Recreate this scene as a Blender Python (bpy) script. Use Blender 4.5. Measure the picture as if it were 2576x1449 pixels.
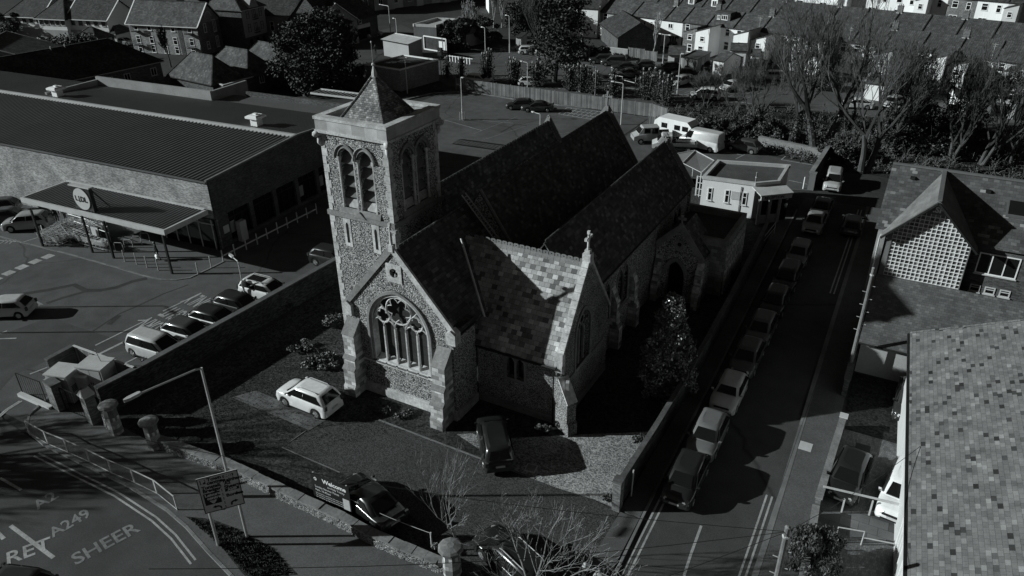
import bpy, bmesh, math, random
from mathutils import Vector, Matrix
from mathutils.geometry import tessellate_polygon
from math import sin, cos, pi, radians as rad, sqrt, atan2, hypot, floor
random.seed(7)
for o in list(bpy.data.objects): bpy.data.objects.remove(o)
SC = bpy.context.scene; COL = SC.collection
# ------------------------------------------------------------------ camera
CAMZ = 29.3
PITCH, ROLL, YAW, FPX = .497017, -.0123294, -.5111956, 1925.
Fw = Vector((sin(YAW)*cos(PITCH), cos(YAW)*cos(PITCH), -sin(PITCH)))
_r = Vector((cos(YAW), -sin(YAW), 0)); _u = _r.cross(Fw)
Rt = cos(ROLL)*_r + sin(ROLL)*_u; Up = -sin(ROLL)*_r + cos(ROLL)*_u
cam = bpy.data.cameras.new('camera'); co = bpy.data.objects.new('camera', cam); COL.objects.link(co)
mw = Matrix.Identity(4)
for i in range(3): mw[i][0] = Rt[i]; mw[i][1] = Up[i]; mw[i][2] = -Fw[i]
mw[2][3] = CAMZ; co.matrix_world = mw
cam.sensor_width = 36; cam.lens = 36*FPX/2576; cam.clip_end = 3000; cam.clip_start = .5
SC.camera = co
# ------------------------------------------------------------------ light
SUN_EL, SUN_AZ = rad(21.0), rad(29.0)          # shadows run towards SUN_AZ in the X-Y plane
SUN_STRENGTH, SKY_STRENGTH, EXPOSURE = 5.0, .05, -.12
w = bpy.data.worlds.new("World"); SC.world = w; w.use_nodes = True
nt = w.node_tree; bg = nt.nodes['Background']
sky = nt.nodes.new('ShaderNodeTexSky'); sky.sky_type = 'NISHITA'; sky.sun_disc = False
sky.sun_elevation = SUN_EL
sd = Vector((-cos(SUN_AZ), -sin(SUN_AZ), 0))    # towards the sun
sky.sun_rotation = atan2(sd.x, sd.y)
hs = nt.nodes.new('ShaderNodeHueSaturation'); hs.inputs['Saturation'].default_value = 0; hs.inputs['Value'].default_value = .22
nt.links.new(sky.outputs[0], hs.inputs['Color']); mxs = nt.nodes.new('ShaderNodeMixRGB'); mxs.blend_type = 'MULTIPLY'; mxs.inputs[0].default_value = 1; mxs.inputs[2].default_value = (1, 1, .93, 1)
nt.links.new(hs.outputs[0], mxs.inputs[1]); nt.links.new(mxs.outputs[0], bg.inputs[0])
bg.inputs[1].default_value = SKY_STRENGTH
sl = bpy.data.lights.new('sun', 'SUN'); sl.energy = SUN_STRENGTH; sl.angle = rad(.5); sl.color = (.92, 1, .995)
so = bpy.data.objects.new('sun', sl); COL.objects.link(so)
so.rotation_euler = Vector((cos(SUN_AZ)*cos(SUN_EL), sin(SUN_AZ)*cos(SUN_EL), -sin(SUN_EL))).to_track_quat('-Z', 'Y').to_euler()
SC.view_settings.view_transform = 'Standard'; SC.view_settings.look = 'None'; SC.view_settings.gamma = 1
SC.view_settings.exposure = EXPOSURE
SC.cycles.max_bounces = 4; SC.cycles.diffuse_bounces = 2; SC.cycles.glossy_bounces = 2; SC.cycles.transmission_bounces = 2; SC.cycles.transparent_max_bounces = 4

def ray(px, py): return Fw*FPX + Rt*(px-1288) - Up*(py-724.5)
def at(px, py, z=0.0):
    """real point of the place at height z seen at survey position px, py"""
    d = ray(px, py); t = (z-CAMZ)/d.z; return Vector((d.x*t, d.y*t, z))
def onY(px, py, Y):
    d = ray(px, py); t = Y/d.y; return Vector((d.x*t, Y, CAMZ+d.z*t))
def onX(px, py, X):
    d = ray(px, py); t = X/d.x; return Vector((X, d.y*t, CAMZ+d.z*t))
def hgt(px, py, b):
    d = ray(px, py); t = (b[0]*d.x+b[1]*d.y)/(d.x*d.x+d.y*d.y); return CAMZ+d.z*t
# survey sheets: enlarged views of the photograph, all turned into one pixel grid
def sheet(ox, oy, k): return lambda p, q: (ox*.670833+p*k, oy*.670833+q*k)
R_ = lambda c, r: sheet(1280*c, 720*r, 1/3)
Z1, Z2, Z3, Z4 = [sheet(640*i, 0, 1/6) for i in range(4)]
Z5, Z6 = sheet(2560, 0, .2949), sheet(3200, 0, .2949)
Z7, Z8 = sheet(2560, 360, .2949), sheet(3200, 360, .2949)
ZK = sheet(2400, 440, 1/6); ZH = sheet(2200, 740, 1/6)
R1, R2, R3, R4, R5, R6, R7, R8, R9 = [R_(i % 3, i//3) for i in range(9)]

# ------------------------------------------------------------------ mesh builder
class MB:
    def __init__(s): s.v = []; s.f = []
    def poly(s, pts):
        n = len(s.v); s.v += [tuple(p) for p in pts]; s.f.append(tuple(range(n, n+len(pts))))
    def grid(s, rows, close=False):
        n = len(s.v); m = len(rows[0])
        for r in rows: s.v += [tuple(p) for p in r]
        for i in range(len(rows)-1):
            for j in range(m if close else m-1):
                k = (j+1) % m
                s.f.append((n+i*m+j, n+i*m+k, n+(i+1)*m+k, n+(i+1)*m+j))
    def ext(s, pts, vec):
        """polygon extruded along vec, closed"""
        n = len(s.v); m = len(pts); V = Vector(vec)
        s.v += [tuple(p) for p in pts]+[tuple(Vector(p)+V) for p in pts]
        s.f.append(tuple(range(n, n+m))[::-1]); s.f.append(tuple(range(n+m, n+2*m)))
        for i in range(m):
            j = (i+1) % m; s.f.append((n+i, n+j, n+m+j, n+m+i))
    def box(s, x0, x1, y0, y1, z0, z1):
        s.ext([(x0, y0, z0), (x1, y0, z0), (x1, y1, z0), (x0, y1, z0)], (0, 0, z1-z0))
    def obox(s, c, sx, sy, sz, a=0, z0=None):
        ca, sa = cos(a), sin(a); z = c[2] if z0 is None else z0
        P = [(c[0]+x*ca-y*sa, c[1]+x*sa+y*ca, z) for x, y in ((-sx/2, -sy/2), (sx/2, -sy/2), (sx/2, sy/2), (-sx/2, sy/2))]
        s.ext(P, (0, 0, sz))
    def beam(s, a, b, wd, ht, up=(0, 0, 1)):
        a = Vector(a); b = Vector(b); d = (b-a); 
        side = d.cross(Vector(up)); 
        if side.length < 1e-6: side = Vector((1, 0, 0))
        side.normalize(); u = side.cross(d).normalized()
        s.ext([a-side*wd/2-u*ht/2, a+side*wd/2-u*ht/2, a+side*wd/2+u*ht/2, a-side*wd/2+u*ht/2], d)
    def tube(s, pts, r, n=6, caps=True, closed=False):
        pts = [Vector(p) for p in pts]; R = r if isinstance(r, (list, tuple)) else [r]*len(pts)
        rows = []; prev = None; L = len(pts)
        for i, p in enumerate(pts):
            if closed: d = pts[(i+1) % L]-pts[i-1]
            else: d = pts[min(i+1, L-1)]-pts[max(i-1, 0)]
            d.normalize()
            if prev is None: a = d.orthogonal().normalized()
            else:
                a = prev-d*prev.dot(d)
                if a.length < 1e-5: a = d.orthogonal()
                a.normalize()
            prev = a; b = d.cross(a)
            rows.append([p+(a*cos(2*pi*k/n)+b*sin(2*pi*k/n))*R[i] for k in range(n)])
        if closed: rows.append(rows[0])
        base = len(s.v); s.grid(rows, True)
        if caps and not closed:
            s.f.append(tuple(range(base, base+n))[::-1]); e = base+(len(rows)-1)*n; s.f.append(tuple(range(e, e+n)))
    def lathe(s, c, prof, n=12):
        rows = [[(c[0]+r*cos(2*pi*k/n), c[1]+r*sin(2*pi*k/n), c[2]+z) for k in range(n)] for r, z in prof]
        b = len(s.v); s.grid(rows, True)
        s.f.append(tuple(range(b, b+n))[::-1]); e = b+(len(rows)-1)*n; s.f.append(tuple(range(e, e+n)))
    def holed(s, to3, outer, holes, depth):
        """wall face with real openings: to3(u, v, d) -> point, reveals of the given depth"""
        loops = [outer]+holes
        flat = [p for l in loops for p in l]
        tr = tessellate_polygon([[Vector((p[0], p[1], 0)) for p in l] for l in loops])
        n = len(s.v); s.v += [tuple(to3(p[0], p[1], 0)) for p in flat]
        s.f += [tuple(n+i for i in t) for t in tr]
        for h in holes:
            n = len(s.v); m = len(h)
            s.v += [tuple(to3(p[0], p[1], 0)) for p in h]+[tuple(to3(p[0], p[1], depth)) for p in h]
            for i in range(m):
                j = (i+1) % m; s.f.append((n+i, n+j, n+m+j, n+m+i))
    def build(s, name, mat, parent=None, org=None, smooth=False, fix=True):
        me = bpy.data.meshes.new(name)
        vs = s.v
        if org is not None: vs = [(a-org[0], b-org[1], c-org[2]) for a, b, c in vs]
        me.from_pydata(vs, [], s.f)
        if fix:
            bm = bmesh.new(); bm.from_mesh(me); bmesh.ops.recalc_face_normals(bm, faces=bm.faces); bm.to_mesh(me); bm.free()
        uvs(me)
        if mat is not None: me.materials.append(mat)
        if smooth: me.polygons.foreach_set('use_smooth', [True]*len(me.polygons))
        o = bpy.data.objects.new(name, me); COL.objects.link(o)
        if parent is not None: o.parent = parent
        return o
def uvs(me):
    uv = me.uv_layers.new(name='UVMap').data; co = me.vertices
    for p in me.polygons:
        n = p.normal
        if abs(n.z) > .97: U = Vector((1, 0, 0)); V = Vector((0, 1, 0))
        else:
            U = Vector((-n.y, n.x, 0)).normalized(); V = n.cross(U)
            if V.z < 0: V = -V
        for li in p.loop_indices:
            c = co[me.loops[li].vertex_index].co; uv[li].uv = (c.dot(U), c.dot(V))
def tag(o, label=None, cat=None, group=None, kind=None):
    if label: o['label'] = label
    if cat: o['category'] = cat
    if group: o['group'] = group
    if kind: o['kind'] = kind
    return o
def thing(name, label, cat, loc=(0, 0, 0), rz=0, group=None):
    o = bpy.data.objects.new(name, None); COL.objects.link(o); o.empty_display_size = .3
    o.location = loc; o.rotation_euler = (0, 0, rz); return tag(o, label, cat, group)
def solo(mb, name, mat, label, cat, loc=None, group=None, smooth=False, fix=True):
    """a thing that is one mesh"""
    o = mb.build(name, mat, None, loc, smooth, fix)
    if loc is not None: o.location = loc
    return tag(o, label, cat, group)
def dup(root, loc, rz=None, label=None, group=None, scale=None):
    r = root.copy(); COL.objects.link(r); r.location = loc
    if rz is not None: r.rotation_euler = (0, 0, rz)
    if scale: r.scale = (scale, scale, scale)
    if label: r['label'] = label
    if group: r['group'] = group
    for ch in list(root.children):
        c = ch.copy(); COL.objects.link(c); c.parent = r
        for g in ch.children:
            d = g.copy(); COL.objects.link(d); d.parent = c
    return r
def arch(cx, hw, z0, zs, za, n=8):
    """outline of a pointed or round headed opening: sill z0, springing z0..zs, apex za"""
    P = [(cx-hw, z0), (cx+hw, z0), (cx+hw, zs)]
    h = za-zs
    R = (hw*hw+h*h)/(2*hw) if h > hw else None
    for i in range(1, n):
        t = i/n
        if R:
            a0 = 0; a1 = math.asin(min(1, h/R)); a = a1*t; P.append((cx+hw-R+R*cos(a), zs+R*sin(a)))
        else: P.append((cx+hw*cos(pi/2*t), zs+h*sin(pi/2*t)))
    P.append((cx, za))
    for i in range(n-1, 0, -1):
        x, z = P[3+i-1]; P.append((2*cx-x, z))
    P.append((cx-hw, zs)); return P
# ------------------------------------------------------------------ materials
def G_(v): return (v, v, v, 1)
class NT:
    def __init__(s, name):
        s.m = bpy.data.materials.new(name); s.m.use_nodes = True; s.t = s.m.node_tree; s.n = s.t.nodes
        s.b = s.n['Principled BSDF']; s.L = s.t.links.new
    def node(s, t, **k):
        o = s.n.new('ShaderNode'+t)
        for a, b in k.items(): setattr(o, a, b)
        return o
    def inp(s, sock, v):
        if hasattr(v, 'links') or hasattr(v, 'is_linked'): s.L(v, sock)
        else: sock.default_value = v
    def math(s, op, a, b=0, c=None):
        o = s.node('Math', operation=op); s.inp(o.inputs[0], a); s.inp(o.inputs[1], b)
        if c is not None: s.inp(o.inputs[2], c)
        return o.outputs[0]
    def noise(s, vec, scale, det=4, rough=.6):
        o = s.node('TexNoise'); s.L(vec, o.inputs['Vector']); o.inputs['Scale'].default_value = scale
        o.inputs['Detail'].default_value = det; o.inputs['Roughness'].default_value = rough; return o.outputs['Fac']
    def ramp(s, fac, stops):
        o = s.node('ValToRGB'); s.inp(o.inputs[0], fac); e = o.color_ramp.elements
        while len(e) < len(stops): e.new(.5)
        for i, (p, v) in enumerate(stops): e[i].position = p; e[i].color = G_(v)
        return o.outputs[0]
    def mr(s, v, a, b, c, d):
        o = s.node('MapRange'); s.inp(o.inputs[0], v)
        for i, x in enumerate((a, b, c, d)): o.inputs[1+i].default_value = x
        return o.outputs[0]
    def bump(s, h, st, dist=.02):
        o = s.node('Bump'); o.inputs['Strength'].default_value = st; o.inputs['Distance'].default_value = dist
        s.L(h, o.inputs['Height']); s.L(o.outputs[0], s.b.inputs['Normal'])
    def fin(s, val, rough=.8, spec=.3, metal=0):
        s.inp(s.b.inputs['Base Color'], val); s.inp(s.b.inputs['Roughness'], rough)
        s.b.inputs['Specular IOR Level'].default_value = spec; s.b.inputs['Metallic'].default_value = metal
        return s.m
def m_plain(name, v, var=.25, fine=9., big=.35, rough=.8, bump=.0, spec=.3, metal=0, streak=False):
    t = NT(name); tc = t.node('TexCoord'); P = tc.outputs['Object']
    if streak:
        mp = t.node('Mapping'); t.L(P, mp.inputs[0]); mp.inputs['Scale'].default_value = (1, 1, .12); P = mp.outputs[0]
    a = t.noise(P, fine, 5, .7); b = t.noise(P, big, 3, .6)
    f = t.math('MULTIPLY', t.mr(a, .25, .75, 1-var, 1+var), t.mr(b, .3, .7, 1-var*.8, 1+var*.8))
    if bump: t.bump(a, bump)
    return t.fin(t.math('MULTIPLY', f, v), rough, spec, metal)
def m_gloss(name, v, rough=.25, spec=.5, coat=0, metal=0):
    t = NT(name); tc = t.node('TexCoord'); a = t.noise(tc.outputs['Object'], 3, 3)
    t.b.inputs['Coat Weight'].default_value = coat; t.b.inputs['Coat Roughness'].default_value = .08
    return t.fin(t.math('MULTIPLY', t.mr(a, .3, .7, .92, 1.06), v), rough, spec, metal)
def m_tiles(name, w, h, stops, joint=.04, jh=.06, jv=.25, off=.5, rough=.8, bump=.4, dirt=.3, dscale=.6, spec=.25, fine=22., slope=True, jit=.0):
    """running-bond units (bricks, slates, tiles, flags): each one its own tone"""
    t = NT(name); uv = t.node('TexCoord').outputs['UV']; sx = t.node('SeparateXYZ'); t.L(uv, sx.inputs[0])
    nz = t.noise(uv, 1.3, 3)
    U = t.math('ADD', sx.outputs[0], t.math('MULTIPLY', t.math('SUBTRACT', nz, .5), jit)); Vv = t.math('ADD', sx.outputs[1], t.math('MULTIPLY', t.math('SUBTRACT', nz, .5), jit*.4))
    r = t.math('DIVIDE', Vv, h); row = t.math('FLOOR', r); fr = t.math('FRACT', r)
    c = t.math('ADD', t.math('DIVIDE', U, w), t.math('MULTIPLY', t.math('MODULO', t.math('ABSOLUTE', row), 2), off))
    cl = t.math('FLOOR', c); fc = t.math('FRACT', c)
    cb = t.node('CombineXYZ'); t.L(cl, cb.inputs[0]); t.L(row, cb.inputs[1])
    wn = t.node('TexWhiteNoise', noise_dimensions='2D'); t.L(cb.outputs[0], wn.inputs['Vector'])
    tone = t.ramp(wn.outputs['Value'], stops)
    e = t.math('MAXIMUM', t.math('LESS_THAN', fc, joint), t.math('LESS_THAN', fr, jh))
    keep = t.mr(e, 0, 1, 1, jv)
    f = t.math('MULTIPLY', t.mr(t.noise(uv, fine, 4, .7), .25, .75, 1-dirt, 1+dirt), t.mr(t.noise(uv, dscale, 4, .6), .3, .7, 1-dirt, 1+dirt))
    val = t.math('MULTIPLY', t.math('MULTIPLY', tone, keep), f)
    hgt_ = t.math('SUBTRACT', t.math('MULTIPLY', wn.outputs['Value'], .35), e)
    if slope: hgt_ = t.math('SUBTRACT', hgt_, t.math('MULTIPLY', fr, .9))
    t.bump(hgt_, bump, .03)
    return t.fin(val, rough, spec)
def m_rubble(name, size, lo, hi, joint, jw=.05, rough=.85, bump=.9, dirt=.3, aspect=1.35):
    """random stones bedded in mortar"""
    t = NT(name); uv = t.node('TexCoord').outputs['UV']; mp = t.node('Mapping'); t.L(uv, mp.inputs[0])
    mp.inputs['Scale'].default_value = (1/size, aspect/size, 1); P = mp.outputs[0]
    vo = t.node('TexVoronoi', distance='CHEBYCHEV'); t.L(P, vo.inputs['Vector']); vo.inputs['Randomness'].default_value = .8
    ve = t.node('TexVoronoi', feature='DISTANCE_TO_EDGE'); t.L(P, ve.inputs['Vector']); ve.inputs['Randomness'].default_value = .8
    sp = t.node('SeparateColor'); t.L(vo.outputs['Color'], sp.inputs[0])
    tone = t.mr(sp.outputs[0], 0, 1, lo, hi)
    f1 = t.node('Math', operation='GREATER_THAN'); t.L(vo.outputs['Distance'], f1.inputs[0]); f1.inputs[1].default_value = .5-jw
    d = t.mr(vo.outputs['Distance'], .22, .58, 1.15, .12)
    f = t.math('MULTIPLY', t.mr(t.noise(uv, 30, 4, .7), .25, .75, 1-dirt, 1+dirt), t.mr(t.noise(uv, .7, 4, .6), .3, .7, 1-dirt, 1+dirt))
    val = t.math('MULTIPLY', t.math('MULTIPLY', tone, d), f)
    t.bump(t.math('ADD', d, t.math('MULTIPLY', tone, .4)), bump, .05)
    return t.fin(val, rough, .2)
def m_ground(name, lo, hi, fine=18., big=.25, rough=.9, bump=.5, speck=None, dist=.03, contrast=(.3, .7), crack=0):
    t = NT(name); P = t.node('TexCoord').outputs['Object']
    a = t.noise(P, fine, 6, .75); b = t.noise(P, big, 5, .65); c = t.noise(P, big*6, 4, .6)
    m = t.math('MULTIPLY', t.math('ADD', t.math('MULTIPLY', b, .6), t.math('MULTIPLY', c, .4)), 1)
    tone = t.mr(m, .35, .65, lo, hi)
    val = t.math('MULTIPLY', tone, t.mr(a, contrast[0], contrast[1], .6, 1.4))
    if speck:
        vo = t.node('TexVoronoi'); t.L(P, vo.inputs['Vector']); vo.inputs['Scale'].default_value = speck
        sp = t.node('SeparateColor'); t.L(vo.outputs['Color'], sp.inputs[0]); val = t.math('MULTIPLY', val, t.mr(sp.outputs[0], 0, 1, .35, 1.75))
    if crack:
        vo = t.node('TexVoronoi', feature='DISTANCE_TO_EDGE'); wv = t.node('VectorMath', operation='ADD'); t.L(P, wv.inputs[0])
        nn = t.node('TexNoise'); t.L(P, nn.inputs['Vector']); nn.inputs['Scale'].default_value = .5; t.L(nn.outputs['Color'], wv.inputs[1])
        t.L(wv.outputs[0], vo.inputs['Vector']); vo.inputs['Scale'].default_value = crack
        val = t.math('MULTIPLY', val, t.mr(vo.outputs['Distance'], 0, .006, .55, 1))
    t.bump(a, bump, dist)
    return t.fin(val, rough, .2)
ASPH = m_ground('asphalt', .062, .118, 14, .12, .88, .35, speck=None, dist=.012, crack=.05)
ROADM = m_ground('road_asphalt', .05, .082, 16, .15, .85, .3, dist=.012, crack=.03)
PAVE = m_ground('pavement_asphalt', .085, .125, 16, .2, .9, .3, dist=.012)
TARM = m_ground('drive_tarmac', .045, .064, 20, .18, .9, .4, speck=22, dist=.012)
LAWN = m_ground('mown_grass', .022, .058, 11, .3, .95, 1.0, speck=9, dist=.08)
ROUGHG = m_ground('rough_grass', .02, .06, 5, .2, .95, 1.0, speck=5, dist=.15)
SOIL = m_ground('bare_soil', .03, .07, 7, .3, .95, 1.0, speck=8, dist=.08)
GRAVEL = m_ground('gravel', .17, .36, 14, .25, .95, 1.0, speck=14, dist=.06)
FARG = m_ground('town_ground', .03, .06, 2, .05, .9, .3, dist=.02)
KERB = m_tiles('kerb_stone', .9, 5, [(0, .13), (1, .21)], .03, .0, .3, 0, bump=.2, slope=False)
FLAGS = m_tiles('flagstones', .9, .62, [(0, .085), (.5, .11), (1, .15)], .03, .04, .5, .5, bump=.3, slope=False)
BLOCKPAVE = m_tiles('block_paving', .1, .2, [(0, .1), (1, .17)], .1, .06, .45, .5, bump=.4, slope=False)
PAINT = m_ground('road_paint', .22, .42, 10, .6, .7, .2, dist=.01, contrast=(.2, .65))
PAINTW = m_ground('worn_paint', .13, .24, 9, .6, .75, .2, dist=.01, contrast=(.2, .65))
RUBBLE = m_rubble('ragstone_rubble', .40, .24, .85, .1, dirt=.2)
RUBBLES = m_rubble('flint_rubble', .27, .22, .85, .06, bump=1.)
ASHLAR = m_tiles('ashlar_stone', .46, .27, [(0, .16), (.4, .36), (.75, .52), (1, .68)], .05, .07, .6, .5, bump=.25, slope=False, dirt=.35)
STONE = m_plain('dressed_stone', .48, .4, 7, 1.1, .85, .4)
STONED = m_plain('weathered_stone', .22, .35, 8, .8, .85, .3)
SLATE = m_tiles('dark_slate', .32, .24, [(0, .05), (.6, .085), (.9, .12), (1, .2)], .05, .1, .5, .5, .75, .4, .3)
SLATEL = m_tiles('lichened_slate', .35, .29, [(0, .10), (.1, .15), (.16, .24), (.5, .33), (.85, .42), (.95, .52), (1, .66)], .045, .055, .3, .5, .7, .5, .38, .5)
SPIRE = m_tiles('clay_tile', .19, .13, [(0, .10), (.5, .2), (.85, .28), (1, .45)], .08, .14, .3, .5, .8, .6, .35, 1.)
TILEBIG = m_tiles('concrete_tile', .32, .2, [(0, .03), (.05, .06), (.09, .145), (.5, .18), (.92, .215), (1, .3)], .04, .07, .5, .5, .8, .45, .25, 1.3)
TILEG = m_tiles('grey_tile', .36, .3, [(0, .06), (.5, .085), (1, .125)], .05, .1, .6, .5, .85, .4, .35, .4)
TILED = m_tiles('brown_tile', .32, .28, [(0, .03), (.5, .045), (1, .07)], .05, .1, .6, .5, .85, .4, .35, .4)
PANTILE = m_tiles('pantile', .3, .34, [(0, .055), (.5, .08), (1, .115)], .18, .12, .5, 0, .85, .7, .35, .4)
BRICK = m_tiles('red_brick', .225, .075, [(0, .10), (.5, .15), (1, .21)], .05, .13, 1.35, .5, .9, .3, .25, .5, slope=False)
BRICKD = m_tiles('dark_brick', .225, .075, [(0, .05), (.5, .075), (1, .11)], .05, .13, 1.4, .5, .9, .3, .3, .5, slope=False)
BRICKY = m_tiles('stock_brick', .225, .075, [(0, .19), (.5, .26), (1, .34)], .05, .13, 1.1, .5, .9, .3, .22, .35, slope=False)
RENDER = m_plain('white_render', .8, .07, 5, .5, .85, .05, streak=True)
RENDERG = m_plain('grey_render', .30, .12, 5, .5, .85, .05, streak=True)
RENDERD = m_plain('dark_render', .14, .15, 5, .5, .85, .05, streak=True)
WPAINT = m_plain('white_paint', .82, .06, 6, .6, .5, .0)
TRIM = m_plain('pale_trim', .52, .12, 6, .6, .6)
METAL = m_plain('ribbed_metal', .10, .14, 4, .25, .5, .0, .5, streak=False)
METALG = m_plain('galvanised_steel', .5, .15, 12, 1, .45, 0, .5)
METALW = m_plain('flashing', .48, .16, 6, .5, .55, 0, .4)
ROOFELT = m_ground('roof_felt', .055, .095, 8, .2, .9, .3)
DARK = m_plain('dark_paint', .02, .3, 6, .6, .5)
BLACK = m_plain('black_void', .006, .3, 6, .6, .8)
GLASS = m_gloss('window_glass', .012, .08, .5)
GLASSC = m_gloss('car_glass', .01, .06, .5)
WOODF = m_tiles('timber_boards', .14, 30, [(0, .09), (.5, .14), (1, .22)], .08, .0, .35, 0, .9, .3, .3, .6, slope=False)
WOOD = m_plain('weathered_wood', .16, .35, 14, 1, .9, .3)
BARK = m_plain('bark', .075, .4, 14, 1.2, .95, .6)
BARKL = m_plain('pale_bark', .34, .35, 16, 2., .9, .5)
BARKD = m_plain('dark_bark', .05, .4, 14, 1.2, .95, .6)
RUBBER = m_plain('rubber', .012, .3, 12, 1, .8)
ALLOY = m_gloss('alloy', .45, .3, .5, 0, .6)
LAMPC = m_gloss('headlamp', .55, .12, .6)
LAMPR = m_gloss('tail_lamp', .06, .15, .6)
PLATE = m_plain('plate', .5, .05)
def m_leaf(name, lo, hi, rough=.55, spec=.35):
    t = NT(name); g = t.node('NewGeometry'); r = t.mr(g.outputs['Random Per Island'], 0, 1, lo, hi)
    return t.fin(r, rough, spec)
LEAFD = m_leaf('evergreen_leaf', .02, .07, .5, .3); LEAFH = m_leaf('holly_leaf', .06, .2, .22, .7)
LEAFM = m_leaf('shrub_leaf', .03, .11); IVY = m_leaf('ivy_leaf', .025, .09, .4); TWIG = m_leaf('twig', .06, .16, .9, .1)
DRYL = m_leaf('dry_grass', .04, .12, .9, .1)
SKIN = m_plain('skin', .42, .05); HAIR = m_plain('hair', .06, .3, 30); HAIRL = m_plain('grey_hair', .5, .2, 30)
CLOTHD = m_plain('dark_cloth', .03, .3, 20, 2, .9); CLOTHL = m_plain('pale_cloth', .45, .15, 20, 2, .9); CLOTHM = m_plain('grey_cloth', .12, .2, 20, 2, .9)
def flat(name, pts, mat, z, kind='structure', label=None):
    m = MB(); m.poly([(p[0], p[1], z) for p in pts]); o = m.build(name, mat, fix=False)
    if o.data.polygons[0].normal.z < 0: o.data.flip_normals()
    o['kind'] = kind; return o
def slab(name, pts, mat, z0, z1):
    m = MB(); m.ext([(p[0], p[1], z0) for p in pts], (0, 0, z1-z0)); o = m.build(name, mat); o['kind'] = 'structure'; return o
def strip(name, pts, wd, mat, z0, z1):
    """kerb or painted line following pts"""
    m = MB(); P = [Vector((p[0], p[1], 0)) for p in pts]; rows = []
    for i, p in enumerate(P):
        d = (P[min(i+1, len(P)-1)]-P[max(i-1, 0)]).normalized(); n = Vector((-d.y, d.x, 0))*wd/2
        if z1-z0 > .01: rows.append([(p+n)+Vector((0, 0, z0)), (p+n)+Vector((0, 0, z1)), (p-n)+Vector((0, 0, z1)), (p-n)+Vector((0, 0, z0))])
        else: rows.append([(p+n)+Vector((0, 0, z1)), (p-n)+Vector((0, 0, z1))])
    m.grid(rows); o = m.build(name, mat); 
    if z1-z0 <= .01 and o.data.polygons[0].normal.z < 0: o.data.flip_normals()
    o['kind'] = 'structure'; return o
def P_(sheet_, *pts): return [at(*sheet_(*p)) for p in pts]
flat('ground', [(-700, -200), (700, -200), (700, 1400), (-700, 1400)], FARG, -.03)
flat('car_park', [(-140, 18), (-40.5, 18), (-40.5, 41), (-34.5, 45), (-33.4, 98.2), (-66, 99), (-66, 64), (-140, 64)], ASPH, 0)
flat('main_road', [(-140, -40), (-3, -40), (-3, 15.6), (-24, 15.6), (-26.5, 16.15), (-28.7, 16.75), (-30.6, 17.08), (-34, 17.3), (-41.2, 17.2), (-46, 17.6), (-49, 18.5), (-140, 18.5)], ROADM, .004)
flat('side_road', [(-8.35, 15.6), (-2.5, 15.6), (-2.55, 34), (-2.85, 45), (-3.3, 70), (-3.5, 78), (-9.5, 78), (-8.9, 60), (-8.4, 30)], ROADM, .006)
lwb = [at(*R7(1150, 490)), at(*R7(1400, 580)), at(*R7(1700, 690)), at(*R7(1840, 760)), at(*R7(2100, 890)), at(*R7(2560, 1105)), at(*R8(180, 1215)), at(*R8(430, 1330)), at(*R8(700, 1440))]
lwall = [(p.x+.1, p.y+.3) for p in lwb]; lwall.append((-15.55, 20.75))
# footways
slab('pavement', [(-24, 15.7), (-26.5, 16.3), (-28.7, 16.9), (-30.6, 17.22), (-34, 17.45), (-41.2, 17.35), (-44.5, 18.2), (-45.2, 20.6), (-40.2, 20.6)]+lwall+[(-14, 19.0), (-11.5, 15.7)], PAVE, 0, .10)
strip('kerb', [(-24, 15.6), (-26.5, 16.2), (-28.7, 16.8), (-30.6, 17.14), (-34, 17.37), (-41.2, 17.27), (-43.6, 17.6), (-44.9, 18.6), (-45.6, 20.4)], .15, KERB, -.01, .113)
strip('kerb', [(-11.6, 14.5), (-8.42, 15.4), (-8.3, 24.4), (-8.5, 30), (-8.75, 45), (-9.2, 62), (-9.5, 74)], .13, KERB, -.01, .11)
slab('pavement', [(-9.6, 28.4), (-8.55, 28.4), (-8.8, 45), (-9.25, 62), (-9.5, 72), (-10.6, 72), (-9.75, 45)], PAVE, 0, .095)
slab('pavement', [(-9.7, 20.4), (-8.45, 20.4), (-8.55, 28.3), (-9.6, 28.3)], PAVE, 0, .06)
strip('kerb', [(-2.3, 14), (-2.42, 22), (-2.5, 30), (-2.6, 36), (-2.85, 46), (-3.1, 58), (-3.3, 70), (-3.5, 78)], .28, KERB, -.01, .10)
slab('pavement', [(-2.16, 14), (-2.36, 30), (-2.72, 46), (-2.96, 58), (-3.16, 70), (-3.3, 78), (-1.5, 78), (-1.2, 60), (-.75, 40), (-.62, 33), (-.4, 14)], PAVE, 0, .09)
# grass verge beside the sign
o = flat('grass_verge', P_(R7, (1400, 1010), (1600, 1030), (1760, 1090), (1900, 1160), (2060, 1250), (2250, 1449), (1880, 1500), (1690, 1260), (1560, 1110)), ROUGHG, .108)
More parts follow.
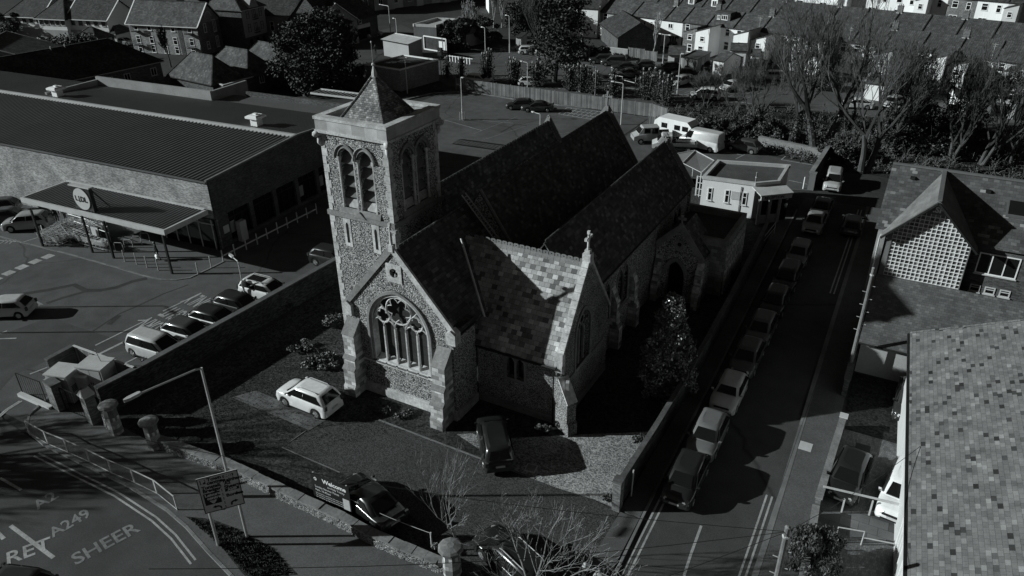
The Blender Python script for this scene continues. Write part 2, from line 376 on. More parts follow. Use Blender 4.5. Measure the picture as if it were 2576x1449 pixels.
# churchyard
flat('churchyard', [(-39.5, 20.6)]+lwall+[(-14.2, 19.6), (-9.7, 20.4), (-9.7, 78), (-33.4, 78), (-33.6, 46), (-39.5, 41)], LAWN, .008)
drive = [at(710, 1125), at(790, 1080), at(955, 1057), at(1150, 1132), at(1345, 1205), at(1420, 1230), at(1500, 1262), at(1556, 1290), (-9.3, 20.3, 0), (-14.1, 19.8, 0), (-15.4, 20.9, 0), at(1090, 1345), at(1000, 1268), at(858, 1190)]
flat('drive', drive, TARM, .016)
flat('paved_path', [at(583, 1000), at(645, 983), at(820, 1058), at(778, 1083)], FLAGS, .022)
flat('gravel', P_(R8, (870, 380), (990, 375), (1100, 420), (1750, 385), (2020, 375), (2350, 360), (2280, 450), (2080, 740), (2090, 950), (1900, 870), (1640, 790), (1400, 700), (1230, 640), (1150, 600), (1080, 520)), GRAVEL, .02, 'stuff')
strip('path_edging', [at(953, 1057), at(1050, 1094), at(1150, 1132), at(1345, 1205)], .1, KERB, .0, .05)
strip('path_edging', [at(855, 1189), at(710, 1126), at(770, 1084)], .06, KERB, .0, .035)
flat('flower_bed', P_(R4, (2040, 1330), (2300, 1180), (2480, 1010), (2560, 940), (2600, 1080), (2660, 1330), (2590, 1400), (2470, 1300), (2280, 1320)), SOIL, .014)
# dusty ground round the holly and beside the aisle wall
flat('bare_earth', [(-15.5, 36), (-9.9, 36), (-9.9, 58), (-16, 58)], SOIL, .013)
flat('bare_earth', [(-39.4, 22), (-37.2, 22), (-36.4, 41), (-39.4, 41)], SOIL, .012)
# north car park beyond the church is part of 'car_park'; the big public car park:
flat('public_car_park', [at(1120, 215), at(1060, 150), at(1180, 140), at(1290, 118), at(1420, 110), at(1500, 140), at(1760, 170), at(1960, 200), at(2250, 240), at(2290, 262), at(2250, 300), at(1950, 268), at(1700, 262), at(1640, 290), at(1400, 250), at(1200, 225)], ASPH, .0)
flat('scrub_bank', [at(1640, 292), at(1700, 264), at(1950, 270), at(2250, 302), at(2580, 320), (60, 105, 0), (60, 72, 0), at(2200, 440), at(2090, 428), at(1960, 392), at(1700, 330)], ROUGHG, .006)
flat('yard', [at(1640, 292), at(1690, 340), at(1950, 395), at(2085, 420), at(2040, 480), at(1700, 470), at(1500, 400)], ASPH, .008)
flat('paddock', [at(2390, 330), at(2300, 275), at(2400, 250), at(2600, 270), (40, 108, 0), (40, 86, 0)], PAVE, .012)
flat('rear_lane', [at(1480, 145), at(1900, 185), at(2250, 235), at(2600, 280), at(2600, 262), at(2260, 222), at(1900, 170), at(1560, 132)], PAVE, .014)
flat('high_street', [at(860, 130), at(960, 75), at(1010, 62), at(1060, 85), at(950, 140), at(900, 200)], ROADM, .0)
# forecourt of the house on the right
flat('forecourt', [(-.55, 24), (9, 24), (9, 41), (-.62, 41)], BLOCKPAVE, .004)
flat('painted_shade_yard', [(-.5, 40.95), (9, 40.95), (9, 47.4), (-.78, 47.4)], m_ground('painted_shade_ground', .012, .03, 8, .3, .95, .8, speck=9), .008)  # shade without a caster here, put into the ground colour behind the forecourt
flat('garden_path', P_(R9, (940, 960), (1250, 950), (1640, 1020), (1600, 1210), (1360, 1190), (1330, 1180), (1060, 1060)), FLAGS, .01)

# ---------------------------------------------------------------- paint on the roads
ML = lambda name, pts, wd=.1, mat=None: strip(name, pts, wd, mat or PAINT, 0, .012)
for off in (0, .28):
    ML('yellow_line', [(-8.0+off, 14), (-7.98+off, 20), (-8.02+off, 24.4), (-8.12+off, 31)], .1)
    ML('yellow_line', [(-2.75-off, 14), (-2.82-off, 24), (-2.88-off, 30.5), (-2.92-off, 33.2)], .1)
    ML('yellow_line', [(-26.6, 15.55-off), (-28.8, 16.2-off), (-30.7, 16.55-off), (-34, 16.8-off), (-41, 16.7-off)], .1)
    ML('yellow_line', [at(*R7(165-off*60, 128)), at(*R7(60-off*60, 195)), at(*R7(-20-off*60, 265))], .1)
    ML('yellow_line', [(-3.62-off, 58), (-3.75-off, 66), (-3.95-off, 77)], .1)
ML('centre_line', P_(R9, (140, 1070), (60, 1290), (10, 1449)), .13)
ML('centre_line', P_(R7, (0, 710), (160, 800)), .15)
ML('centre_line', P_(R7, (-60, 1080), (30, 1170)), .2)
ML('lane_line', P_(R7, (80, 1070), (405, 1312)), .2)
for q in [((720, 1158), (1105, 968)), ((745, 1225), (1000, 1100)), ((1230, 900), (1520, 762)), ((1260, 1010), (1150, 1060)), ((225, 1375), (355, 1325)), ((0, 1068), (55, 1048)), ((0, 1108), (125, 1104)), ((1040, 970), (1110, 968)), ((930, 1300), (1040, 1245)), ((330, 1420), (410, 1370)), ((345, 1449), (410, 1400))]:
    ML('bay_line', P_(R4, *q), .13 if q[0][0] != 745 else .22)
for q in [((0, 338), (200, 390), (520, 470), (880, 570), (1090, 635), (1220, 662), (1330, 664), (1430, 650), (1590, 575), (1690, 525))]:
    strip('kerb', P_(R4, *q), .16, KERB, -.01, .05)
flat('shop_forecourt', P_(R4, (0, 336), (200, 387), (520, 467), (880, 567), (1090, 632), (1220, 659), (1330, 661), (1430, 647), (1590, 572), (1690, 522), (2480, 130), (1900, 0), (300, 0)), PAVE, .01)
for x in (35, 70, 105): ML('bay_line', P_(R4, (x-35, 390), (x+15, 360)), .1)
ML('bay_line', P_(R4, (0, 365), (120, 375)), .1); ML('bay_line', P_(R4, (150, 385), (300, 340)), .1)
for i, q in enumerate([(65, 612), (165, 567), (265, 525), (362, 487), (-35, 660)]):
    c = at(*R4(*q)); m = MB(); m.poly([(c.x+a*cos(.06)-b*sin(.06), c.y+a*sin(.06)+b*cos(.06), .012) for a, b in ((-.42, -.42), (.42, -.42), (.42, .42), (-.42, .42))])
    m.build('crossing_mark', PAINT, fix=False)['kind'] = 'structure'
flat('road_patch', P_(R4, (150, 790), (240, 800), (330, 850), (240, 870)), PAINTW, .006)
# worn repairs in the asphalt
TARSEAL = m_ground('tar_seal', .035, .055, 20, .3, .9, .3)
flat('old_surface', P_(R4, (0, 1500), (0, 1080), (390, 940), (560, 1010), (900, 1120), (1010, 1180), (760, 1225), (560, 1165), (350, 1275), (100, 1385)), ROADM, .003)
strip('tar_seam', P_(R4, (170, 770), (360, 740), (560, 700), (640, 740), (760, 742), (880, 720), (1000, 675), (1110, 652)), .5, TARSEAL, 0, .006)
strip('tar_seam', P_(R4, (350, 840), (470, 800), (640, 752), (730, 745)), .35, TARSEAL, 0, .0065)
strip('tar_seam', P_(R4, (700, 1050), (900, 920), (1060, 850), (1230, 770), (1420, 700)), .12, TARSEAL, 0, .0062)
strip('tar_seam', P_(R4, (820, 1000), (900, 930)), .4, TARSEAL, 0, .0068)
# north car park lines and hatched box
hb = P_(R2, (1640, 860), (1700, 810), (2010, 850), (1910, 905))
for i in range(9):
    t = i/8
    ML('hatch_line', [hb[0].lerp(hb[3], t), hb[1].lerp(hb[2], min(1, t+.02))], .1)
for i in range(4):
    t = i/3; ML('hatch_line', [hb[0].lerp(hb[1], t), hb[3].lerp(hb[2], t)], .1)
for q in [((780, 905), (1060, 985)), ((960, 900), (1300, 930)), ((1000, 1010), (1330, 880)), ((1340, 1060), (1720, 1000)), ((780, 760), (1000, 720)), ((1060, 1060), (1400, 950))]:
    ML('bay_line', P_(R2, *q), .09, PAINTW)
strip('tar_seam', P_(R2, (1200, 1000), (1310, 940), (1400, 948)), .25, TARSEAL, 0, .006); strip('tar_seam', P_(R2, (1180, 900), (1330, 900)), .5, TARSEAL, 0, .006)
strip('kerb', P_(R2, (970, 695), (1300, 750), (1640, 795), (2060, 835)), .3, KERB, -.01, .12)
strip('kerb', P_(R2, (480, 755), (700, 705), (960, 690)), .3, KERB, -.01, .12)
# yard behind the reception building
for q in [((400, 1200), (540, 1130)), ((330, 1150), (450, 1170)), ((740, 1205), (1020, 1252)), ((745, 1205), (775, 1180)), ((800, 1360), (960, 1395))]:
    ML('bay_line', P_(R3, *q), .1)
# public car park bays
for k, (a, b) in enumerate([((1240, 120), (1500, 168)), ((1530, 215), (1900, 262)), ((1716, 240), (1900, 200)), ((1400, 222), (1500, 232))]):
    ML('bay_line', [at(*a), at(*b)], .14)
def bays(a, b, n, dx, dy):
    A, B = at(*a), at(*b)
    for i in range(n+1):
        p = A.lerp(B, i/n); ML('bay_line', [p, p+Vector((dx, dy, 0))], .12, PAINTW)
bays((1190, 205), (1330, 225), 8, .4, 4.6); bays((1250, 145), (1375, 160), 9, .6, 4.4); bays((1700, 232), (1900, 250), 9, 1.2, 4.6); bays((1540, 200), (1690, 222), 7, 1.2, 4.6); bays((1740, 175), (1860, 190), 6, 1.2, 4.6)
# ---------------------------------------------------------------- lettering
def text_mesh(s, size=1, sx=1, bold=0.0, align='CENTER', ext=0.0):
    c = bpy.data.curves.new('t', 'FONT'); c.body = s; c.size = size; c.align_x = align; c.align_y = 'CENTER'; c.offset = bold; c.extrude = ext; c.resolution_u = 3
    o = bpy.data.objects.new('t', c); COL.objects.link(o); dg = bpy.context.evaluated_depsgraph_get(); dg.update()
    me = o.evaluated_get(dg).to_mesh(); vs = [(v.co.x*sx, v.co.y, v.co.z) for v in me.vertices]; fs = [tuple(p.vertices) for p in me.polygons]
    o.evaluated_get(dg).to_mesh_clear(); bpy.data.objects.remove(o); bpy.data.curves.remove(c); return vs, fs
def text_on(name, s, size, org, U, V, mat, parent=None, sx=1, bold=0.0, ref=None, align='CENTER'):
    """lettering laid on the surface through org with reading direction U and upright V"""
    vs, fs = text_mesh(s, size, sx, bold, align); U = Vector(U).normalized(); V = Vector(V).normalized(); O = Vector(org)
    m = MB(); m.v = [tuple(O+U*x+V*y) for x, y, z in vs]; m.f = fs
    o = m.build(name, mat, parent, ref, fix=False); return o
def road_text(s, size, px, ang, sx=1, stretch=1, mat=None, bold=.02):
    p = at(*px); a = rad(ang); U = Vector((cos(a), sin(a), 0)); V = Vector((-sin(a), cos(a), 0))
    vs, fs = text_mesh(s, size, sx, bold); m = MB(); m.v = [tuple(p+U*x+V*y*stretch+Vector((0, 0, .014))) for x, y, z in vs]; m.f = fs
    o = m.build('road_lettering', mat or PAINT, fix=False); o['kind'] = 'structure'; return o
road_text('SHEER', 1.22, R7(800, 1205), 74, .92, 1.0, PAINTW)
road_text('A249', 1.08, R7(530, 1050), 80, .85, 1.0, PAINTW)
road_text('A2', 1.1, R7(345, 880), 84, .9, 1.0, PAINTW)
road_text('RET', 1.3, R7(215, 1265), 62, .9, 1.0)
road_text('ONLY', 1.05, R4(1510, 822), 176, .85, 2.2); road_text('RIGHT', 1.0, R4(1340, 925), 176, .85, 2.2); road_text('TURN', 1.05, R4(1150, 1010), 176, .85, 2.2)
CH = (-25.0, 31.0, 0.0)
church = thing('church', 'ragstone parish church with square belfry tower, steep dark slate roofs and traceried front window', 'church', CH)
def cp(name, mb, mat, parent=None, smooth=False): return mb.build(name, mat, parent or church, CH, smooth)
GX, GY = -25.04, 30.8
f_ = lambda u, v, d: (u, GY+d, v)                     # front wall frame
WIN = arch(GX, 2.06, 2.62, 5.25, 7.62, 12)
def circ(cx, cz, r, n=20, a0=0, a1=2*pi, inc=False): return [(cx+r*cos(a0+(a1-a0)*i/n), cz+r*sin(a0+(a1-a0)*i/n)) for i in range(n+(1 if inc else 0))]
# ---- front gable
m = MB(); m.holed(f_, [(-28.9, 0), (-21.2, 0), (-21.2, 6.15), (GX, 10.6), (-28.9, 6.15)], [WIN, circ(GX, 9.15, .3, 14)], .55)
m.poly([(-21.2, GY, 0), (-21.2, 33.2, 0), (-21.2, 33.2, 6.15), (-21.2, GY, 6.15)]); m.poly([(-28.9, GY, 0), (-28.9, 31.1, 0), (-28.9, 31.1, 6.15), (-28.9, GY, 6.15)])
cp('gable_wall', m, RUBBLE)
m = MB(); m.box(-28.98, -21.12, GY-.16, GY, 0, .55); m.box(-28.98, -21.12, GY-.1, GY, .55, .68); m.box(-21.2, -21.06, GY, 33.1, 0, .6); cp('plinth', m, STONE)
m = MB(); m.box(-28.0, -22.2, GY-.12, GY, 2.42, 2.56); cp('string_course', m, STONE)
def ring(o_, outer, inner, y0, y1):
    n = len(outer)
    o_.grid([[(p[0], y0, p[1]) for p in outer], [(p[0], y0, p[1]) for p in inner], [(p[0], y1, p[1]) for p in inner]], True)
    o_.grid([[(p[0], y1, p[1]) for p in outer], [(p[0], y0, p[1]) for p in outer]], True)
win = MB(); ring(win, arch(GX, 2.36, 2.6, 5.25, 7.98, 12), arch(GX, 2.2, 2.6, 5.25, 7.8, 12), GY-.14, GY); fr = cp('window', win, STONED)
m = MB(); ring(m, arch(GX, 2.2, 2.58, 5.25, 7.8, 12), arch(GX, 2.02, 2.7, 5.25, 7.58, 12), GY-.03, GY+.5); cp('window_jamb', m, STONE, fr)
m = MB(); m.poly([(p[0], GY+.5, p[1]) for p in WIN]); 
mesh_guard = m_tiles('window_guard', 40, .09, [(0, .035), (1, .05)], 0, .3, .35, 0, .6, .5, .2, slope=False)
cp('glazing', m, mesh_guard, fr)
m = MB()
for k in range(5):
    x0 = GX-2.0+k*.8; x1 = x0+.8
    m.ext([(x0+.06, GY+.44, 2.92), (x0+.06, GY-.12, 2.58), (x0+.06, GY-.12, 2.5), (x0+.06, GY+.44, 2.5)], (.68, 0, 0))
cp('window_sill', m, STONE, fr)
m = MB(); TY = GY+.1
def tr(pts, r=.055): m.tube([(p[0], TY, p[1]) for p in pts], r, 5)
for k in range(1, 5): 
    x = GX-2.03+k*.812; m.box(x-.045, x+.045, TY-.06, TY+.12, 2.6, 5.2)
def lancet(cx, hw, zs, za, r=.05): tr(arch(cx, hw, zs, zs, za, 6)[2:-1]+[(cx-hw, zs)], r)
for k in range(5):
    cx = GX-2.03+(k+.5)*.812; lancet(cx, .406, 5.15, 5.15+(.55 if k != 2 else .8))
lancet(GX-1.218, .812, 5.15, 6.55, .06); lancet(GX+1.218, .812, 5.15, 6.55, .06)
tr(circ(GX-1.2, 5.98, .48, 18)+[(GX-1.2+.48, 5.98)]); tr(circ(GX+1.2, 5.98, .48, 18)+[(GX+1.2+.48, 5.98)])
tr(circ(GX, 6.55, .9, 24)+[(GX+.9, 6.55)], .065)
tr([(GX-.41, 5.2), (GX-.5, 5.6), (GX-.85, 6.2), (GX-1.35, 6.75)]); tr([(GX+.41, 5.2), (GX+.5, 5.6), (GX+.85, 6.2), (GX+1.35, 6.75)])
for cx, cz, R, n in ((GX-1.2, 5.98, .46, 4), (GX+1.2, 5.98, .46, 4), (GX, 6.55, .86, 6)):
    for k in range(n):
        a = 2*pi*(k+.5)/n; p = (cx+R*cos(a), cz+R*sin(a)); q = (cx+R*.66*cos(a), cz+R*.66*sin(a))
        for s in (-1, 1):
            b = a+s*pi/n*.62; tr([(cx+R*cos(b), cz+R*sin(b)), (cx+R*.84*cos(a+s*.16), cz+R*.84*sin(a+s*.16)), q], .035)
cp('tracery', m, STONE, fr)
m = MB(); m.holed(lambda u, v, d: (u, GY-.05+d, v), [(GX-.55, 8.55), (GX+.55, 8.55), (GX+.55, 9.75), (GX-.55, 9.75)], [circ(GX, 9.15, .3, 14)], .3); rn = cp('window', m, STONE)
m = MB(); m.poly([(p[0], GY+.24, p[1]) for p in circ(GX, 9.15, .3, 14)]); cp('pane', m, BLACK, rn)
m = MB()
for k in range(3):
    a = pi/2+2*pi*k/3; m.tube([(GX+.3*cos(a+pi/3), GY+.1, 9.15+.3*sin(a+pi/3)), (GX+.1*cos(a+pi/3), GY+.1, 9.15+.1*sin(a+pi/3))], [.09, .04], 5)
cp('tracery', m, STONE, rn)
# raking coping
m = MB(); m.beam((GX-.02, GY-.02, 10.72), (-29.05, GY-.02, 6.1), .36, .18, (0, 1, 0)); cp('gable_coping', m, STONED)
m = MB(); m.beam((GX+.02, GY-.02, 10.72), (-21.0, GY-.02, 6.1), .36, .16, (0, 1, 0)); cp('gable_coping', m, STONE)
for x0 in (-29.1, -21.55): m = MB(); m.ext([(x0, GY-.25, 5.5), (x0+.65, GY-.25, 5.5), (x0+.65, GY-.25, 6.2), (x0+.32, GY-.25, 6.45), (x0, GY-.25, 6.2)], (0, .6, 0)); cp('kneeler_stone', m, STONE)
def buttress(x0, x1, yb, ys, steps, mats=(RUBBLE, STONE)):
    """stepped buttress standing out from wall plane yb towards -Y"""
    m = MB(); P = []; prof = [(yb, 0)]
    y = ys; prof = [(yb+.2, 0), (ys-.14, 0), (ys-.14, .7), (ys, .85)]
    for z, dy in steps: prof += [(y, z), (y+dy, z+dy*1.15)]; y += dy
    prof.append((yb+.2, prof[-1][1]+.25))
    m.ext([(x0, a, b) for a, b in prof], (x1-x0, 0, 0)); o = cp('buttress', m, ASHLAR)
    y = ys
    for z, dy in steps:
        m = MB(); m.ext([(x0-.04, y-.05, z), (x0-.04, y-.05, z+.06), (x0-.04, y+dy, z+dy*1.15+.08), (x0-.04, y+dy, z)], (x1-x0+.08, 0, 0)); y += dy; cp('weathering', m, STONED, o)
buttress(-28.98, -28.1, GY, 29.75, [(1.9, .16), (2.6, .16), (4.3, .72)])
buttress(-22.25, -21.36, GY, 29.55, [(1.6, .2), (2.6, .2), (4.1, .8)])
# ---- tower
TX0, TX1, TY0, TY1 = -32.42, -27.36, 34.1, 39.25; TCX, TCY = (TX0+TX1)/2, (TY0+TY1)/2
m = MB(); m.box(TX0-.05, TX1+.02, TY0-.02, TY1+.05, 0, 10.3)
cp('tower_wall', m, RUBBLE)
m = MB()
for z0 in range(0, 20):
    w_ = .42 if z0 % 2 else .27; z = z0*.5+.2
    for x, s in ((TX0-.05, 1), (TX1+.02, -1)):
        xa, xb = sorted((x-s*.015, x+s*w_)); m.box(xa, xb, TY0-.045, TY0+.1, z, z+.47)
    xa = TX1-.05; m.box(xa, TX1+.04, TY0+.11, TY0+.1+(.7-w_), z, z+.47)
cp('quoins', m, STONE)
LW, LS, LSp, LA = .6, 10.9, 14.1, 14.82
HX, HY = (TX1-TX0)/2, (TY1-TY0)/2
BC = .73
def belfry(to3):
    m = MB(); hs_ = [arch(c, LW, LS, LSp, LA, 7) for c in (-BC, BC)]
    m.holed(to3, [(-HX, 10.3), (HX, 10.3), (HX, 15.85), (-HX, 15.85)], hs_, .55); return m
faces = {'front': lambda u, v, d: (TCX+u, TY0+d, v), 'right': lambda u, v, d: (TX1-d, TCY+u*HY/HX, v), 'back': lambda u, v, d: (TCX-u, TY1-d, v), 'left': lambda u, v, d: (TX0+d, TCY-u*HY/HX, v)}
m = MB()
for k, to3 in faces.items():
    b = belfry(to3); n = len(m.v); m.v += b.v; m.f += [tuple(n+i for i in f) for f in b.f]
cp('belfry_wall', m, RUBBLE)
for k in ('front', 'right'):
    to3 = faces[k]; T = lambda u, v, d: Vector(to3(u, v, d))
    def prism(m, pts, d0, d1): m.ext([T(p[0], p[1], d0) for p in pts], T(0, 0, d1)-T(0, 0, d0))
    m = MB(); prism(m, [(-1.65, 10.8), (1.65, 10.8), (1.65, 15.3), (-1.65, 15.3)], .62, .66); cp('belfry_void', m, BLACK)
    for c in (-BC, BC):
        fm = MB(); A0 = arch(c, LW+.2, LS, LSp, LA+.24, 7); A1 = arch(c, LW+.0, LS, LSp, LA, 7)
        fm.grid([[T(p[0], p[1], -.06) for p in A0[2:-1]+[A0[-1]]], [T(p[0], p[1], -.06) for p in A1[2:-1]+[A1[-1]]]])
        fm.grid([[T(p[0], p[1], .0) for p in A0[2:]], [T(p[0], p[1], -.06) for p in A0[2:]]])
        fm.grid([[T(p[0], p[1], -.06) for p in A1[2:]], [T(p[0], p[1], .25) for p in A1[2:]]])
        fm.tube([T(p[0], p[1], -.08) for p in arch(c, LW+.2, LS, LSp, LA+.24, 7)[2:]], .07, 5)
        fm.tube([T(p[0], p[1], .1) for p in arch(c, LW-.06, LS, LSp, LA-.08, 7)[2:]], .06, 5)
        o = cp('belfry_opening', fm, STONED if k == 'front' else STONED)
        m = MB()
        for z in (11.6, 12.3, 13.05, 13.8):
            m.ext([T(c-LW, z, .22), T(c+LW, z, .22), T(c+LW, z-.06, .22), T(c-LW, z-.06, .22)], T(0, 0, .06)-T(0, 0, 0))
            P = [T(c-LW, z, .24), T(c+LW, z, .24), T(c+LW, z+.6, .6), T(c-LW, z+.6, .6)]; m.poly(P)
        cp('louvre', m, WOOD, o)
        m = MB(); m.ext([T(c-LW, LS, .1), T(c-LW, LS+.5, .3), T(c-LW, LS+.5, .55), T(c-LW, LS, .55)], T(c+LW, 0, 0)-T(c-LW, 0, 0)); cp('sill', m, STONE, o)
        m = MB()
        for u in ((c-LW+.0, c+LW-.0)):
            m.tube([T(u, LS, .06), T(u, LSp-.05, .06)], .085, 7); m.tube([T(u, LSp-.12, .06), T(u, LSp+.1, .06)], .15, 7); m.tube([T(u, LS-.02, .06), T(u, LS+.18, .06)], .13, 7)
        m.tube([T(c+LW, 12.5, .06), T(c+LW, 12.62, .06)], .12, 7)
        cp('shaft', m, STONE, o)
    m = MB(); m.ext([T(-1.6, 10.9, -.02), T(-1.6, 10.52, -.13), T(-1.6, 10.52, .3), T(-1.6, 10.9, .3)], T(1.6, 0, 0)-T(-1.6, 0, 0)); cp('sill', m, STONED)
m = MB()
for z0 in range(10):
    w_ = .42 if z0 % 2 else .27; z = 10.45+z0*.52
    m.box(TX0-.025, TX0+w_, TY0-.03, TY0+.1, z, z+.49); m.box(TX1-w_, TX1+.025, TY0-.03, TY0+.1, z, z+.49)
    m.box(TX1-.05, TX1+.027, TY0+.11, TY0+.72-w_, z, z+.49); m.box(TX1-.05, TX1+.027, TY1-w_, TY1+.02, z, z+.49)
cp('quoins', m, STONE)
m = MB()
for x0, x1, y0, y1 in ((TX0-.14, TX1+.14, TY0-.14, TY0), (TX0-.14, TX1+.14, TY1, TY1+.14), (TX0-.14, TX0, TY0, TY1), (TX1, TX1+.14, TY0, TY1)):
    m.box(x0, x1, y0, y1, 10.18, 10.5)
m.ext([(TCX-.5, TY0-.2, 10.4), (TCX+.5, TY0-.2, 10.4), (TCX, TY0-.2, 10.8)], (0, .25, 0))
cp('string_course', m, STONED)
# slit windows
for x in (-31.12, -28.84):
    m = MB(); m.holed(lambda u, v, d: (u, TY0-.045+d, v), [(x-.29, 8.15), (x+.29, 8.15), (x+.29, 10.1), (x-.29, 10.1)], [arch(x, .11, 8.4, 9.65, 9.83, 4)], .022); o = cp('window', m, STONE)
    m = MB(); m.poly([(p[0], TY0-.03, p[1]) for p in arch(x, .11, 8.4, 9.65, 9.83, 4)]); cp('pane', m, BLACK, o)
m = MB(); m.holed(lambda u, v, d: (TX1+.045-d, u, v), [(37.7, 7.9), (38.26, 7.9), (38.26, 9.8), (37.7, 9.8)], [arch(37.98, .11, 8.1, 9.3, 9.5, 4)], .02); o = cp('window', m, STONED)
m = MB(); m.poly([(TX1+.03, p[0], p[1]) for p in arch(37.98, .11, 8.1, 9.3, 9.5, 4)]); cp('pane', m, BLACK, o)
# parapet
m = MB(); O = .17
for x0, x1, y0, y1 in ((TX0-O, TX1+O, TY0-O, TY0+.25), (TX0-O, TX1+O, TY1-.25, TY1+O), (TX0-O, TX0+.25, TY0+.25, TY1-.25), (TX1-.25, TX1+O, TY0+.25, TY1-.25)):
    m.box(x0, x1, y0, y1, 15.73, 16.42)
cp('parapet', m, m_tiles('parapet_stone', .95, 5, [(0, .32), (.5, .4), (1, .5)], .012, 0, .6, 0, bump=.2, slope=False, dirt=.3))
m = MB(); O = .23
for x0, x1, y0, y1 in ((TX0-O, TX1+O, TY0-O, TY0+.3), (TX0-O, TX1+O, TY1-.3, TY1+O), (TX0-O, TX0+.3, TY0+.3, TY1-.3), (TX1-.3, TX1+O, TY0+.3, TY1-.3)): m.box(x0, x1, y0, y1, 16.4, 16.58)
for x0, x1, y0, y1 in ((TX0-O, TX1+O, TY0-O, TY0), (TX0-O, TX1+O, TY1, TY1+O), (TX0-O, TX0, TY0, TY1), (TX1, TX1+O, TY0, TY1)): m.box(x0, x1, y0, y1, 15.58, 15.75)
cp('parapet_coping', m, STONE)
m = MB(); m.box(TX0+.1, TX1-.1, TY0+.1, TY1-.1, 15.68, 15.82); cp('tower_gutter', m, ROOFELT)
for x, y, dx, dy in ((TX1, TY0, 1, -1), (TX0, TY0, -1, -1), (TX1, TY1, 1, 1), (TX0, TY1, -1, 1)):
    m = MB(); a = Vector((x, y, 15.45)); d = Vector((dx, dy, 0)).normalized()
    m.tube([a-d*.2, a+d*.15+Vector((0, 0, .08)), a+d*.35+Vector((0, 0, -.05)), a+d*.42+Vector((0, 0, -.12))], [.16, .22, .2, .1], 7)
    m.tube([a+d*.05+Vector((0, 0, -.15)), a+d*.12+Vector((0, 0, -.55)), a+d*.02+Vector((0, 0, -.75))], [.16, .12, .05], 6)
    cp('gargoyle', m, STONE, smooth=True)
m = MB(); AP = Vector((TCX+.0, TCY, 18.75)); rows = []
for z, h in ((15.83, 2.15), (16.3, 1.58), (17.45, .8), (18.72, .05)):
    rows.append([(TCX+sx*h, TCY+sy*h, z) for sx, sy in ((-1, -1), (1, -1), (1, 1), (-1, 1))])
m.grid(rows, True); sp = cp('spire_roof', m, SPIRE)
m = MB()
for sx, sy in ((-1, -1), (1, -1), (1, 1), (-1, 1)):
    P = [(TCX+sx*h*1.01, TCY+sy*h*1.01, z+.02) for z, h in ((16.3, 1.58), (17.45, .8), (18.72, .05))]
    m.tube(P, .07, 5)
cp('hip_tiles', m, SPIRE, sp)
m = MB(); m.tube([AP+Vector((0, 0, -.15)), AP+Vector((0, 0, .1)), AP+Vector((0, 0, .3)), AP+Vector((0, 0, .5))], [.2, .16, .1, .05], 7); m.lathe(AP+Vector((0, 0, .48)), [(.03, 0), (.1, .05), (.12, .12), (.06, .2)], 8)
m.tube([AP+Vector((0, 0, .6)), AP+Vector((0, 0, 1.85))], [.035, .02], 5); m.lathe(AP+Vector((0, 0, 1.82)), [(.02, 0), (.06, .04), (.05, .1), (.01, .13)], 6)
cp('finial', m, METALG)
# ---- roofs
def roof2(name, x0, x1, xr, y0, y1, ze0, ze1, zr, mat, th=.12):
    m = MB()
    for xe, ze in ((x0, ze0), (x1, ze1)):
        m.ext([(xr, y0, zr), (xe, y0, ze), (xe, y0, ze-th), (xr, y0, zr-th)], (0, y1-y0, 0))
    return cp(name, m, mat)
def ridge(a, b, step=.45, h=.1, mat=SLATE, crest=False):
    m = MB(); a = Vector(a); b = Vector(b); n = max(2, int((b-a).length/step)); d = (b-a).normalized(); s = d.cross(Vector((0, 0, 1)))
    for i in range(n):
        p = a.lerp(b, (i+.04)/n); q = a.lerp(b, (i+.96)/n)
        if crest:
            m.ext([p+Vector((0, 0, h))+s*.03, q+Vector((0, 0, h))+s*.03, q-Vector((0, 0, .02))+s*.03, p-Vector((0, 0, .02))+s*.03], -s*.06)
        m.ext([p+s*.17-Vector((0, 0, .16)), p+Vector((0, 0, .05)), p-s*.17-Vector((0, 0, .16))], q-p)
    return cp('ridge_tiles', m, mat)
roof2('roof', -28.9, -21.02, GX, GY+.15, 39.05, 5.95, 5.95, 10.5, SLATE)
ridge((GX, 31.4, 10.52), (GX, 38.9, 10.52), .42, .16, SLATE, True)
roof2('nave_roof', -27.6, -20.85, -24.2, 39.05, 60.0, 6.42, 6.42, 11.5, SLATE)
ridge((-24.2, 39.2, 11.52), (-24.2, 59.8, 11.52), .42, .12)
roof2('aisle_roof', -21.0, -15.95, -18.5, 37.0, 58.9, 6.44, 6.3, 9.9, SLATE)
ridge((-18.5, 37.1, 9.92), (-18.5, 58.7, 9.92), .42, .15, SLATE, True)
roof2('aisle_roof', -31.9, -27.6, -29.6, 39.4, 59.8, 6.2, 6.44, 9.85, SLATE)
ridge((-29.6, 39.5, 9.87), (-29.6, 59.7, 9.87), .42, .15, SLATE, True)
# gable walls of the roofs
for x0, x1, xr, y, zr, ze in ((-27.6, -20.9, -24.2, 39.12, 11.35, 6.3), (-27.6, -20.9, -24.2, 59.9, 11.62, 6.5), (-20.9, -16.0, -18.5, 58.8, 10.05, 6.4), (-31.9, -27.6, -29.6, 59.7, 10.0, 6.3), (-31.9, -27.6, -29.6, 39.5, 9.6, 6.2)):
    m = MB(); m.ext([(x0, y, 0), (x1, y, 0), (x1, y, ze), (xr, y, zr), (x0, y, ze)], (0, .3, 0)); cp('gable_wall', m, RUBBLE)
for xr, y, zr, xa, ze in ((-24.2, 60.05, 11.72, 3.4, 6.4), (-18.5, 58.95, 10.12, 2.6, 6.4), (-29.6, 59.85, 10.08, 2.3, 6.3)):
    for s in (-1, 1): m = MB(); m.beam((xr, y, zr), (xr+s*xa, y, ze), .5, .14, (0, 1, 0)); cp('gable_coping', m, STONED)
m = MB(); m.beam((-24.2, 39.1, 11.58), (-20.9, 39.1, 6.55), .26, .1, (0, 1, 0))
cp('gable_coping', m, STONED)
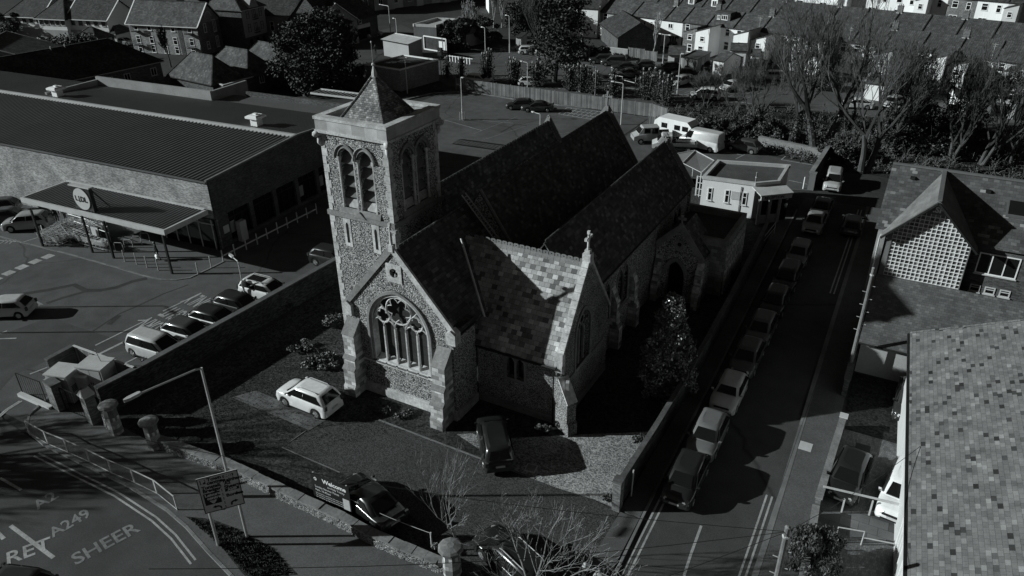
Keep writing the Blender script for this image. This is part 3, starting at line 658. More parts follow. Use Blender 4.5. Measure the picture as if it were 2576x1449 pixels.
def cross(p, h, mat, fl=False):
    m = MB(); p = Vector(p); m.box(p.x-.16, p.x+.16, p.y-.16, p.y+.16, p.z-.3, p.z+.12); m.tube([p+Vector((0, 0, .1)), p+Vector((0, 0, h))], [.09, .07], 6)
    ax = Vector((0, 1, 0)) if fl else Vector((1, 0, 0)); c = p+Vector((0, 0, h*.72))
    m.beam(c-ax*h*.28, c+ax*h*.28, .11, .11)
    for q in (c-ax*h*.28, c+ax*h*.28, p+Vector((0, 0, h))): m.obox((q.x, q.y, q.z-.09), .16, .16, .18)
    R = h*.17
    m.tube([c+ax*R*cos(a)+Vector((0, 0, R*sin(a))) for a in [2*pi*i/12 for i in range(12)]], .035, 4, closed=True)
    return cp('gable_cross', m, mat)
cross((GX, GY, 10.85), 1.35, STONE); cross((-24.2, 60.0, 11.8), 1.25, STONED); cross((-18.5, 58.9, 10.1), .5, STONED); cross((-29.6, 59.8, 10.1), .3, STONED)
# ---- aisle walls
m = MB(); AX = -16.2
m.holed(lambda u, v, d: (AX-d, u, v), [(39.2, 0), (58.8, 0), (58.8, 6.25), (39.2, 6.25)], [arch(y, .42, 2.6, 4.7, 5.5, 6) for y in (40.7, 44.0, 55.6)]+[arch(y+1.05, .42, 2.6, 4.7, 5.5, 6) for y in (40.7, 44.0, 55.6)], .35)
cp('aisle_wall', m, RUBBLE); m = MB(); m.box(-31.9, -31.6, 39.3, 59.7, 0, 6.1); cp('aisle_wall', m, RUBBLE)
for y in (40.7, 41.75, 44.0, 45.05, 55.6, 56.65):
    m = MB(); A0 = arch(y, .6, 2.5, 4.7, 5.7, 6); A1 = arch(y, .42, 2.6, 4.7, 5.5, 6)
    m.grid([[(AX, p[0], p[1]) for p in A0], [(AX+.05, p[0], p[1]) for p in A0], [(AX+.05, p[0], p[1]) for p in A1], [(AX-.1, p[0], p[1]) for p in A1]], True); o = cp('window', m, STONED)
    m = MB(); m.poly([(AX-.3, p[0], p[1]) for p in A1]); cp('pane', m, GLASS, o)
m = MB(); m.box(AX, AX+.06, 39.3, 47, 2.25, 2.4); cp('string_course', m, STONED)
for y in (42.9, 46.3):
    m = MB(); m.ext([(AX-.1, y-.3, 0), (AX+.7, y-.3, 0), (AX+.7, y-.3, 1.6), (AX+.45, y-.3, 2.1), (AX+.45, y-.3, 3.6), (AX, y-.3, 4.7), (AX-.1, y-.3, 4.7)], (0, .6, 0)); cp('buttress', m, ASHLAR)
m = MB(); m.tube([(-15.95, 37.5, 6.28), (-15.95, 58.7, 6.28)], .075, 6); cp('gutter', m, DARK); m = MB(); m.tube([(-21.0, 31.0, 5.9), (-21.0, 33.0, 5.9)], .075, 6); cp('gutter', m, DARK)
# ---- transept
m = MB(); TW, TG = 33.35, -15.5
m.holed(lambda u, v, d: (u, TW+d, v), [(-21.2, 0), (TG, 0), (TG, 4.35), (-21.2, 4.35)], [arch(-18.85, .26, 2.35, 3.5, 3.82, 5), arch(-18.2, .26, 2.35, 3.5, 3.82, 5)], .35)
m.holed(lambda u, v, d: (TG-d, u, v), [(TW, 0), (40.3, 0), (40.3, 4.6), (36.8, 9.45), (TW, 4.6)], [arch(36.3, 1.0, 2.85, 5.2, 6.5, 8)], .4)
cp('transept_wall', m, RUBBLES)
m = MB()
m.ext([(-23.9, 36.8, 9.35), (-23.9, 33.05, 4.25), (-23.9, 33.05, 4.1), (-23.9, 36.8, 9.2)], (TG+23.9-.22, 0, 0)); cp('transept_roof', m, SLATEL)
m = MB(); m.ext([(-23.9, 36.8, 9.35), (-23.9, 40.5, 4.3), (-23.9, 40.5, 4.15), (-23.9, 36.8, 9.2)], (TG+23.9-.22, 0, 0)); cp('transept_roof', m, SLATE)
m = MB(); n = 19
for i in range(n):
    x0 = -23.3+i*.4; 
    m.holed(lambda u, v, d: (u, 36.77+d, v), [(x0+.02, 9.3), (x0+.38, 9.3), (x0+.38, 9.52), (x0+.3, 9.58), (x0+.1, 9.58), (x0+.02, 9.52)], [circ(x0+.2, 9.44, .045, 6)], .06)
    m.ext([(x0+.01, 36.6, 9.1), (x0+.01, 36.8, 9.36), (x0+.01, 37.0, 9.1)], (.375, 0, 0))
cp('ridge_tiles', m, m_plain('crest_tile', .2, .3, 9, 1, .85))
m = MB()
for k in range(12):
    z0, z1 = 4.75+k*.4, 4.75+(k+1)*.4-.015; ya = lambda z: 36.8-(9.6-z)/1.385
    m.ext([(TG-.3, ya(z0), z0), (TG-.3, ya(z1), z1), (TG-.3, ya(z1)-.14, z1+.1), (TG-.3, ya(z0)-.14, z0+.1)], (.42, 0, 0))
    yb = lambda z: 36.8+(9.6-z)/1.385
    m.ext([(TG-.3, yb(z0), z0), (TG-.3, yb(z1), z1), (TG-.3, yb(z1)+.14, z1+.1), (TG-.3, yb(z0)+.14, z0+.1)], (.42, 0, 0))
cp('gable_coping', m, STONE)
m = MB(); m.ext([(TG-.35, 33.15, 4.15), (TG+.15, 33.15, 4.15), (TG+.15, 33.15, 5.1), (TG-.35, 33.15, 5.1)], (0, .35, 0)); m.ext([(TG-.35, 33.1, 3.9), (TG+.15, 33.1, 3.9), (TG+.15, 33.45, 3.6), (TG-.35, 33.45, 3.6)], (0, 0, .5)); m.obox((TG-.08, 36.8, 9.3), .5, .5, .7); cp('kneeler_stone', m, STONE)
cross((TG-.08, 36.8, 10.1), 1.2, STONE, True)
m = MB(); A0 = arch(36.3, 1.2, 2.75, 5.2, 6.75, 8); A1 = arch(36.3, 1.0, 2.85, 5.2, 6.5, 8)
m.grid([[(TG, p[0], p[1]) for p in A0], [(TG+.08, p[0], p[1]) for p in A0], [(TG+.08, p[0], p[1]) for p in A1], [(TG-.05, p[0], p[1]) for p in A1]], True); o = cp('window', m, STONED)
m = MB(); m.poly([(TG-.35, p[0], p[1]) for p in A1]); cp('pane', m, GLASS, o)
m = MB()
for y in (35.97, 36.63): m.box(TG-.2, TG-.06, y-.06, y+.06, 2.85, 5.3)
for c in (35.63, 36.3, 36.97): m.tube([(TG-.12, p[0], p[1]) for p in arch(c, .33, 5.0, 5.0, 5.55, 5)[2:]], .05, 5)
m.tube([(TG-.12, p[0], p[1]) for p in circ(36.3, 5.85, .3, 12)], .05, 5, closed=True); cp('tracery', m, STONED, o)
m = MB(); m.box(TG, TG+.08, 33.4, 39.5, 2.6, 2.75); cp('string_course', m, STONED)
m = MB(); m.holed(lambda u, v, d: (u, TW-.05+d, v), [(-19.35, 2.1), (-17.75, 2.1), (-17.75, 4.0), (-19.35, 4.0)], [arch(-18.85, .26, 2.35, 3.5, 3.82, 5), arch(-18.2, .26, 2.35, 3.5, 3.82, 5)], .1); o = cp('window', m, STONED)
m = MB(); m.box(-19.2, -17.9, TW+.3, TW+.33, 2.3, 3.9); cp('pane', m, GLASS, o)
m = MB(); m.tube([(-21.1, 33.0, 4.15), (TG-.2, 33.0, 4.15)], .08, 6); cp('gutter', m, DARK)
m = MB(); m.tube([(TG-.42, 33.0, 4.1), (TG-.42, 33.2, 3.8), (TG-.42, 33.2, .1)], .055, 6); cp('drainpipe', m, DARK)
m = MB(); m.box(-21.1, TG+.1, TW-.14, TW, 0, .5); m.box(TG, TG+.14, TW-.1, 40, 0, .5); cp('plinth', m, STONED)
# corner buttress of the transept, set diagonally
m = MB(); c0 = Vector((TG, TW, 0)); dd = Vector((1, -.55, 0)).normalized(); nn = Vector((-dd.y, dd.x, 0))
prof = [(-.3, 0), (1.25, 0), (1.25, .8), (1.1, .95), (1.1, 2.3), (.2, 3.5), (-.3, 3.5)]
m.ext([c0+dd*a+Vector((0, 0, b))-nn*.33 for a, b in prof], nn*.66); o = cp('buttress', m, RUBBLES)
m = MB(); m.ext([c0+dd*a+Vector((0, 0, b))-nn*.36 for a, b in ((1.14, 2.25), (.2, 3.5), (.2, 3.62), (1.2, 2.3))], nn*.72); m.obox((c0.x+.55, c0.y-.3, 3.0), .2, .3, .5, .4); cp('weathering', m, STONE, o)
# lead valley between the front roof and the transept roof
m = MB(); m.tube([at(1160, 600, 10.0), at(1219, 797, 6.3)], .07, 5); cp('lead_flashing', m, METALW)
m = MB(); m.obox((-21.25, 32.0, 6.35), .7, 1.5, .06, 0); cp('roof_hatch', m, SLATE)
# ---- porch
PY0 = 47.2
pl = onX(*ZH(1050, 710), AX+.05); PY0 = pl.y
pa = onY(*ZH(1430, 470), PY0); pr = onY(*ZH(1750, 990), PY0); pd = onY(*ZH(1330, 960), PY0); pdl = onY(*ZH(1195, 1150), PY0); pdr = onY(*ZH(1470, 1180), PY0)
print('porch', pl, pa, pr, pd, pdl, pdr)
px0, px1, pzx = pl.x, pr.x, pa.x
zb = min(pl.z, pr.z)
m = MB(); dc = (pdl.x+pdr.x)/2; dh = (pdr.x-pdl.x)/2
DOOR = arch(dc, dh, .02, pdl.z, pd.z, 8)
m.holed(lambda u, v, d: (u, PY0+d, v), [(px0, 0), (px1, 0), (px1, pr.z), (pzx, pa.z), (px0, pl.z)], [DOOR], .8)
m.poly([(px1, PY0, 0), (px1, PY0+3.6, 0), (px1, PY0+3.6, pr.z), (px1, PY0, pr.z)]); cp('porch_wall', m, RUBBLE)
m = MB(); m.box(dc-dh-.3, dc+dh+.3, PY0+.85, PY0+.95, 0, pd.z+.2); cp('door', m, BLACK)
m = MB(); A0 = arch(dc, dh+.3, 0, pdl.z, pd.z+.35, 8); A1 = arch(dc, dh, 0, pdl.z, pd.z, 8)
m.grid([[(p[0], PY0-.09, p[1]) for p in A0[2:]], [(p[0], PY0-.09, p[1]) for p in A1[2:]]]); m.grid([[(p[0], PY0, p[1]) for p in A0[2:]], [(p[0], PY0-.09, p[1]) for p in A0[2:]]]); cp('door_arch', m, STONED)
m = MB(); 
for e in (pl, pr): m.beam((pzx, PY0, pa.z+.1), (e.x, PY0, e.z+.05), .45, .14, (0, 1, 0))
cp('gable_coping', m, STONED)
m = MB()
for e in (pl, pr): m.ext([(pzx, PY0+.2, pa.z-.12), (e.x, PY0+.2, e.z-.15), (e.x, PY0+.2, e.z-.28), (pzx, PY0+.2, pa.z-.25)], (0, 3.5, 0))
cp('porch_roof', m, SLATE)
cross((pzx, PY0, pa.z+.25), .75, STONED)
m = MB(); m.holed(lambda u, v, d: (u, PY0-.06+d, v), [(pzx-.32, pa.z-1.75), (pzx+.32, pa.z-1.75), (pzx+.32, pa.z-.95), (pzx-.32, pa.z-.95)], [circ(pzx, pa.z-1.3, .17, 8)], .05); o = cp('niche', m, STONED)
m = MB(); m.poly([(p[0], PY0-.02, p[1]) for p in circ(pzx, pa.z-1.3, .17, 8)]); cp('pane', m, BLACK, o)
for x in (px0+.1, px1-.35):
    m = MB(); m.ext([(x, PY0+.1, 0), (x, PY0-.9, 0), (x, PY0-.9, 1.5), (x, PY0-.5, 2.0), (x, PY0-.5, 2.8), (x, PY0, 3.6), (x, PY0+.1, 3.6)], (.5, 0, 0)); cp('buttress', m, ASHLAR)
# ---- flat roofed vestry beyond the porch
VZ = 4.2
va, vb, vc, vd = at(*ZH(1540, 180), VZ), at(*ZH(2380, 330), VZ), at(*ZH(2080, 775), VZ), at(*ZH(1905, 745), VZ)
print('vestry', va, vb, vc, vd)
vx0, vx1, vy0, vy1 = AX, vb.x+.15, PY0+2.2, vb.y
m = MB(); m.box(vx0, vx1, vy0, vy1, 0, VZ-.05); cp('vestry_wall', m, m_tiles('banded_stone', .5, .3, [(0, .16), (1, .3)], .05, .08, .5, .5, bump=.4, slope=False))
m = MB(); m.box(vx0+.1, vx1-.3, vy0+.3, vy1-.3, VZ-.04, VZ+.0); cp('flat_roof', m, ROOFELT)
m = MB()
for a, b, c, d in ((vx0, vx1, vy0-.06, vy0+.3), (vx1-.3, vx1+.06, vy0+.3, vy1-.3), (vx0, vx1, vy1-.3, vy1+.06)): m.box(a, b, c, d, VZ-.03, VZ+.55)
cp('parapet', m, STONED)
m = MB()
for k in range(9):
    y = vy0+.5+k*(vy1-vy0-1)/8; m.box(vx1+.0, vx1+.14, y-.12, y+.12, 0, VZ-.1)
cp('pilaster', m, ASHLAR)
for k in range(4):
    y = vy0+.5+(k*2+1)*(vy1-vy0-1)/8; m = MB(); m.box(vx1+.01, vx1+.04, y-.35, y+.35, 1.2, 2.8); cp('window', m, GLASS)
# ---- ladder lying on the nave roof
LA_, LB_ = onX(1173, 494, -25.0), onX(1259, 610, -21.6)
la = Vector((-25.2, 38.75, 11.2)); lb = Vector((-22.2, 38.75, 7.85))
lad = thing('ladder', 'long pale ladder lying up the dark slope at the end of the nave roof', 'ladder', la)
m = MB(); dl = (lb-la); sdv = Vector((0, 1, 0)); nrm = sdv.cross(dl).normalized()
if nrm.z < 0: nrm = -nrm
for s in (-.0, -.42): m.beam(la+sdv*s+nrm*.15, lb+sdv*s+nrm*.15, .07, .05, (0, 1, 0))
m.build('stile', METALG, lad, la)
m = MB()
for i in range(1, 20): p = la.lerp(lb, i/20)+nrm*.15; m.tube([p, p-sdv*.42], .022, 4)
m.build('rung', METALG, lad, la)
def wall_run(name, pts, th, h, mat, label, cat='wall', cope=None, ch=.08, copew=.06, z0=0):
    """free-standing wall along pts with a coping"""
    t = thing(name, label, cat, (pts[0][0], pts[0][1], 0)); org = t.location
    for k, (w_, a, b, mt, nm) in enumerate(((th, z0, h, mat, 'wall_face'), (th+copew*2, h, h+ch, cope, 'coping'))):
        if mt is None: continue
        m = MB(); P = [Vector((p[0], p[1], 0)) for p in pts]; rows = []
        for i, p in enumerate(P):
            d = (P[min(i+1, len(P)-1)]-P[max(i-1, 0)]).normalized(); n = Vector((-d.y, d.x, 0))*w_/2
            rows.append([p+n+Vector((0, 0, a)), p+n+Vector((0, 0, b)), p-n+Vector((0, 0, b)), p-n+Vector((0, 0, a))])
        m.grid(rows); m.poly(rows[0]); m.poly(rows[-1]); m.build(nm, mt, t, org)
    return t
def rough_wall(pts, th, h):
    """low rubble wall with an irregular rounded top"""
    m = MB(); P = [Vector((p[0], p[1], 0)) for p in pts]; L = [0]
    for i in range(1, len(P)): L.append(L[-1]+(P[i]-P[i-1]).length)
    n = int(L[-1]/.22); rows = []
    for k in range(n+1):
        s = L[-1]*k/n; i = max(j for j in range(len(L)-1) if L[j] <= s+1e-6); q = P[i].lerp(P[i+1], (s-L[i])/(L[i+1]-L[i])); d = (P[i+1]-P[i]).normalized(); nn = Vector((-d.y, d.x, 0))
        rows.append([q+nn*(x*th/2+random.uniform(-.035, .035))+Vector((0, 0, z*h+(random.uniform(-.04, .04) if z > .2 else 0))) for x, z in ((-1.1, 0), (-1.08, .3), (-1.02, .6), (-.95, .86), (-.6, .98), (0, 1.03), (.6, .98), (.95, .86), (1.02, .6), (1.08, .3), (1.1, 0))])
    m.grid(rows); m.poly(rows[0]); m.poly(rows[-1]); return m
WALLT = m_plain('wall_top_stone', .1, .4, 6, 1, .9, .3)
COPEB = m_plain('brick_coping', .1, .3, 6, 1, .9, .3)
# low churchyard wall beside the pavement
lw = [(-34.9, 20.2), (-33.0, 20.45), (-30.2, 20.9), (-27.5, 20.75)]
LOWW = m_rubble('field_rubble', .3, .16, .75, .06, bump=1.)
lwt = thing('low_wall', 'low rubble stone wall between the pavement and the church lawn', 'wall', (lwall[0][0], lwall[0][1], 0)); rough_wall(lwall, .42, .66).build('wall_face', LOWW, lwt, (lwall[0][0], lwall[0][1], 0))
m = MB(); P = [Vector((p[0], p[1], 0)) for p in lwall]; random.seed(8)
for a, b in zip(P[:-1], P[1:]):
    n = max(1, int((b-a).length/.62))
    for k in range(n):
        p, q = a.lerp(b, k/n), a.lerp(b, (k+.97)/n); z = .72+random.uniform(-.02, .02); m.beam(p+Vector((0, 0, z)), q+Vector((0, 0, z+random.uniform(-.015, .015))), .5+random.uniform(-.05, .05), .13)
m.build('coping_stones', m_plain('wall_coping', .2, .35, 7, 1, .9, .4), lwt, (lwall[0][0], lwall[0][1], 0))
# long brick wall between the shop car park and the churchyard
solo_pts = [(-40.9, 20.9), (-40.55, 24), (-40.1, 32), (-39.7, 41.6), (-39.3, 52), (-38.7, 62)]
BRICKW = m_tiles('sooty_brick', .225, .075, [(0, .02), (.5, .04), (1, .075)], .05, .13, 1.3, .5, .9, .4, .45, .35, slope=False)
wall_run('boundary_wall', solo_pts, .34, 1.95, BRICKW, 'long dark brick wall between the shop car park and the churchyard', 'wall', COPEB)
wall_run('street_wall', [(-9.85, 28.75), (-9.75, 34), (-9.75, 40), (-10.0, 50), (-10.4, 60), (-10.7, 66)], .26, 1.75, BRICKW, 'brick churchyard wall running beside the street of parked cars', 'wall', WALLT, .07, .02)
t = thing('wall_pier', 'square brick pier ending the churchyard wall beside the street', 'pier', (-9.85, 28.5, 0))
m = MB(); m.obox((0, 0, 0), .42, .5, 1.95); m.build('shaft', BRICK, t); m = MB(); m.obox((0, 0, 1.95), .5, .58, .09); m.build('coping', WALLT, t)
def stone_pier(p, h, label, r=.5, name='gatepost', cat='gatepost', a=0.25, flat_=False, grp=None):
    t = thing(name, label, cat, (p[0], p[1], 0), a, grp)
    m = MB(); s = r*.78
    m.grid([[(sx*s*k, sy*s*k, z) for sx, sy in ((-1, -.45), (-.45, -1), (.45, -1), (1, -.45), (1, .45), (.45, 1), (-.45, 1), (-1, .45))] for k, z in ((1.08, 0), (1.04, .5), (1, h*.6), (1, h-.16))], True); m.build('shaft', ASHLAR, t)
    m = MB(); m.lathe((0, 0, h-.16), [(r*1.0, 0), (r*1.22, .05), (r*1.22, .15), (r*1.0, .22), (r*.35, .3)], 10); m.build('cap', STONED, t)
    return t
gp = [at(*R7(825, 400)), at(*R7(1120, 512))]
stone_pier((gp[0].x+.1, gp[0].y+.45), 2.15, 'stone gatepost with rounded cap on the bin-store side of the church gate', .46)
stone_pier((gp[1].x+.1, gp[1].y+.45), 2.0, 'stone gatepost with rounded cap where the low wall starts', .46)
stone_pier((-15.15, 20.85), 1.75, 'stone entrance pier with round cap at the right end of the low wall', .5, 'entrance_pier', 'pier')
# church gate, wrought iron, half open between the posts
t = thing('gate', 'black iron churchyard gate standing open between two stone gateposts', 'gate', (gp[1].x-.75, gp[1].y+.55, 0), rad(118))
m = MB(); m.beam((0, 0, .15), (1.6, 0, .15), .04, .05); m.beam((0, 0, 1.2), (1.6, 0, 1.2), .04, .05); m.beam((0, 0, .65), (1.6, 0, .65), .03, .03)
for i in range(17): m.tube([(i*.1, 0, .12), (i*.1, 0, 1.3)], .014, 4)
m.build('gate_leaf', DARK, t); m = MB(); m.tube([(0, 0, 0), (0, 0, 1.4)], .035, 6); m.build('hinge_post', DARK, t)
solo(rough_wall([(gp[0].x-.55, gp[0].y+.55), (gp[0].x-1.1, gp[0].y+.7)], .4, 1.15), 'wall_stub', LOWW, 'short stub of rubble wall left of the capped stone gatepost', 'wall', (gp[0].x-.8, gp[0].y+.6, 0))
# ---- kiosk compound
def panel_fence(name, pts, h, mat, label, n_per=1.8, post=DARK, th=.05, cope=None):
    t = thing(name, label, 'fence', (pts[0][0], pts[0][1], 0)); o = t.location
    for i in range(len(pts)-1):
        a, b = Vector((*pts[i][:2], 0)), Vector((*pts[i+1][:2], 0)); n = max(1, round((b-a).length/n_per)); d = (b-a).normalized()
        for k in range(n):
            p, q = a.lerp(b, k/n)+d*.06, a.lerp(b, (k+1)/n)-d*.06
            m = MB(); m.beam(p+Vector((0, 0, h/2+.03)), q+Vector((0, 0, h/2+.03)), th, h-.06); m.build('panel', mat, t, o)
        for k in range(n+(i == len(pts)-2)):
            p = a.lerp(b, k/n); m = MB(); m.obox((p.x, p.y, 0), .1, .1, h+.1, atan2(d.y, d.x)); m.build('post', post, t, o)
        if cope:
            m = MB(); m.beam(a+Vector((0, 0, h+.13)), b+Vector((0, 0, h+.13)), .14, .05); m.build('capping', cope, t, o)
    return t
c1, c2, c3 = at(*R4(555, 1165), 2.0), at(*R4(1010, 1330), 2.0), at(*R4(345, 1270), 2.0)
panel_fence('compound_fence', [(c1.x, c1.y), (c2.x, c2.y)], 1.95, WOODF, 'timber panel fence on the car park side of the cabinet compound', 1.7, DARK, .06, TRIM)
wall_run('compound_wall', [(c3.x, c3.y), (c1.x-.1, c1.y)], .25, 2.0, BRICKD, 'dark brick wall on the left of the cabinet compound', 'wall', COPEB)
kp = at(*R4(470, 1460)); 
def cabinet(p, a, sx, sy, h, label):
    t = thing('plant_cabinet', label, 'cabinet', (p[0], p[1], 0), a)
    m = MB(); m.obox((0, 0, .12), sx, sy, h-.12); m.build('housing', METALG, t)
    m = MB(); m.obox((0, 0, h), sx+.14, sy+.14, .09); m.build('lid', METALG, t)
    m = MB(); m.obox((0, 0, 0), sx-.1, sy-.1, .12); m.build('plinth', DARK, t)
    for s in (-1, 1):
        m = MB(); m.box(-sx*.42 if s < 0 else .02, -.02 if s < 0 else sx*.42, -sy/2-.02, -sy/2, .25, h-.12); o = m.build('door', METALG, t)
        m = MB(); m.box(s*.08-.015, s*.08+.015, -sy/2-.05, -sy/2-.02, h*.5, h*.5+.16); m.build('handle', DARK, o)
    m = MB()
    for k in range(5): m.box(sx/2, sx/2+.02, -sy*.35, sy*.35, h*.4+k*.1, h*.4+k*.1+.05)
    m.build('vent', DARK, t); return t
kc = at(*R4(555, 1330), 2.1)
cabinet((kc.x-.4, kc.y-.5), .3, 1.5, 1.3, 2.1, 'pale metal cabinet with dark vent, left of two in the walled compound')
kc2 = at(*R4(635, 1300), 2.2); t = cabinet((kc2.x+.7, kc2.y+.3), .3, 1.7, 1.3, 2.3, 'taller pale metal cabinet with an aerial, right of two in the compound')
m = MB(); m.tube([(.3, .2, 2.3), (.22, .1, 3.3)], .025, 5); m.build('aerial', METALG, t)
kc3 = at(*R4(620, 1380), 1.8); cabinet((kc3.x, kc3.y), .3, .7, .6, 1.75, 'small pale cabinet in front of the two larger cabinets')
# compound front: steel mesh panels, brick piers and concrete kerb
def rail_panel(name, a, b, h, label, mat=METALG, n=12, mesh=True, cat='railing', grp=None, rail=.045):
    t = thing(name, label, cat, (a[0], a[1], 0), 0, grp); o = t.location; A, B = Vector((a[0], a[1], 0)), Vector((b[0], b[1], 0)); d = (B-A).normalized()
    m = MB(); m.beam(A+Vector((0, 0, h)), B+Vector((0, 0, h)), rail, rail); m.build('top_rail', mat, t, o)
    m = MB(); m.beam(A+Vector((0, 0, .12)), B+Vector((0, 0, .12)), rail*.8, rail*.8); m.build('bottom_rail', mat, t, o)
    for p in (A, B): m = MB(); m.obox((p.x, p.y, 0), .05, .05, h, atan2(d.y, d.x)); m.build('post', mat, t, o)
    m = MB()
    for i in range(1, n): p = A.lerp(B, i/n); m.tube([p+Vector((0, 0, .12)), p+Vector((0, 0, h))], .009, 3, False)
    m.build('infill_bars', mat, t, o); return t
e = [at(*R7(160, 90)), at(*R7(330, 165)), at(*R7(410, 215)), at(*R7(490, 245)), at(*R7(650, 320))]
rail_panel('compound_railing', (e[0].x, e[0].y+.15), (e[1].x, e[1].y+.25), 1.7, 'dark steel railing at the street corner of the cabinet compound', DARK, 10)
t = thing('brick_pier', 'wide brick pier between the railing and the compound gate', 'pier', (e[2].x, e[2].y+.45, 0), -.12); m = MB(); m.obox((0, 0, 0), .95, .6, 2.0); m.build('shaft', BRICK, t); m = MB(); m.obox((0, 0, 2.0), 1.02, .66, .08); m.build('coping', COPEB, t)
t = thing('brick_pier', 'brick pier with peaked cap between compound gate and stone gatepost', 'pier', (e[4].x+.2, e[4].y+.5, 0), -.12); m = MB(); m.obox((0, 0, 0), .62, .6, 2.1); m.build('shaft', BRICK, t)
m = MB(); m.grid([[(x*.36, y*.36, 2.1) for x, y in ((-1, -1), (1, -1), (1, 1), (-1, 1))], [(x*.36, y*.36, 2.2) for x, y in ((-1, -1), (1, -1), (1, 1), (-1, 1))], [(x*.05, y*.25, 2.6) for x, y in ((-1, -1), (1, -1), (1, 1), (-1, 1))]], True); m.build('cap', TRIM, t)
rail_panel('compound_gate', (e[2].x+.6, e[2].y+.45), (e[4].x-.2, e[4].y+.5), 1.8, 'dark steel mesh gate between the two brick piers', DARK, 9, cat='gate')
m = MB(); m.beam((e[0].x-.1, e[0].y, .12), (e[2].x-.4, e[2].y+.1, .12), .3, .24); solo(m, 'concrete_upstand', TRIM, 'pale concrete upstand under the dark compound railing', 'kerb', (e[0].x, e[0].y, 0))
# ---- pedestrian guard rail along the main road kerb: one panel per thing
gr = [at(*R7(*p)) for p in ((228, 385), (370, 465), (522, 527), (683, 600), (850, 683), (1022, 755), (1192, 838), (1345, 962))]
lab = ['guard rail panel at the far left end of the kerb railing', 'second guard rail panel from the left along the kerb', 'third guard rail panel from the left along the kerb', 'fourth guard rail panel from the left along the kerb', 'guard rail panel third from the sign end of the railing', 'guard rail panel second from the sign end of the railing', 'end guard rail panel nearest the road direction sign']
for i in range(7): rail_panel('guard_rail', (gr[i].x, gr[i].y), (gr[i+1].x-.03, gr[i+1].y), 1.05, lab[i], METALG, 20, grp='guard rail panels along the kerb')
# ---- direction sign
sa, sb = at(*R7(1650, 1225)), at(*R7(1868, 1163)); su = (sb-sa).normalized()
SG = thing('direction_sign', 'large pale road direction sign on two posts beside the pavement', 'road sign', ((sa.x+sb.x)/2, (sa.y+sb.y)/2, 0))
tl, tr_, bl, br_ = [ (px, py) for px, py in (R7(1480, 722), R7(1780, 632), R7(1550, 985), R7(1848, 888))]
nrm_s = Vector((su.y, -su.x, 0)); nrm_s = nrm_s if nrm_s.y < 0 else -nrm_s
def onP(px, py, p0, n): d = ray(px, py); O = Vector((0, 0, CAMZ)); return O+d*((Vector(p0)-O).dot(n)/d.dot(n))
q = [onP(*c, sa+nrm_s*.06, nrm_s) for c in (tl, tr_, br_, bl)]
u0 = min((q[0]-sa).dot(su), (q[3]-sa).dot(su)); u1 = max((q[1]-sa).dot(su), (q[2]-sa).dot(su)); zt = (q[0].z+q[1].z)/2; zb_ = (q[2].z+q[3].z)/2
print('sign', u0, u1, zt, zb_, (sb-sa).length)
SGO = SG.location
for p in (sa, sb): m = MB(); m.tube([p, p+Vector((0, 0, zt-.2))], .075, 8); m.build('post', METALG, SG, SGO)
SIGNF = m_plain('sign_face', .7, .08, 5, .6, .5)
m = MB(); m.beam(sa+su*u0+nrm_s*.1+Vector((0, 0, (zt+zb_)/2)), sa+su*u1+nrm_s*.1+Vector((0, 0, (zt+zb_)/2)), .03, zt-zb_); fc = m.build('face', SIGNF, SG, SGO)
def S(u, v, d=.122): return sa+su*(u0+(u1-u0)*u)+nrm_s*d+Vector((0, 0, zb_+(zt-zb_)*v))
m = MB()
for a, b in (((.015, .015), (.985, .015)), ((.985, .015), (.985, .985)), ((.985, .985), (.015, .985)), ((.015, .985), (.015, .015))): m.beam(S(*a, .118), S(*b, .118), .035, .02, nrm_s)
m.build('border', DARK, fc, None if False else SGO)
def stext(s, u, v, size, mat=DARK, al='LEFT', b=.012): return text_on('lettering', s, size, S(u, v, .124), su, (0, 0, 1), mat, fc, 1.0, b, SGO, al)
HW, HH = u1-u0, zt-zb_
def srect(u_0, u_1, v_0, v_1, mat, d=.1205, nm='panel'):
    m = MB(); m.poly([S(u_0, v_0, d), S(u_1, v_0, d), S(u_1, v_1, d), S(u_0, v_1, d)]); return m.build(nm, mat, fc, SGO, fix=False)
srect(.07, .2, .82, .94, DARK); stext('P', .135, .88, .28, SIGNF, 'CENTER', .03)
stext('Town', .24, .91, .27); stext('centre', .22, .82, .27); stext('Tunstall', .07, .71, .26); stext('Bredgar', .08, .62, .26)
srect(.07, .47, .22, .55, DARK); stext('Leisure', .1, .49, .24, SIGNF); stext('centre', .14, .40, .24, SIGNF)
m = MB()
for a in (-.9, 0, .9): m.tube([S(.27, .26, .123), S(.27+.07*sin(a), .29+.05*cos(a), .123), S(.27+.09*sin(a)*1.1, .33, .123)], .05, 4)
m.build('emblem', SIGNF, fc, SGO)
srect(.62, .88, .86, .93, DARK); stext('(M2)', .75, .895, .2, SIGNF, 'CENTER')
stext('Rainham', .6, .78, .26); stext('A2', .62, .70, .24); stext('Sheerness', .6, .60, .26); srect(.6, .95, .47, .55, DARK); stext('A249', .78, .51, .19, SIGNF, 'CENTER'); stext('Borden', .6, .36, .26)
m = MB()
for i in range(8): m.beam(S(.53, .03+i*.12, .122), S(.53, .10+i*.12, .122), .03, .012, nrm_s)
def arrow(pts, hd):
    m.tube([S(*p, .123) for p in pts], .045, 4); a, b, c = hd; m.poly([S(*a, .126), S(*b, .126), S(*c, .126)])
arrow([(.42, .05), (.41, .11), (.36, .135), (.3, .135)], ((.3, .18), (.22, .135), (.3, .09)))
arrow([(.68, .08), (.69, .14), (.74, .165), (.78, .165)], ((.78, .21), (.86, .165), (.78, .12))); arrow([(.84, .36), (.9, .36)], ((.9, .385), (.95, .36), (.9, .335)))
m.build('arrows', DARK, fc, SGO)
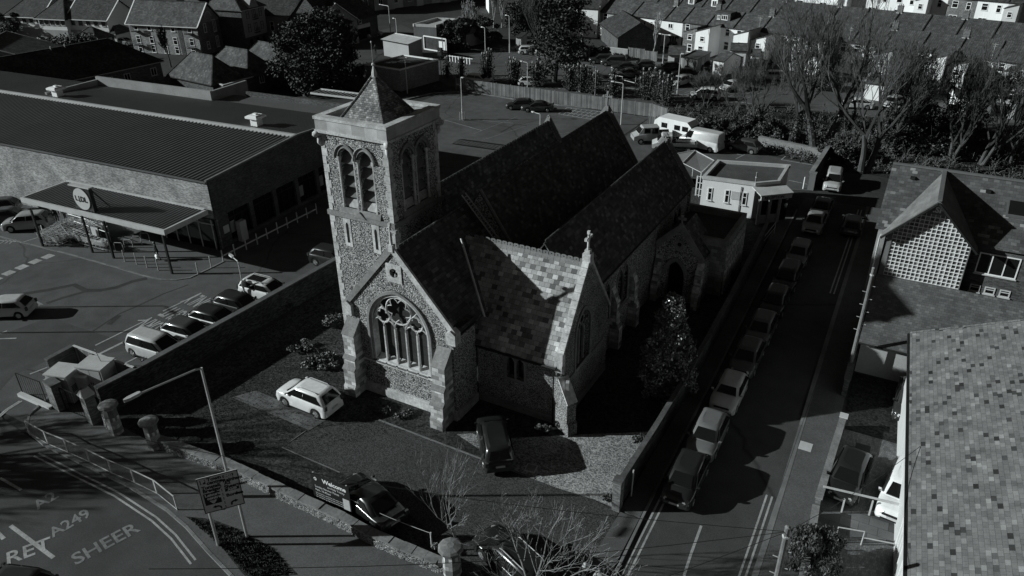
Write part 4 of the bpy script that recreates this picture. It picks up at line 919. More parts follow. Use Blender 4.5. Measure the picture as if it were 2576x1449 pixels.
# ---- lamp columns
def lamp_post(base, h, arm, az, label, cat='street lamp', r=.075, tilt=0.0, base_box=True, name='street_lamp', group=None, head=.7, mat=METALG, arms=1):
    t = thing(name, label, cat, (base[0], base[1], base[2] if len(base) > 2 else 0), az, group)
    m = MB(); m.tube([(0, 0, 0), (0, 0, 1.5), (0, 0, 1.55), (0, 0, h)], [r*1.35, r*1.35, r, r*.75], 8); m.build('column', mat, t)
    for k in range(arms):
        s = 1 if k == 0 else -1
        if arm > .05: m = MB(); m.tube([(0, 0, h-.05), (s*.1*arm, 0, h+.06), (s*arm, 0, h+.08+tilt)], r*.6, 6); m.build('arm', mat, t)
        m = MB(); x = s*arm
        m.grid([[(x+s*k_*head, y*w_, h+.08+tilt+z) for y, z in ((-1, 0), (-.8, .1), (.8, .1), (1, 0), (.7, -.05), (-.7, -.05))] for k_, w_ in ((-.05, .07), (.1, .13), (.7, .14), (1, .06))], True); m.build('lantern', mat, t)
    return t
LB = at(587, 1253); hd_ = onP(*R7(985, 110), LB, Vector((sin(atan2(-1, 0)), 0, 0)) if False else (Vector((0, 0, CAMZ))-LB).normalized())
lamp_top = hgt(508, 925, LB)
arm_end = at(331, 1002, lamp_top+.25); dv = arm_end-LB; dv.z = 0
lamp_post((LB.x, LB.y, 0), lamp_top, dv.length-.4, atan2(dv.y, dv.x), 'tall pale street lamp with a long arm standing behind the direction sign', r=.085, tilt=.2, head=.75)
cpb = at(*R4(1855, 815)); cph = hgt(*R4(1800, 530), cpb)
t = lamp_post(cpb, cph, .9, rad(160), 'car park lamp column with a square plate, over the parked hatchbacks by the long wall', r=.06)
m = MB(); m.obox((.03, -.12, 1.2), .04, .6, .5, .6); m.build('notice_plate', METALG, t)
# ---- welcome board
wa, wb = at(*R7(2400, 895)), at(877, 1299)
W0 = at(*R7(2400, 895)); 
wtl, wtr, wbl, wbr = (776, 1190), (876, 1222), (792, 1252), (868, 1290)
wn = Vector((0, -1, 0)); wbase = at(798, 1265); wend = at(880, 1300)
wd = (wend-wbase); wd.z = 0; WL = wd.length; wd.normalize(); wnv = Vector((wd.y, -wd.x, 0))
WS = thing('welcome_board', 'black church welcome board on two posts behind the low stone wall', 'notice board', wbase)
a_ = onP(776, 1190, wbase, wnv); b_ = onP(876, 1222, wbase, wnv); c_ = onP(868, 1290, wbase, wnv); d_ = onP(792, 1250, wbase, wnv)
zt2 = (a_.z+b_.z)/2; zb2 = (c_.z+d_.z)/2; uu0 = (d_-wbase).dot(wd); uu1 = (b_-wbase).dot(wd)
print('welcome', zt2, zb2, uu0, uu1, WL)
m = MB(); m.beam(wbase+wd*uu0+Vector((0, 0, (zt2+zb2)/2)), wbase+wd*uu1+Vector((0, 0, (zt2+zb2)/2)), .04, zt2-zb2); bd = m.build('board', DARK, WS, wbase)
for u in (0, WL): m = MB(); p = wbase+wd*u; m.tube([p-wnv*.06, p-wnv*.06+Vector((0, 0, zt2))], .045, 7); m.build('post', TRIM, WS, wbase)
def wt(s, u, v, size, b=.0, mt=WPAINT): return text_on('lettering', s, size, wbase+wd*(uu0+(uu1-uu0)*u)+wnv*.025+Vector((0, 0, zb2+(zt2-zb2)*v)), wd, (0, 0, 1), mt, bd, 1, b, wbase, 'LEFT')
hh = zt2-zb2
wt('Welcome', .3, .84, hh*.21, .012); wt('to Holy Trinity', .42, .68, hh*.1); wt('Sunday Service Times', .07, .55, hh*.1); wt('9am, 10.45am', .07, .43, hh*.1)
for k in range(3): wt('for everyone, young and old, every week', .07, .31-k*.075, hh*.06)
m = MB(); m.poly([wbase+wd*(uu0+(uu1-uu0)*u)+wnv*.024+Vector((0, 0, zb2+hh*v)) for u, v in ((.8, .1), (.97, .1), (.97, .5), (.8, .5))]); m.build('notice_panel', TRIM, bd, wbase, fix=False)
m = MB(); p = wbase+wd*(uu0+(uu1-uu0)*.12)+wnv*.03+Vector((0, 0, zb2+hh*.84)); m.tube([p+wd*.09*cos(a)+Vector((0, 0, .09*sin(a))) for a in [2*pi*i/12 for i in range(12)]], .018, 4, closed=True); m.tube([p-Vector((0, 0, .06)), p+Vector((0, 0, .06))], .02, 4); m.build('emblem', WPAINT, bd, wbase)
# rope posts along the drive edge
pts = [at(885, 1298), at(1087, 1384)]
t = thing('chain_fence', 'slack chain between two thin posts beside the black car', 'fence', pts[0])
for p, h in zip(pts, (1.25, 1.2)): m = MB(); m.tube([p, p+Vector((0, 0, h))], .04, 6); m.build('post', TRIM, t, pts[0])
m = MB(); A, B = pts[0]+Vector((0, 0, 1.2)), pts[1]+Vector((0, 0, 1.15)); m.tube([A.lerp(B, i/8)-Vector((0, 0, .12*sin(pi*i/8))) for i in range(9)], .012, 4); m.build('chain', METALG, t, pts[0])
mh = at(*R8(1432, 640)); t = thing('drain_cover', 'square pale concrete drain cover on the gravel', 'drain cover', (mh.x, mh.y, .02), .15); m = MB(); m.obox((0, 0, 0), .62, .62, .05); m.build('frame', TRIM, t); m = MB(); m.obox((0, 0, .05), .5, .5, .015); m.build('lid', STONED, t)
p = at(*R8(2060, 835)); t = thing('bottle', 'small pale bottle on a step against the brick pier', 'bottle', (p.x+.05, p.y, .0)); m = MB(); m.obox((.15, 0, 0), .45, .4, .06); m.build('base_block', TRIM, t); m = MB(); m.lathe((0, 0, .06), [(.07, 0), (.08, .1), (.08, .25), (.03, .33), (.03, .42)], 8); m.build('flask', PLATE, t)
pb = at(*R8(2200, 860)); t = thing('marker_post', 'thin pale pipe leaning against the street side of the churchyard wall', 'post', (-9.5, pb.y, 0)); m = MB(); m.tube([(0, 0, 0), (.02, 0, 1.9)], .045, 6); m.build('pipe', TRIM, t)
# ================================================================= supermarket
SA = rad(3.6); SO = Vector((-52.8, 41.15, 0))
ST = thing('supermarket', 'long low brick supermarket with ribbed metal roof and white roof cowls', 'supermarket', SO, SA)
HW_ = 6.45; RZ = 7.0; YR = 12.0; YB = 21.0; LEN = 62
m = MB(); m.box(-LEN, -.0, 0, .35, 3.0, HW_); m.box(-LEN, -18.3, 0, .35, 0, 3.0); m.box(-18.3, -.0, .2, .35, 0, 3.0)
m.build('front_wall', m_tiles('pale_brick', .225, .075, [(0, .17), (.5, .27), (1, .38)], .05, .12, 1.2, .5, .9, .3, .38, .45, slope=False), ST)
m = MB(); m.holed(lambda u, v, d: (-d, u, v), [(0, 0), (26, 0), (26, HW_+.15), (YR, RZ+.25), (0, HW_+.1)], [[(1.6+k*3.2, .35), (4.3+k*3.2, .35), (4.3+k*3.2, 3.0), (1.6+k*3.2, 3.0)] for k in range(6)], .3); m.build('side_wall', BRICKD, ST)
for k in range(6):
    m = MB(); y = 1.6+k*3.2; m.box(-.29, -.26, y, y+2.7, .35, 3.0); o = m.build('shop_window', GLASS, ST)
    m = MB()
    for q in (0, .9, 1.8, 2.7): m.box(-.25, -.2, y+q-.04, y+q+.04, .35, 3.0)
    m.box(-.25, -.2, y, y+2.7, 2.3, 2.38); m.build('mullions', DARK, o)
    if k in (0, 3, 4):
        m = MB(); m.box(-.24, -.22, y+.25, y+.8, .9, 2.0); m.build('poster', RENDERG, o)
# ribbed roof, real ribs
def ribbed(x0, x1, y0, y1, z0, z1, step, h):
    m = MB(); n = int((x1-x0)/step); sec = []
    for i in range(n):
        x = x0+i*step
        sec += [(x, 0), (x+step*.5, 0), (x+step*.58, h), (x+step*.92, h)]
    sec.append((x1, 0))
    m.grid([[(x, y0, z0+dz) for x, dz in sec], [(x, y1, z1+dz) for x, dz in sec]]); return m
ribbed(-LEN, .05, -.12, YR, HW_+.02, RZ, .5, .11).build('front_roof', METAL, ST)
ribbed(-LEN, -.4, YR, YB, RZ, HW_-.05, .33, .05).build('back_roof', METAL, ST)
m = MB(); m.box(-.4, -.05, YR, YB+1, RZ-.2, RZ-.05); m.build('verge', METALW, ST)
m = MB(); m.ext([(-LEN, YR-.55, RZ+.06), (-LEN, YR, RZ+.16), (-LEN, YR+.55, RZ+.06), (-LEN, YR, RZ+.02)], (LEN-.2, 0, 0)); m.build('ridge_flashing', METALW, ST)
m = MB(); m.beam((-LEN, -.16, HW_), (.1, -.16, HW_), .18, .12); m.build('gutter', METAL, ST)
m = MB(); m.beam((.06, -.15, HW_+.12), (.06, YR, RZ+.2), .22, .16); m.beam((.06, YR, RZ+.2), (.06, YB, HW_+.2), .22, .16); m.build('verge', WOOD, ST)
def loc(v): # world -> store frame
    d = v-SO; return Vector((d.x*cos(SA)+d.y*sin(SA), -d.x*sin(SA)+d.y*cos(SA), v.z))
zr = 6.8
p0, p1, p2 = loc(at(*R1(740, 625), zr)), loc(at(*R1(1595, 738), zr)), loc(at(*R1(1880, 690), zr))
yb = (p0.y+p1.y)/2; print('store back', p0, p1, p2)
m = MB(); m.box(p0.x-.3, p1.x, yb, yb+.3, 5.5, 7.55); m.box(p1.x-.3, p1.x, yb+.3, yb+6, 5.5, 7.5); m.box(p0.x-.3, p0.x, yb-7, yb, 6.4, 7.2); m.build('rear_parapet', m_plain('parapet_render', .26, .2, 8, .6, .9, .2), ST)
m = MB(); m.box(p1.x+.02, -.4, YB, yb+3.5, HW_-.25, HW_-.1); m.box(p0.x, p1.x, YB, yb, HW_-.25, HW_-.1); m.build('flat_roof', METAL, ST)
m = MB(); q0, q1 = loc(at(*R1(2340, 700), 6.5)), loc(at(*R1(2700, 740), 6.5)); 
m.box(q0.x, q0.x+9, q0.y, q0.y+.12, 6.35, 6.55); m.box(q0.x, q0.x+9, q0.y+2.0, q0.y+2.12, 6.35, 6.55)
for i in range(19): m.box(q0.x+i*.5-.05, q0.x+i*.5, q0.y+.12, q0.y+2, 6.4, 6.46)
m.build('rooflight_frame', TRIM, ST)
m = MB(); m.box(p1.x+2, -.3, yb+3.5, yb+3.8, 0, 6.9); m.box(-LEN, p1.x-.4, yb+.31, yb+.5, 0, 5.6); m.box(-LEN+.01, -LEN+.3, .36, yb+.3, 0, 6.4); m.build('rear_wall', BRICKD, ST)
# roof cowls: two alike
def cowl(px, label):
    p = at(*px, 6.95); t = thing('roof_cowl', label, 'roof vent', p, SA, 'white roof cowls')
    m = MB(); m.obox((0, 0, 0), .85, .85, .75); m.build('upstand', WPAINT, t)
    m = MB(); m.grid([[(x*s, y*s, z) for x, y in ((-1, -1), (1, -1), (1, 1), (-1, 1))] for s, z in ((.62, .72), (.75, .8), (.75, 1.0), (.5, 1.12))], True); m.poly([(x*.5, y*.5, 1.12) for x, y in ((-1, -1), (1, -1), (1, 1), (-1, 1))]); m.build('cap', WPAINT, t)
    m = MB(); m.box(-.2, .2, -.15, .15, 1.12, 1.25); m.build('motor', WPAINT, t)
cowl(R1(440, 725), 'white roof cowl at the far left of the supermarket roof'); cowl(R1(1940, 945), 'white roof cowl near the church tower on the supermarket roof')
# vestibule under the canopy, dark doors
m = MB(); m.box(-6.5, -.2, -.02, .19, .05, 2.9); o = m.build('entrance_glazing', GLASS, ST)
m = MB()
for x in (-6.5, -5.0, -3.5, -2.0, -.4): m.box(x-.05, x+.05, -.08, -.03, .05, 2.9)
m.box(-6.5, -.2, -.08, -.03, 2.4, 2.5); m.build('door_frames', TRIM, o)
m = MB(); m.box(.02, .06, .75, 1.4, 1.3, 2.0); m.build('notice_plate', TRIM, ST)
m = MB(); m.box(.05, .55, 2.2, 3.0, 0, 1.9); m.build('wall_cabinet', METALG, ST)
# ---------------------------------------------------------------- canopy
CN = thing('entrance_canopy', 'flat ribbed canopy on dark posts over the supermarket trolley bay', 'canopy', SO+Vector((0, 0, 0)), SA)
X0, X1, Y0c, Y1c, ZC = -18.2, -.35, -5.0, -.18, 3.9
ribbed(X0+.2, X1-.15, Y0c+.2, Y1c, ZC-.12, ZC-.05, .38, .09).build('canopy_roof', METAL, CN)
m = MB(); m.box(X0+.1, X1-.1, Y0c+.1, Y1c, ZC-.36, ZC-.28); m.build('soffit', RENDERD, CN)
m = MB(); m.box(X0, X1, Y0c-.0, Y0c+.18, ZC-.42, ZC+.04); m.box(X0, X0+.18, Y0c+.19, Y1c, ZC-.42, ZC+.03); m.box(X1-.18, X1, Y0c+.19, Y1c, ZC-.42, ZC+.03); m.build('fascia', METALG, CN)
m = MB(); m.box(X0+.2, X1-.2, Y1c-.25, Y1c-.02, ZC+.0, ZC+.12); m.build('back_flashing', METALG, CN)
for q in ((1300, 617), (860, 500), (700, 457), (325, 410)):
    p = loc(at(*R4(*q))); m = MB(); m.obox((p.x, p.y, 0), .16, .16, ZC-.36); m.build('post', DARK, CN)
# round shop sign on a dark board
sc_ = at(*R4(613, 45), 5.0); 
sl0 = loc(onP(*R4(613, 45), SO+Vector((cos(SA), sin(SA), 0))*0+Vector((-sin(SA), cos(SA), 0))*(-4.75), Vector((-sin(SA), cos(SA), 0))))
print('shop sign', sl0)
sz = 4.95; SS = thing('shop_sign', 'dark square shop sign with a pale lettered disc on the canopy edge', 'shop sign', SO+Vector((sl0.x*cos(SA)-(-4.7)*sin(SA), sl0.x*sin(SA)+(-4.7)*cos(SA), 3.94)), SA)
m = MB(); m.box(-1.15, 1.15, 0, .35, 0, 2.15); bd = m.build('board', DARK, SS)
m = MB(); m.box(-1.28, 1.28, -.06, .42, 2.15, 2.25); m.build('top_cap', METALG, SS)
m = MB(); cz = 1.08; m.ext([(.98*cos(2*pi*i/28), -.01, cz+.98*sin(2*pi*i/28)) for i in range(28)], (0, -.06, 0)); dk = m.build('disc', m_plain('sign_disc', .5, .06), bd)
def sstext(s, x, z, size, b, mat=DARK):
    vs, fs = text_mesh(s, size, 1, b); m = MB(); m.v = [(x+a, -.085, z+c) for a, c, _ in vs]; m.f = fs; return m.build('lettering', mat, bd, fix=False)
sstext('L', -.62, cz, .62, .03); sstext('i', -.27, cz+.04, .62, .03); sstext('DL', .3, cz-.02, .66, .035)
m = MB(); m.poly([(-.27, -.088, cz-.33), (-.15, -.088, cz-.2), (-.27, -.088, cz-.06), (-.39, -.088, cz-.2)]); m.build('lettering', DARK, bd, fix=False)
m = MB()
for x in (-1.0, 1.0): m.beam((x, .36, 1.9), (x, 1.6, .0), .08, .08)
m.box(-1.1, 1.1, 1.5, 1.6, .0, .1); m.build('stay', DARK, SS)
# ---------------------------------------------------------------- trolleys
BRIGHT = m_plain('bright_wire', .75, .08, 12, 1, .35, 0, .6)
def trolley():
    t = thing('shopping_trolley', 'wire shopping trolley', 'trolley', (0, 0, 0), 0, 'nested shopping trolleys')
    m = MB(); B = [(-.26, -.42, .45), (.26, -.42, .45), (.22, .42, .55), (-.22, .42, .55)]; T_ = [(-.3, -.5, 1.0), (.3, -.5, 1.0), (.25, .5, .92), (-.25, .5, .92)]
    L = lambda a, b, s: tuple(a[i]*(1-s)+b[i]*s for i in range(3))
    for k in range(4):
        a, b = B[k], B[(k+1) % 4]; c, d = T_[k], T_[(k+1) % 4]
        n = 7
        for i in range(n): m.tube([L(a, b, i/n), L(c, d, i/n)], .018, 3, False)
        for s in (.33, .66): m.tube([L(a, c, s), L(b, d, s)], .018, 3, False)
        m.tube([c, d], .016, 4, False); m.tube([a, b], .012, 3, False)
    for i in range(1, 5): m.tube([L(B[0], B[1], i/5), L(B[3], B[2], i/5)], .012, 3, False)
    m.build('basket', BRIGHT, t)
    m = MB(); m.tube([(-.3, -.58, 1.05), (.3, -.58, 1.05)], .028, 6); m.build('handle', DARK, t)
    m = MB()
    for s in (-1, 1): m.tube([(s*.26, -.5, .98), (s*.24, -.35, .2), (s*.2, .45, .14)], .016, 4)
    m.tube([(-.24, -.35, .2), (.24, -.35, .2)], .014, 4); m.build('chassis', METALG, t)
    for x, y in ((-.24, -.36), (.24, -.36), (-.19, .42), (.19, .42)): m = MB(); m.tube([(x-.015, y, .065), (x+.015, y, .065)], .06, 7); m.build('wheel', RUBBER, t)
    return t
tp = trolley(); first = True; TL = []
for r in range(7):
    a, b = R4(340+r*38, 395-r*30), R4(560+r*52, 335-r*22)
for r, (pa_, pb_) in enumerate([((345, 372), (560, 262)), ((372, 392), (620, 275)), ((460, 402), (700, 290)), ((610, 375), (800, 300)), ((600, 215), (800, 330)), ((520, 330), (560, 390)), ((640, 400), (830, 448)), ((600, 345), (760, 400))]):
    A, B = at(*R4(*pa_)), at(*R4(*pb_)); n = max(3, int((B-A).length/.42)); d = B-A; an = atan2(d.y, d.x)-pi/2
    for i in range(n):
        p = A.lerp(B, i/n)+Vector((random.uniform(-.04, .04), random.uniform(-.04, .04), .012)); lb_ = ('wire shopping trolley nested in the row at the outer left end of the canopy' if r < 3 else 'wire shopping trolley nested in a row behind the canopy posts' if r != 5 else 'wire shopping trolley standing askew in front of the nested rows')
        if first: tp.location = p; tp.rotation_euler = (0, 0, an); tp['label'] = lb_; first = False
        else: dup(tp, p, an+random.uniform(-.05, .05), lb_)
for i, (q0, q1) in enumerate([((505, 225), (830, 325)), ((580, 290), (840, 380)), ((330, 320), (350, 392))]):
    A, B = at(*R4(*q0)), at(*R4(*q1)); t = thing('trolley_rail', ['long bright rail behind the trolley rows', 'bright guide rail between the trolley rows', 'short guide rail at the left end of the trolley rows'][i], 'rail', A); m = MB(); m.tube([Vector((0, 0, 0)), Vector((0, 0, .95)), B-A+Vector((0, 0, .95)), B-A], .03, 6); m.build('rail', METALG, t)
A = at(*R4(745, 400)); t = thing('poster_stand', 'pale free-standing poster board among the trolleys', 'notice board', A, SA); m = MB(); m.box(-.5, .5, 0, .05, .35, 1.75); m.build('poster', TRIM, t); m = MB(); m.box(-.55, .55, -.02, .07, .28, .35); m.box(-.55, -.5, -.02, .07, 0, 1.8); m.box(.5, .55, -.02, .07, 0, 1.8); m.build('frame', DARK, t)
# cycle hoops and bollards
def hoop():
    t = thing('cycle_hoop', 'steel cycle hoop', 'cycle stand', (0, 0, 0), 0, 'steel cycle hoops under the canopy'); m = MB(); m.tube([(-.4, 0, 0), (-.4, 0, .65), (-.3, 0, .8), (.3, 0, .8), (.4, 0, .65), (.4, 0, 0)], .03, 6); m.build('hoop_tube', METALG, t); m = MB()
    for x in (-.4, .4): m.tube([(x, 0, 0), (x, 0, .02)], .07, 7)
    m.build('base_flange', METALG, t); return t
for i, q in enumerate([(905, 445), (975, 420), (1040, 395), (1100, 370)]):
    p = at(*R4(*q)); 
    if i == 0: hp = hoop(); o = hp; o.location = p+Vector((0, 0, .012)); o.rotation_euler = (0, 0, .4)
    else: o = dup(hp, p+Vector((0, 0, .012)), .4)
    o['label'] = 'steel cycle hoop, %s of four beside the trolleys' % ['nearest the road and first', 'second', 'third', 'farthest and last'][i]
def bollard(p, label, h=1.05, grp='steel bollards in front of the canopy'):
    t = thing('bollard', label, 'bollard', (p.x, p.y, .012), 0, grp); m = MB(); m.tube([(0, 0, 0), (0, 0, h)], .055, 8); m.build('tube', METALG, t); m = MB(); m.lathe((0, 0, h), [(.057, 0), (.05, .03), (.02, .045)], 8); m.build('cap', METALG, t); return t
ol = ['first', 'second', 'third', 'fourth', 'fifth', 'sixth', 'seventh', 'eighth', 'ninth', 'tenth', 'eleventh', 'twelfth', 'thirteenth', 'fourteenth', 'fifteenth', 'sixteenth', 'seventeenth', 'eighteenth', 'nineteenth', 'twentieth']
b0 = None
for i, q in enumerate([(945, 525), (1035, 547), (1113, 571), (1198, 593), (1497, 622), (1597, 573)]):
    l = 'steel bollard, %s from the trolleys in the row before the canopy' % ol[i]
    if i == 0: b0 = bollard(at(*R4(*q)), l)
    else: dup(b0, at(*R4(*q))+Vector((0, 0, .012)), 0, l)
for i, q in enumerate([(1687, 525), (1775, 480), (1862, 437), (1945, 397), (2020, 355), (2098, 312), (2172, 272), (2247, 232), (2320, 198), (2392, 165)]):
    dup(b0, at(*R4(*q))+Vector((0, 0, .012)), 0, 'steel post, %s from the street end beside the dark shop windows' % ol[i], 'steel posts along the shop side wall')
A, B = at(*R4(1687, 525)), at(*R4(2392, 165)); t = thing('rail', 'low steel rail joining the posts along the shop side wall', 'railing', A); m = MB(); m.beam(Vector((-.05, 0, .5)), B-A+Vector((-.05, 0, .5)), .05, .12); m.build('rail_bar', METALG, t)
# ================================================================= vehicles
PAINTS = {}
def car_paint(v):
    k = round(v, 3)
    if k not in PAINTS: PAINTS[k] = m_gloss('car_paint_%d' % int(v*1000), v, .28, .5, .6)
    return PAINTS[k]
# side profiles: (L, W, H, bonnet height, belt height, x of: rear base, rear roof, front roof, screen base) x from rear 0 .. L front
KINDS_ = {
 'hatch': dict(L=4.0, W=1.74, H=1.48, bon=.92, belt=.93, rb=.12, rr=.62, fr=2.35, sb=3.05, tail=.95, wb=(.72, 3.25), r=.31),
 'suv':   dict(L=4.28, W=1.80, H=1.65, bon=1.05, belt=1.06, rb=.10, rr=.60, fr=2.55, sb=3.25, tail=1.08, wb=(.82, 3.37), r=.35),
 'estate': dict(L=4.55, W=1.80, H=1.50, bon=.92, belt=.95, rb=.10, rr=.45, fr=2.65, sb=3.4, tail=.98, wb=(.85, 3.6), r=.32),
 'saloon': dict(L=4.55, W=1.80, H=1.43, bon=.90, belt=.92, rb=.75, rr=1.45, fr=2.6, sb=3.4, tail=.98, wb=(.88, 3.6), r=.32),
 'mini':  dict(L=3.75, W=1.70, H=1.42, bon=.95, belt=.95, rb=.12, rr=.5, fr=2.15, sb=2.7, tail=.95, wb=(.58, 3.05), r=.30),
 'mpv':   dict(L=4.4, W=1.82, H=1.68, bon=1.02, belt=1.02, rb=.10, rr=.40, fr=2.75, sb=3.6, tail=1.0, wb=(.75, 3.5), r=.32),
 'van':   dict(L=5.3, W=1.98, H=2.3, bon=1.25, belt=1.3, rb=.03, rr=.10, fr=3.75, sb=4.5, tail=1.3, wb=(.95, 4.3), r=.34),
 'minibus': dict(L=4.9, W=1.9, H=1.95, bon=1.1, belt=1.1, rb=.05, rr=.25, fr=3.2, sb=4.1, tail=1.1, wb=(.9, 3.9), r=.33),
}
def smooth01(t): t = max(0, min(1, t)); return t*t*(3-2*t)
def make_car(kind, paint, label, loc, heading, cat='car', group=None, detail=True, glass_sides=True, roof_paint=None, name=None, rack=False, sunroof=False, grille=True):
    K = KINDS_[kind]; L, W, H = K['L'], K['W'], K['H']; hw = W/2; zs = .2
    t = thing(name or 'parked_car', label, cat, loc, heading, group)
    P = car_paint(paint); bump_r, bump_f = .42, .40
    def top(x):      # body top line (bonnet, belt, tail)
        if x < .25: return K['tail']*.55+(K['tail']*.45)*smooth01(x/.12)
        if x > K['sb']-.1:
            f = (x-K['sb']+.1)/(L-K['sb']+.1); return K['bon']-(.03+.17*f*f)-(.25*smooth01((f-.86)/.14))
        return K['belt']
    def half(x):
        f = x/L; w_ = hw*(1-.10*(abs(2*f-1)**4)); 
        if f > .93: w_ -= hw*.12*smooth01((f-.93)/.07)
        if f < .05: w_ -= hw*.06*smooth01((.05-f)/.05)
        return w_
    xs = sorted(set([0, .04, .12, .25, L-.04, L-.12, L-.3, L]+[L*i/16 for i in range(17)]+[xw+K['r']*1.18*k for xw in K['wb'] for k in (-1, -.92, -.7, -.4, 0, .4, .7, .92, 1)]))
    xs = [x for x in xs if 0 <= x <= L]
    def zlow(x):
        for xw in K['wb']:
            R = K['r']*1.18; d = abs(x-xw)
            if d < R: return K['r']+sqrt(R*R-d*d)*.98
        return zs
    rows = []
    for x in xs:
        w_ = half(x); zt = top(x); zl = min(zlow(x), zt-.18); ov = .0
        if x < .05 or x > L-.05: zl = max(zl, .32)
        zm = (zl*.4+zt*.6)
        bulge = 1.0
        rows.append([(x, -w_*.8, zl), (x, -w_*.985, zl), (x, -w_, zl+.05), (x, -w_*bulge, zm), (x, -w_*.975, zt-.06), (x, -w_*.92, zt), (x, -w_*.5, zt+.035), (x, 0, zt+.045), (x, w_*.5, zt+.035), (x, w_*.92, zt), (x, w_*.975, zt-.06), (x, w_*bulge, zm), (x, w_, zl+.05), (x, w_*.985, zl), (x, w_*.8, zl)])
    m = MB(); m.grid(rows); m.poly(rows[0]); m.poly(rows[-1])
    o = m.build('body', P, t, (L/2, 0, 0), True); body = o
    # underside
    m = MB(); m.box(.25, L-.25, -hw*.8, hw*.8, .17, .5); m.build('underbody', RUBBER, t, (L/2, 0, 0))
    # cabin
    rb, rr, fr, sb = K['rb'], K['rr'], K['fr'], K['sb']; bw = hw*.92; tw = hw*.72 if kind not in ('van', 'minibus') else hw*.84; zb = K['belt']-.02; zt = H
    def ring_(z, xr, xf, w_, cr): return [(xr, -w_*.82, z), (xr+.1, -w_, z), ((xr+xf)/2, -w_*1.02, z+cr), (xf-.25, -w_, z), (xf, -w_*.78, z), (xf+.04, 0, z), (xf, w_*.78, z), (xf-.25, w_, z), ((xr+xf)/2, w_*1.02, z+cr), (xr+.1, w_, z), (xr, w_*.82, z), (xr-.03, 0, z)]
    m = MB(); rg = [ring_(zb, rb, sb+.05, bw, 0), ring_(zb+(zt-zb)*.55, rb+(rr-rb)*.5, fr+(sb-fr)*.47, bw*.5+tw*.5+.02, 0), ring_(zt-.09, rr-.06, fr+.12, tw+.02, 0), ring_(zt-.03, rr+.03, fr-.02, tw*.93, .0), ring_(zt+.0, rr+.2, fr-.22, tw*.7, .015)]
    m.grid(rg, True); m.poly(rg[-1]); m.build('roof', car_paint(roof_paint) if roof_paint is not None else P, t, (L/2, 0, 0), True)
    def panel(nm, pts, off, mat=GLASSC):
        a, b, c, d = [Vector(p) for p in pts]; n = (b-a).cross(d-a).normalized()
        cen = (a+b+c+d)/4; 
        if n.dot(cen-Vector((L/2, 0, zb))) < 0: n = -n
        m = MB(); m.ext([p+n*off for p in (a, b, c, d)], -n*.09); return m.build(nm, mat, t, (L/2, 0, 0))
    def lerp3(a, b, s): return tuple(a[i]*(1-s)+b[i]*s for i in range(3))
    lo, mid, hi = rg[0], rg[1], rg[2]
    # screens
    f0 = [(sb+.03, -bw*.76, zb+.06), (sb+.03, bw*.76, zb+.06), (fr+.14, tw*.78, zt-.12), (fr+.14, -tw*.78, zt-.12)]
    panel('windscreen', f0, .06)
    if glass_sides or kind not in ('van',):
        r0 = [(rb-.01, -bw*.74, zb+.1), (rb-.01, bw*.74, zb+.1), (rr-.07, tw*.76, zt-.13), (rr-.07, -tw*.76, zt-.13)]
        panel('rear_window', r0, .055)
    for s in (-1, 1):
        yb, yt = s*bw*1.005, s*(tw+.025)
        xa, xd = rb+.25, sb-.12; ta, td = rr+.2, fr-.02; zA, zB = zb+.07, zt-.13
        e = lambda x, z, k: (x, yb+(yt-yb)*k, z)
        k0, k1 = .1, .88
        if kind == 'van':
            panel('side_window', [e(sb-.9, zA, k0), e(sb-.15, zA, k0), e(fr+.15, zB, k1), e(fr-.45, zB, k1)], .05)
        else:
            midx = (xa+xd)/2+.1
            panel('side_window', [e(midx+.04, zA, k0), e(xd, zA, k0), e(td, zB, k1), e(midx+.0, zB, k1)], .06)
            panel('side_window', [e(xa, zA, k0), e(midx-.05, zA, k0), e(midx-.09, zB, k1), e(ta, zB, k1)], .06)
        if detail:
            m = MB(); m.grid([[(sb-.18, s*(hw+a), K['belt']+b) for a, b in ((-.08, .02), (.13, .02), (.15, .14), (.0, .15))], [(sb-.05, s*(hw+a), K['belt']+b) for a, b in ((-.06, .03), (.1, .04), (.11, .12), (.0, .13))]], True); m.poly([(sb-.18, s*(hw+a), K['belt']+b) for a, b in ((-.08, .02), (.13, .02), (.15, .14), (.0, .15))]); m.build('wing_mirror', P, t, (L/2, 0, 0))
    # wheels
    for xw in K['wb']:
        for s in (-1, 1):
            r = K['r']; y0 = s*(hw*.98); m = MB()
            m.tube([(xw, y0-s*.2, r), (xw, y0-s*.03, r), (xw, y0, r)], [r, r, r*.93], 14); tyre = m.build('wheel', RUBBER, t, (L/2, 0, 0))
            if detail:
                m = MB(); m.tube([(xw, y0-s*.02, r), (xw, y0+s*.006, r)], [r*.66, r*.6], 12)
                for k in range(5):
                    a = 2*pi*k/5; m.beam((xw, y0+s*.01, r), (xw+r*.62*cos(a), y0+s*.004, r+r*.62*sin(a)), .06, .03, (0, 1, 0))
                m.build('rim', ALLOY, tyre, (L/2, 0, 0))
    # lamps, plates, bumper trim
    for s in (-1, 1):
        y = s*hw*.66; zf = K['bon']-.3
        m = MB(); m.grid([[(L-.02, y-s*.16, zf-.06), (L-.10, y+s*.17, zf-.04)], [(L-.10, y-s*.16, zf+.1), (L-.3, y+s*.17, zf+.12)]]); 
        m.ext([(L+.004, y-s*.16, zf-.07), (L-.10, y+s*.15, zf-.05), (L-.24, y+s*.17, zf+.12), (L-.06, y-s*.14, zf+.1)], (-.1, 0, -.03)); m.build('headlight', LAMPC, t, (L/2, 0, 0))
        m = MB(); zr_ = K['tail']-.28; m.box(-.012, .12, min(s*hw*.72, s*hw*.93), max(s*hw*.72, s*hw*.93), zr_, zr_+.28); m.build('tail_light', LAMPR, t, (L/2, 0, 0))
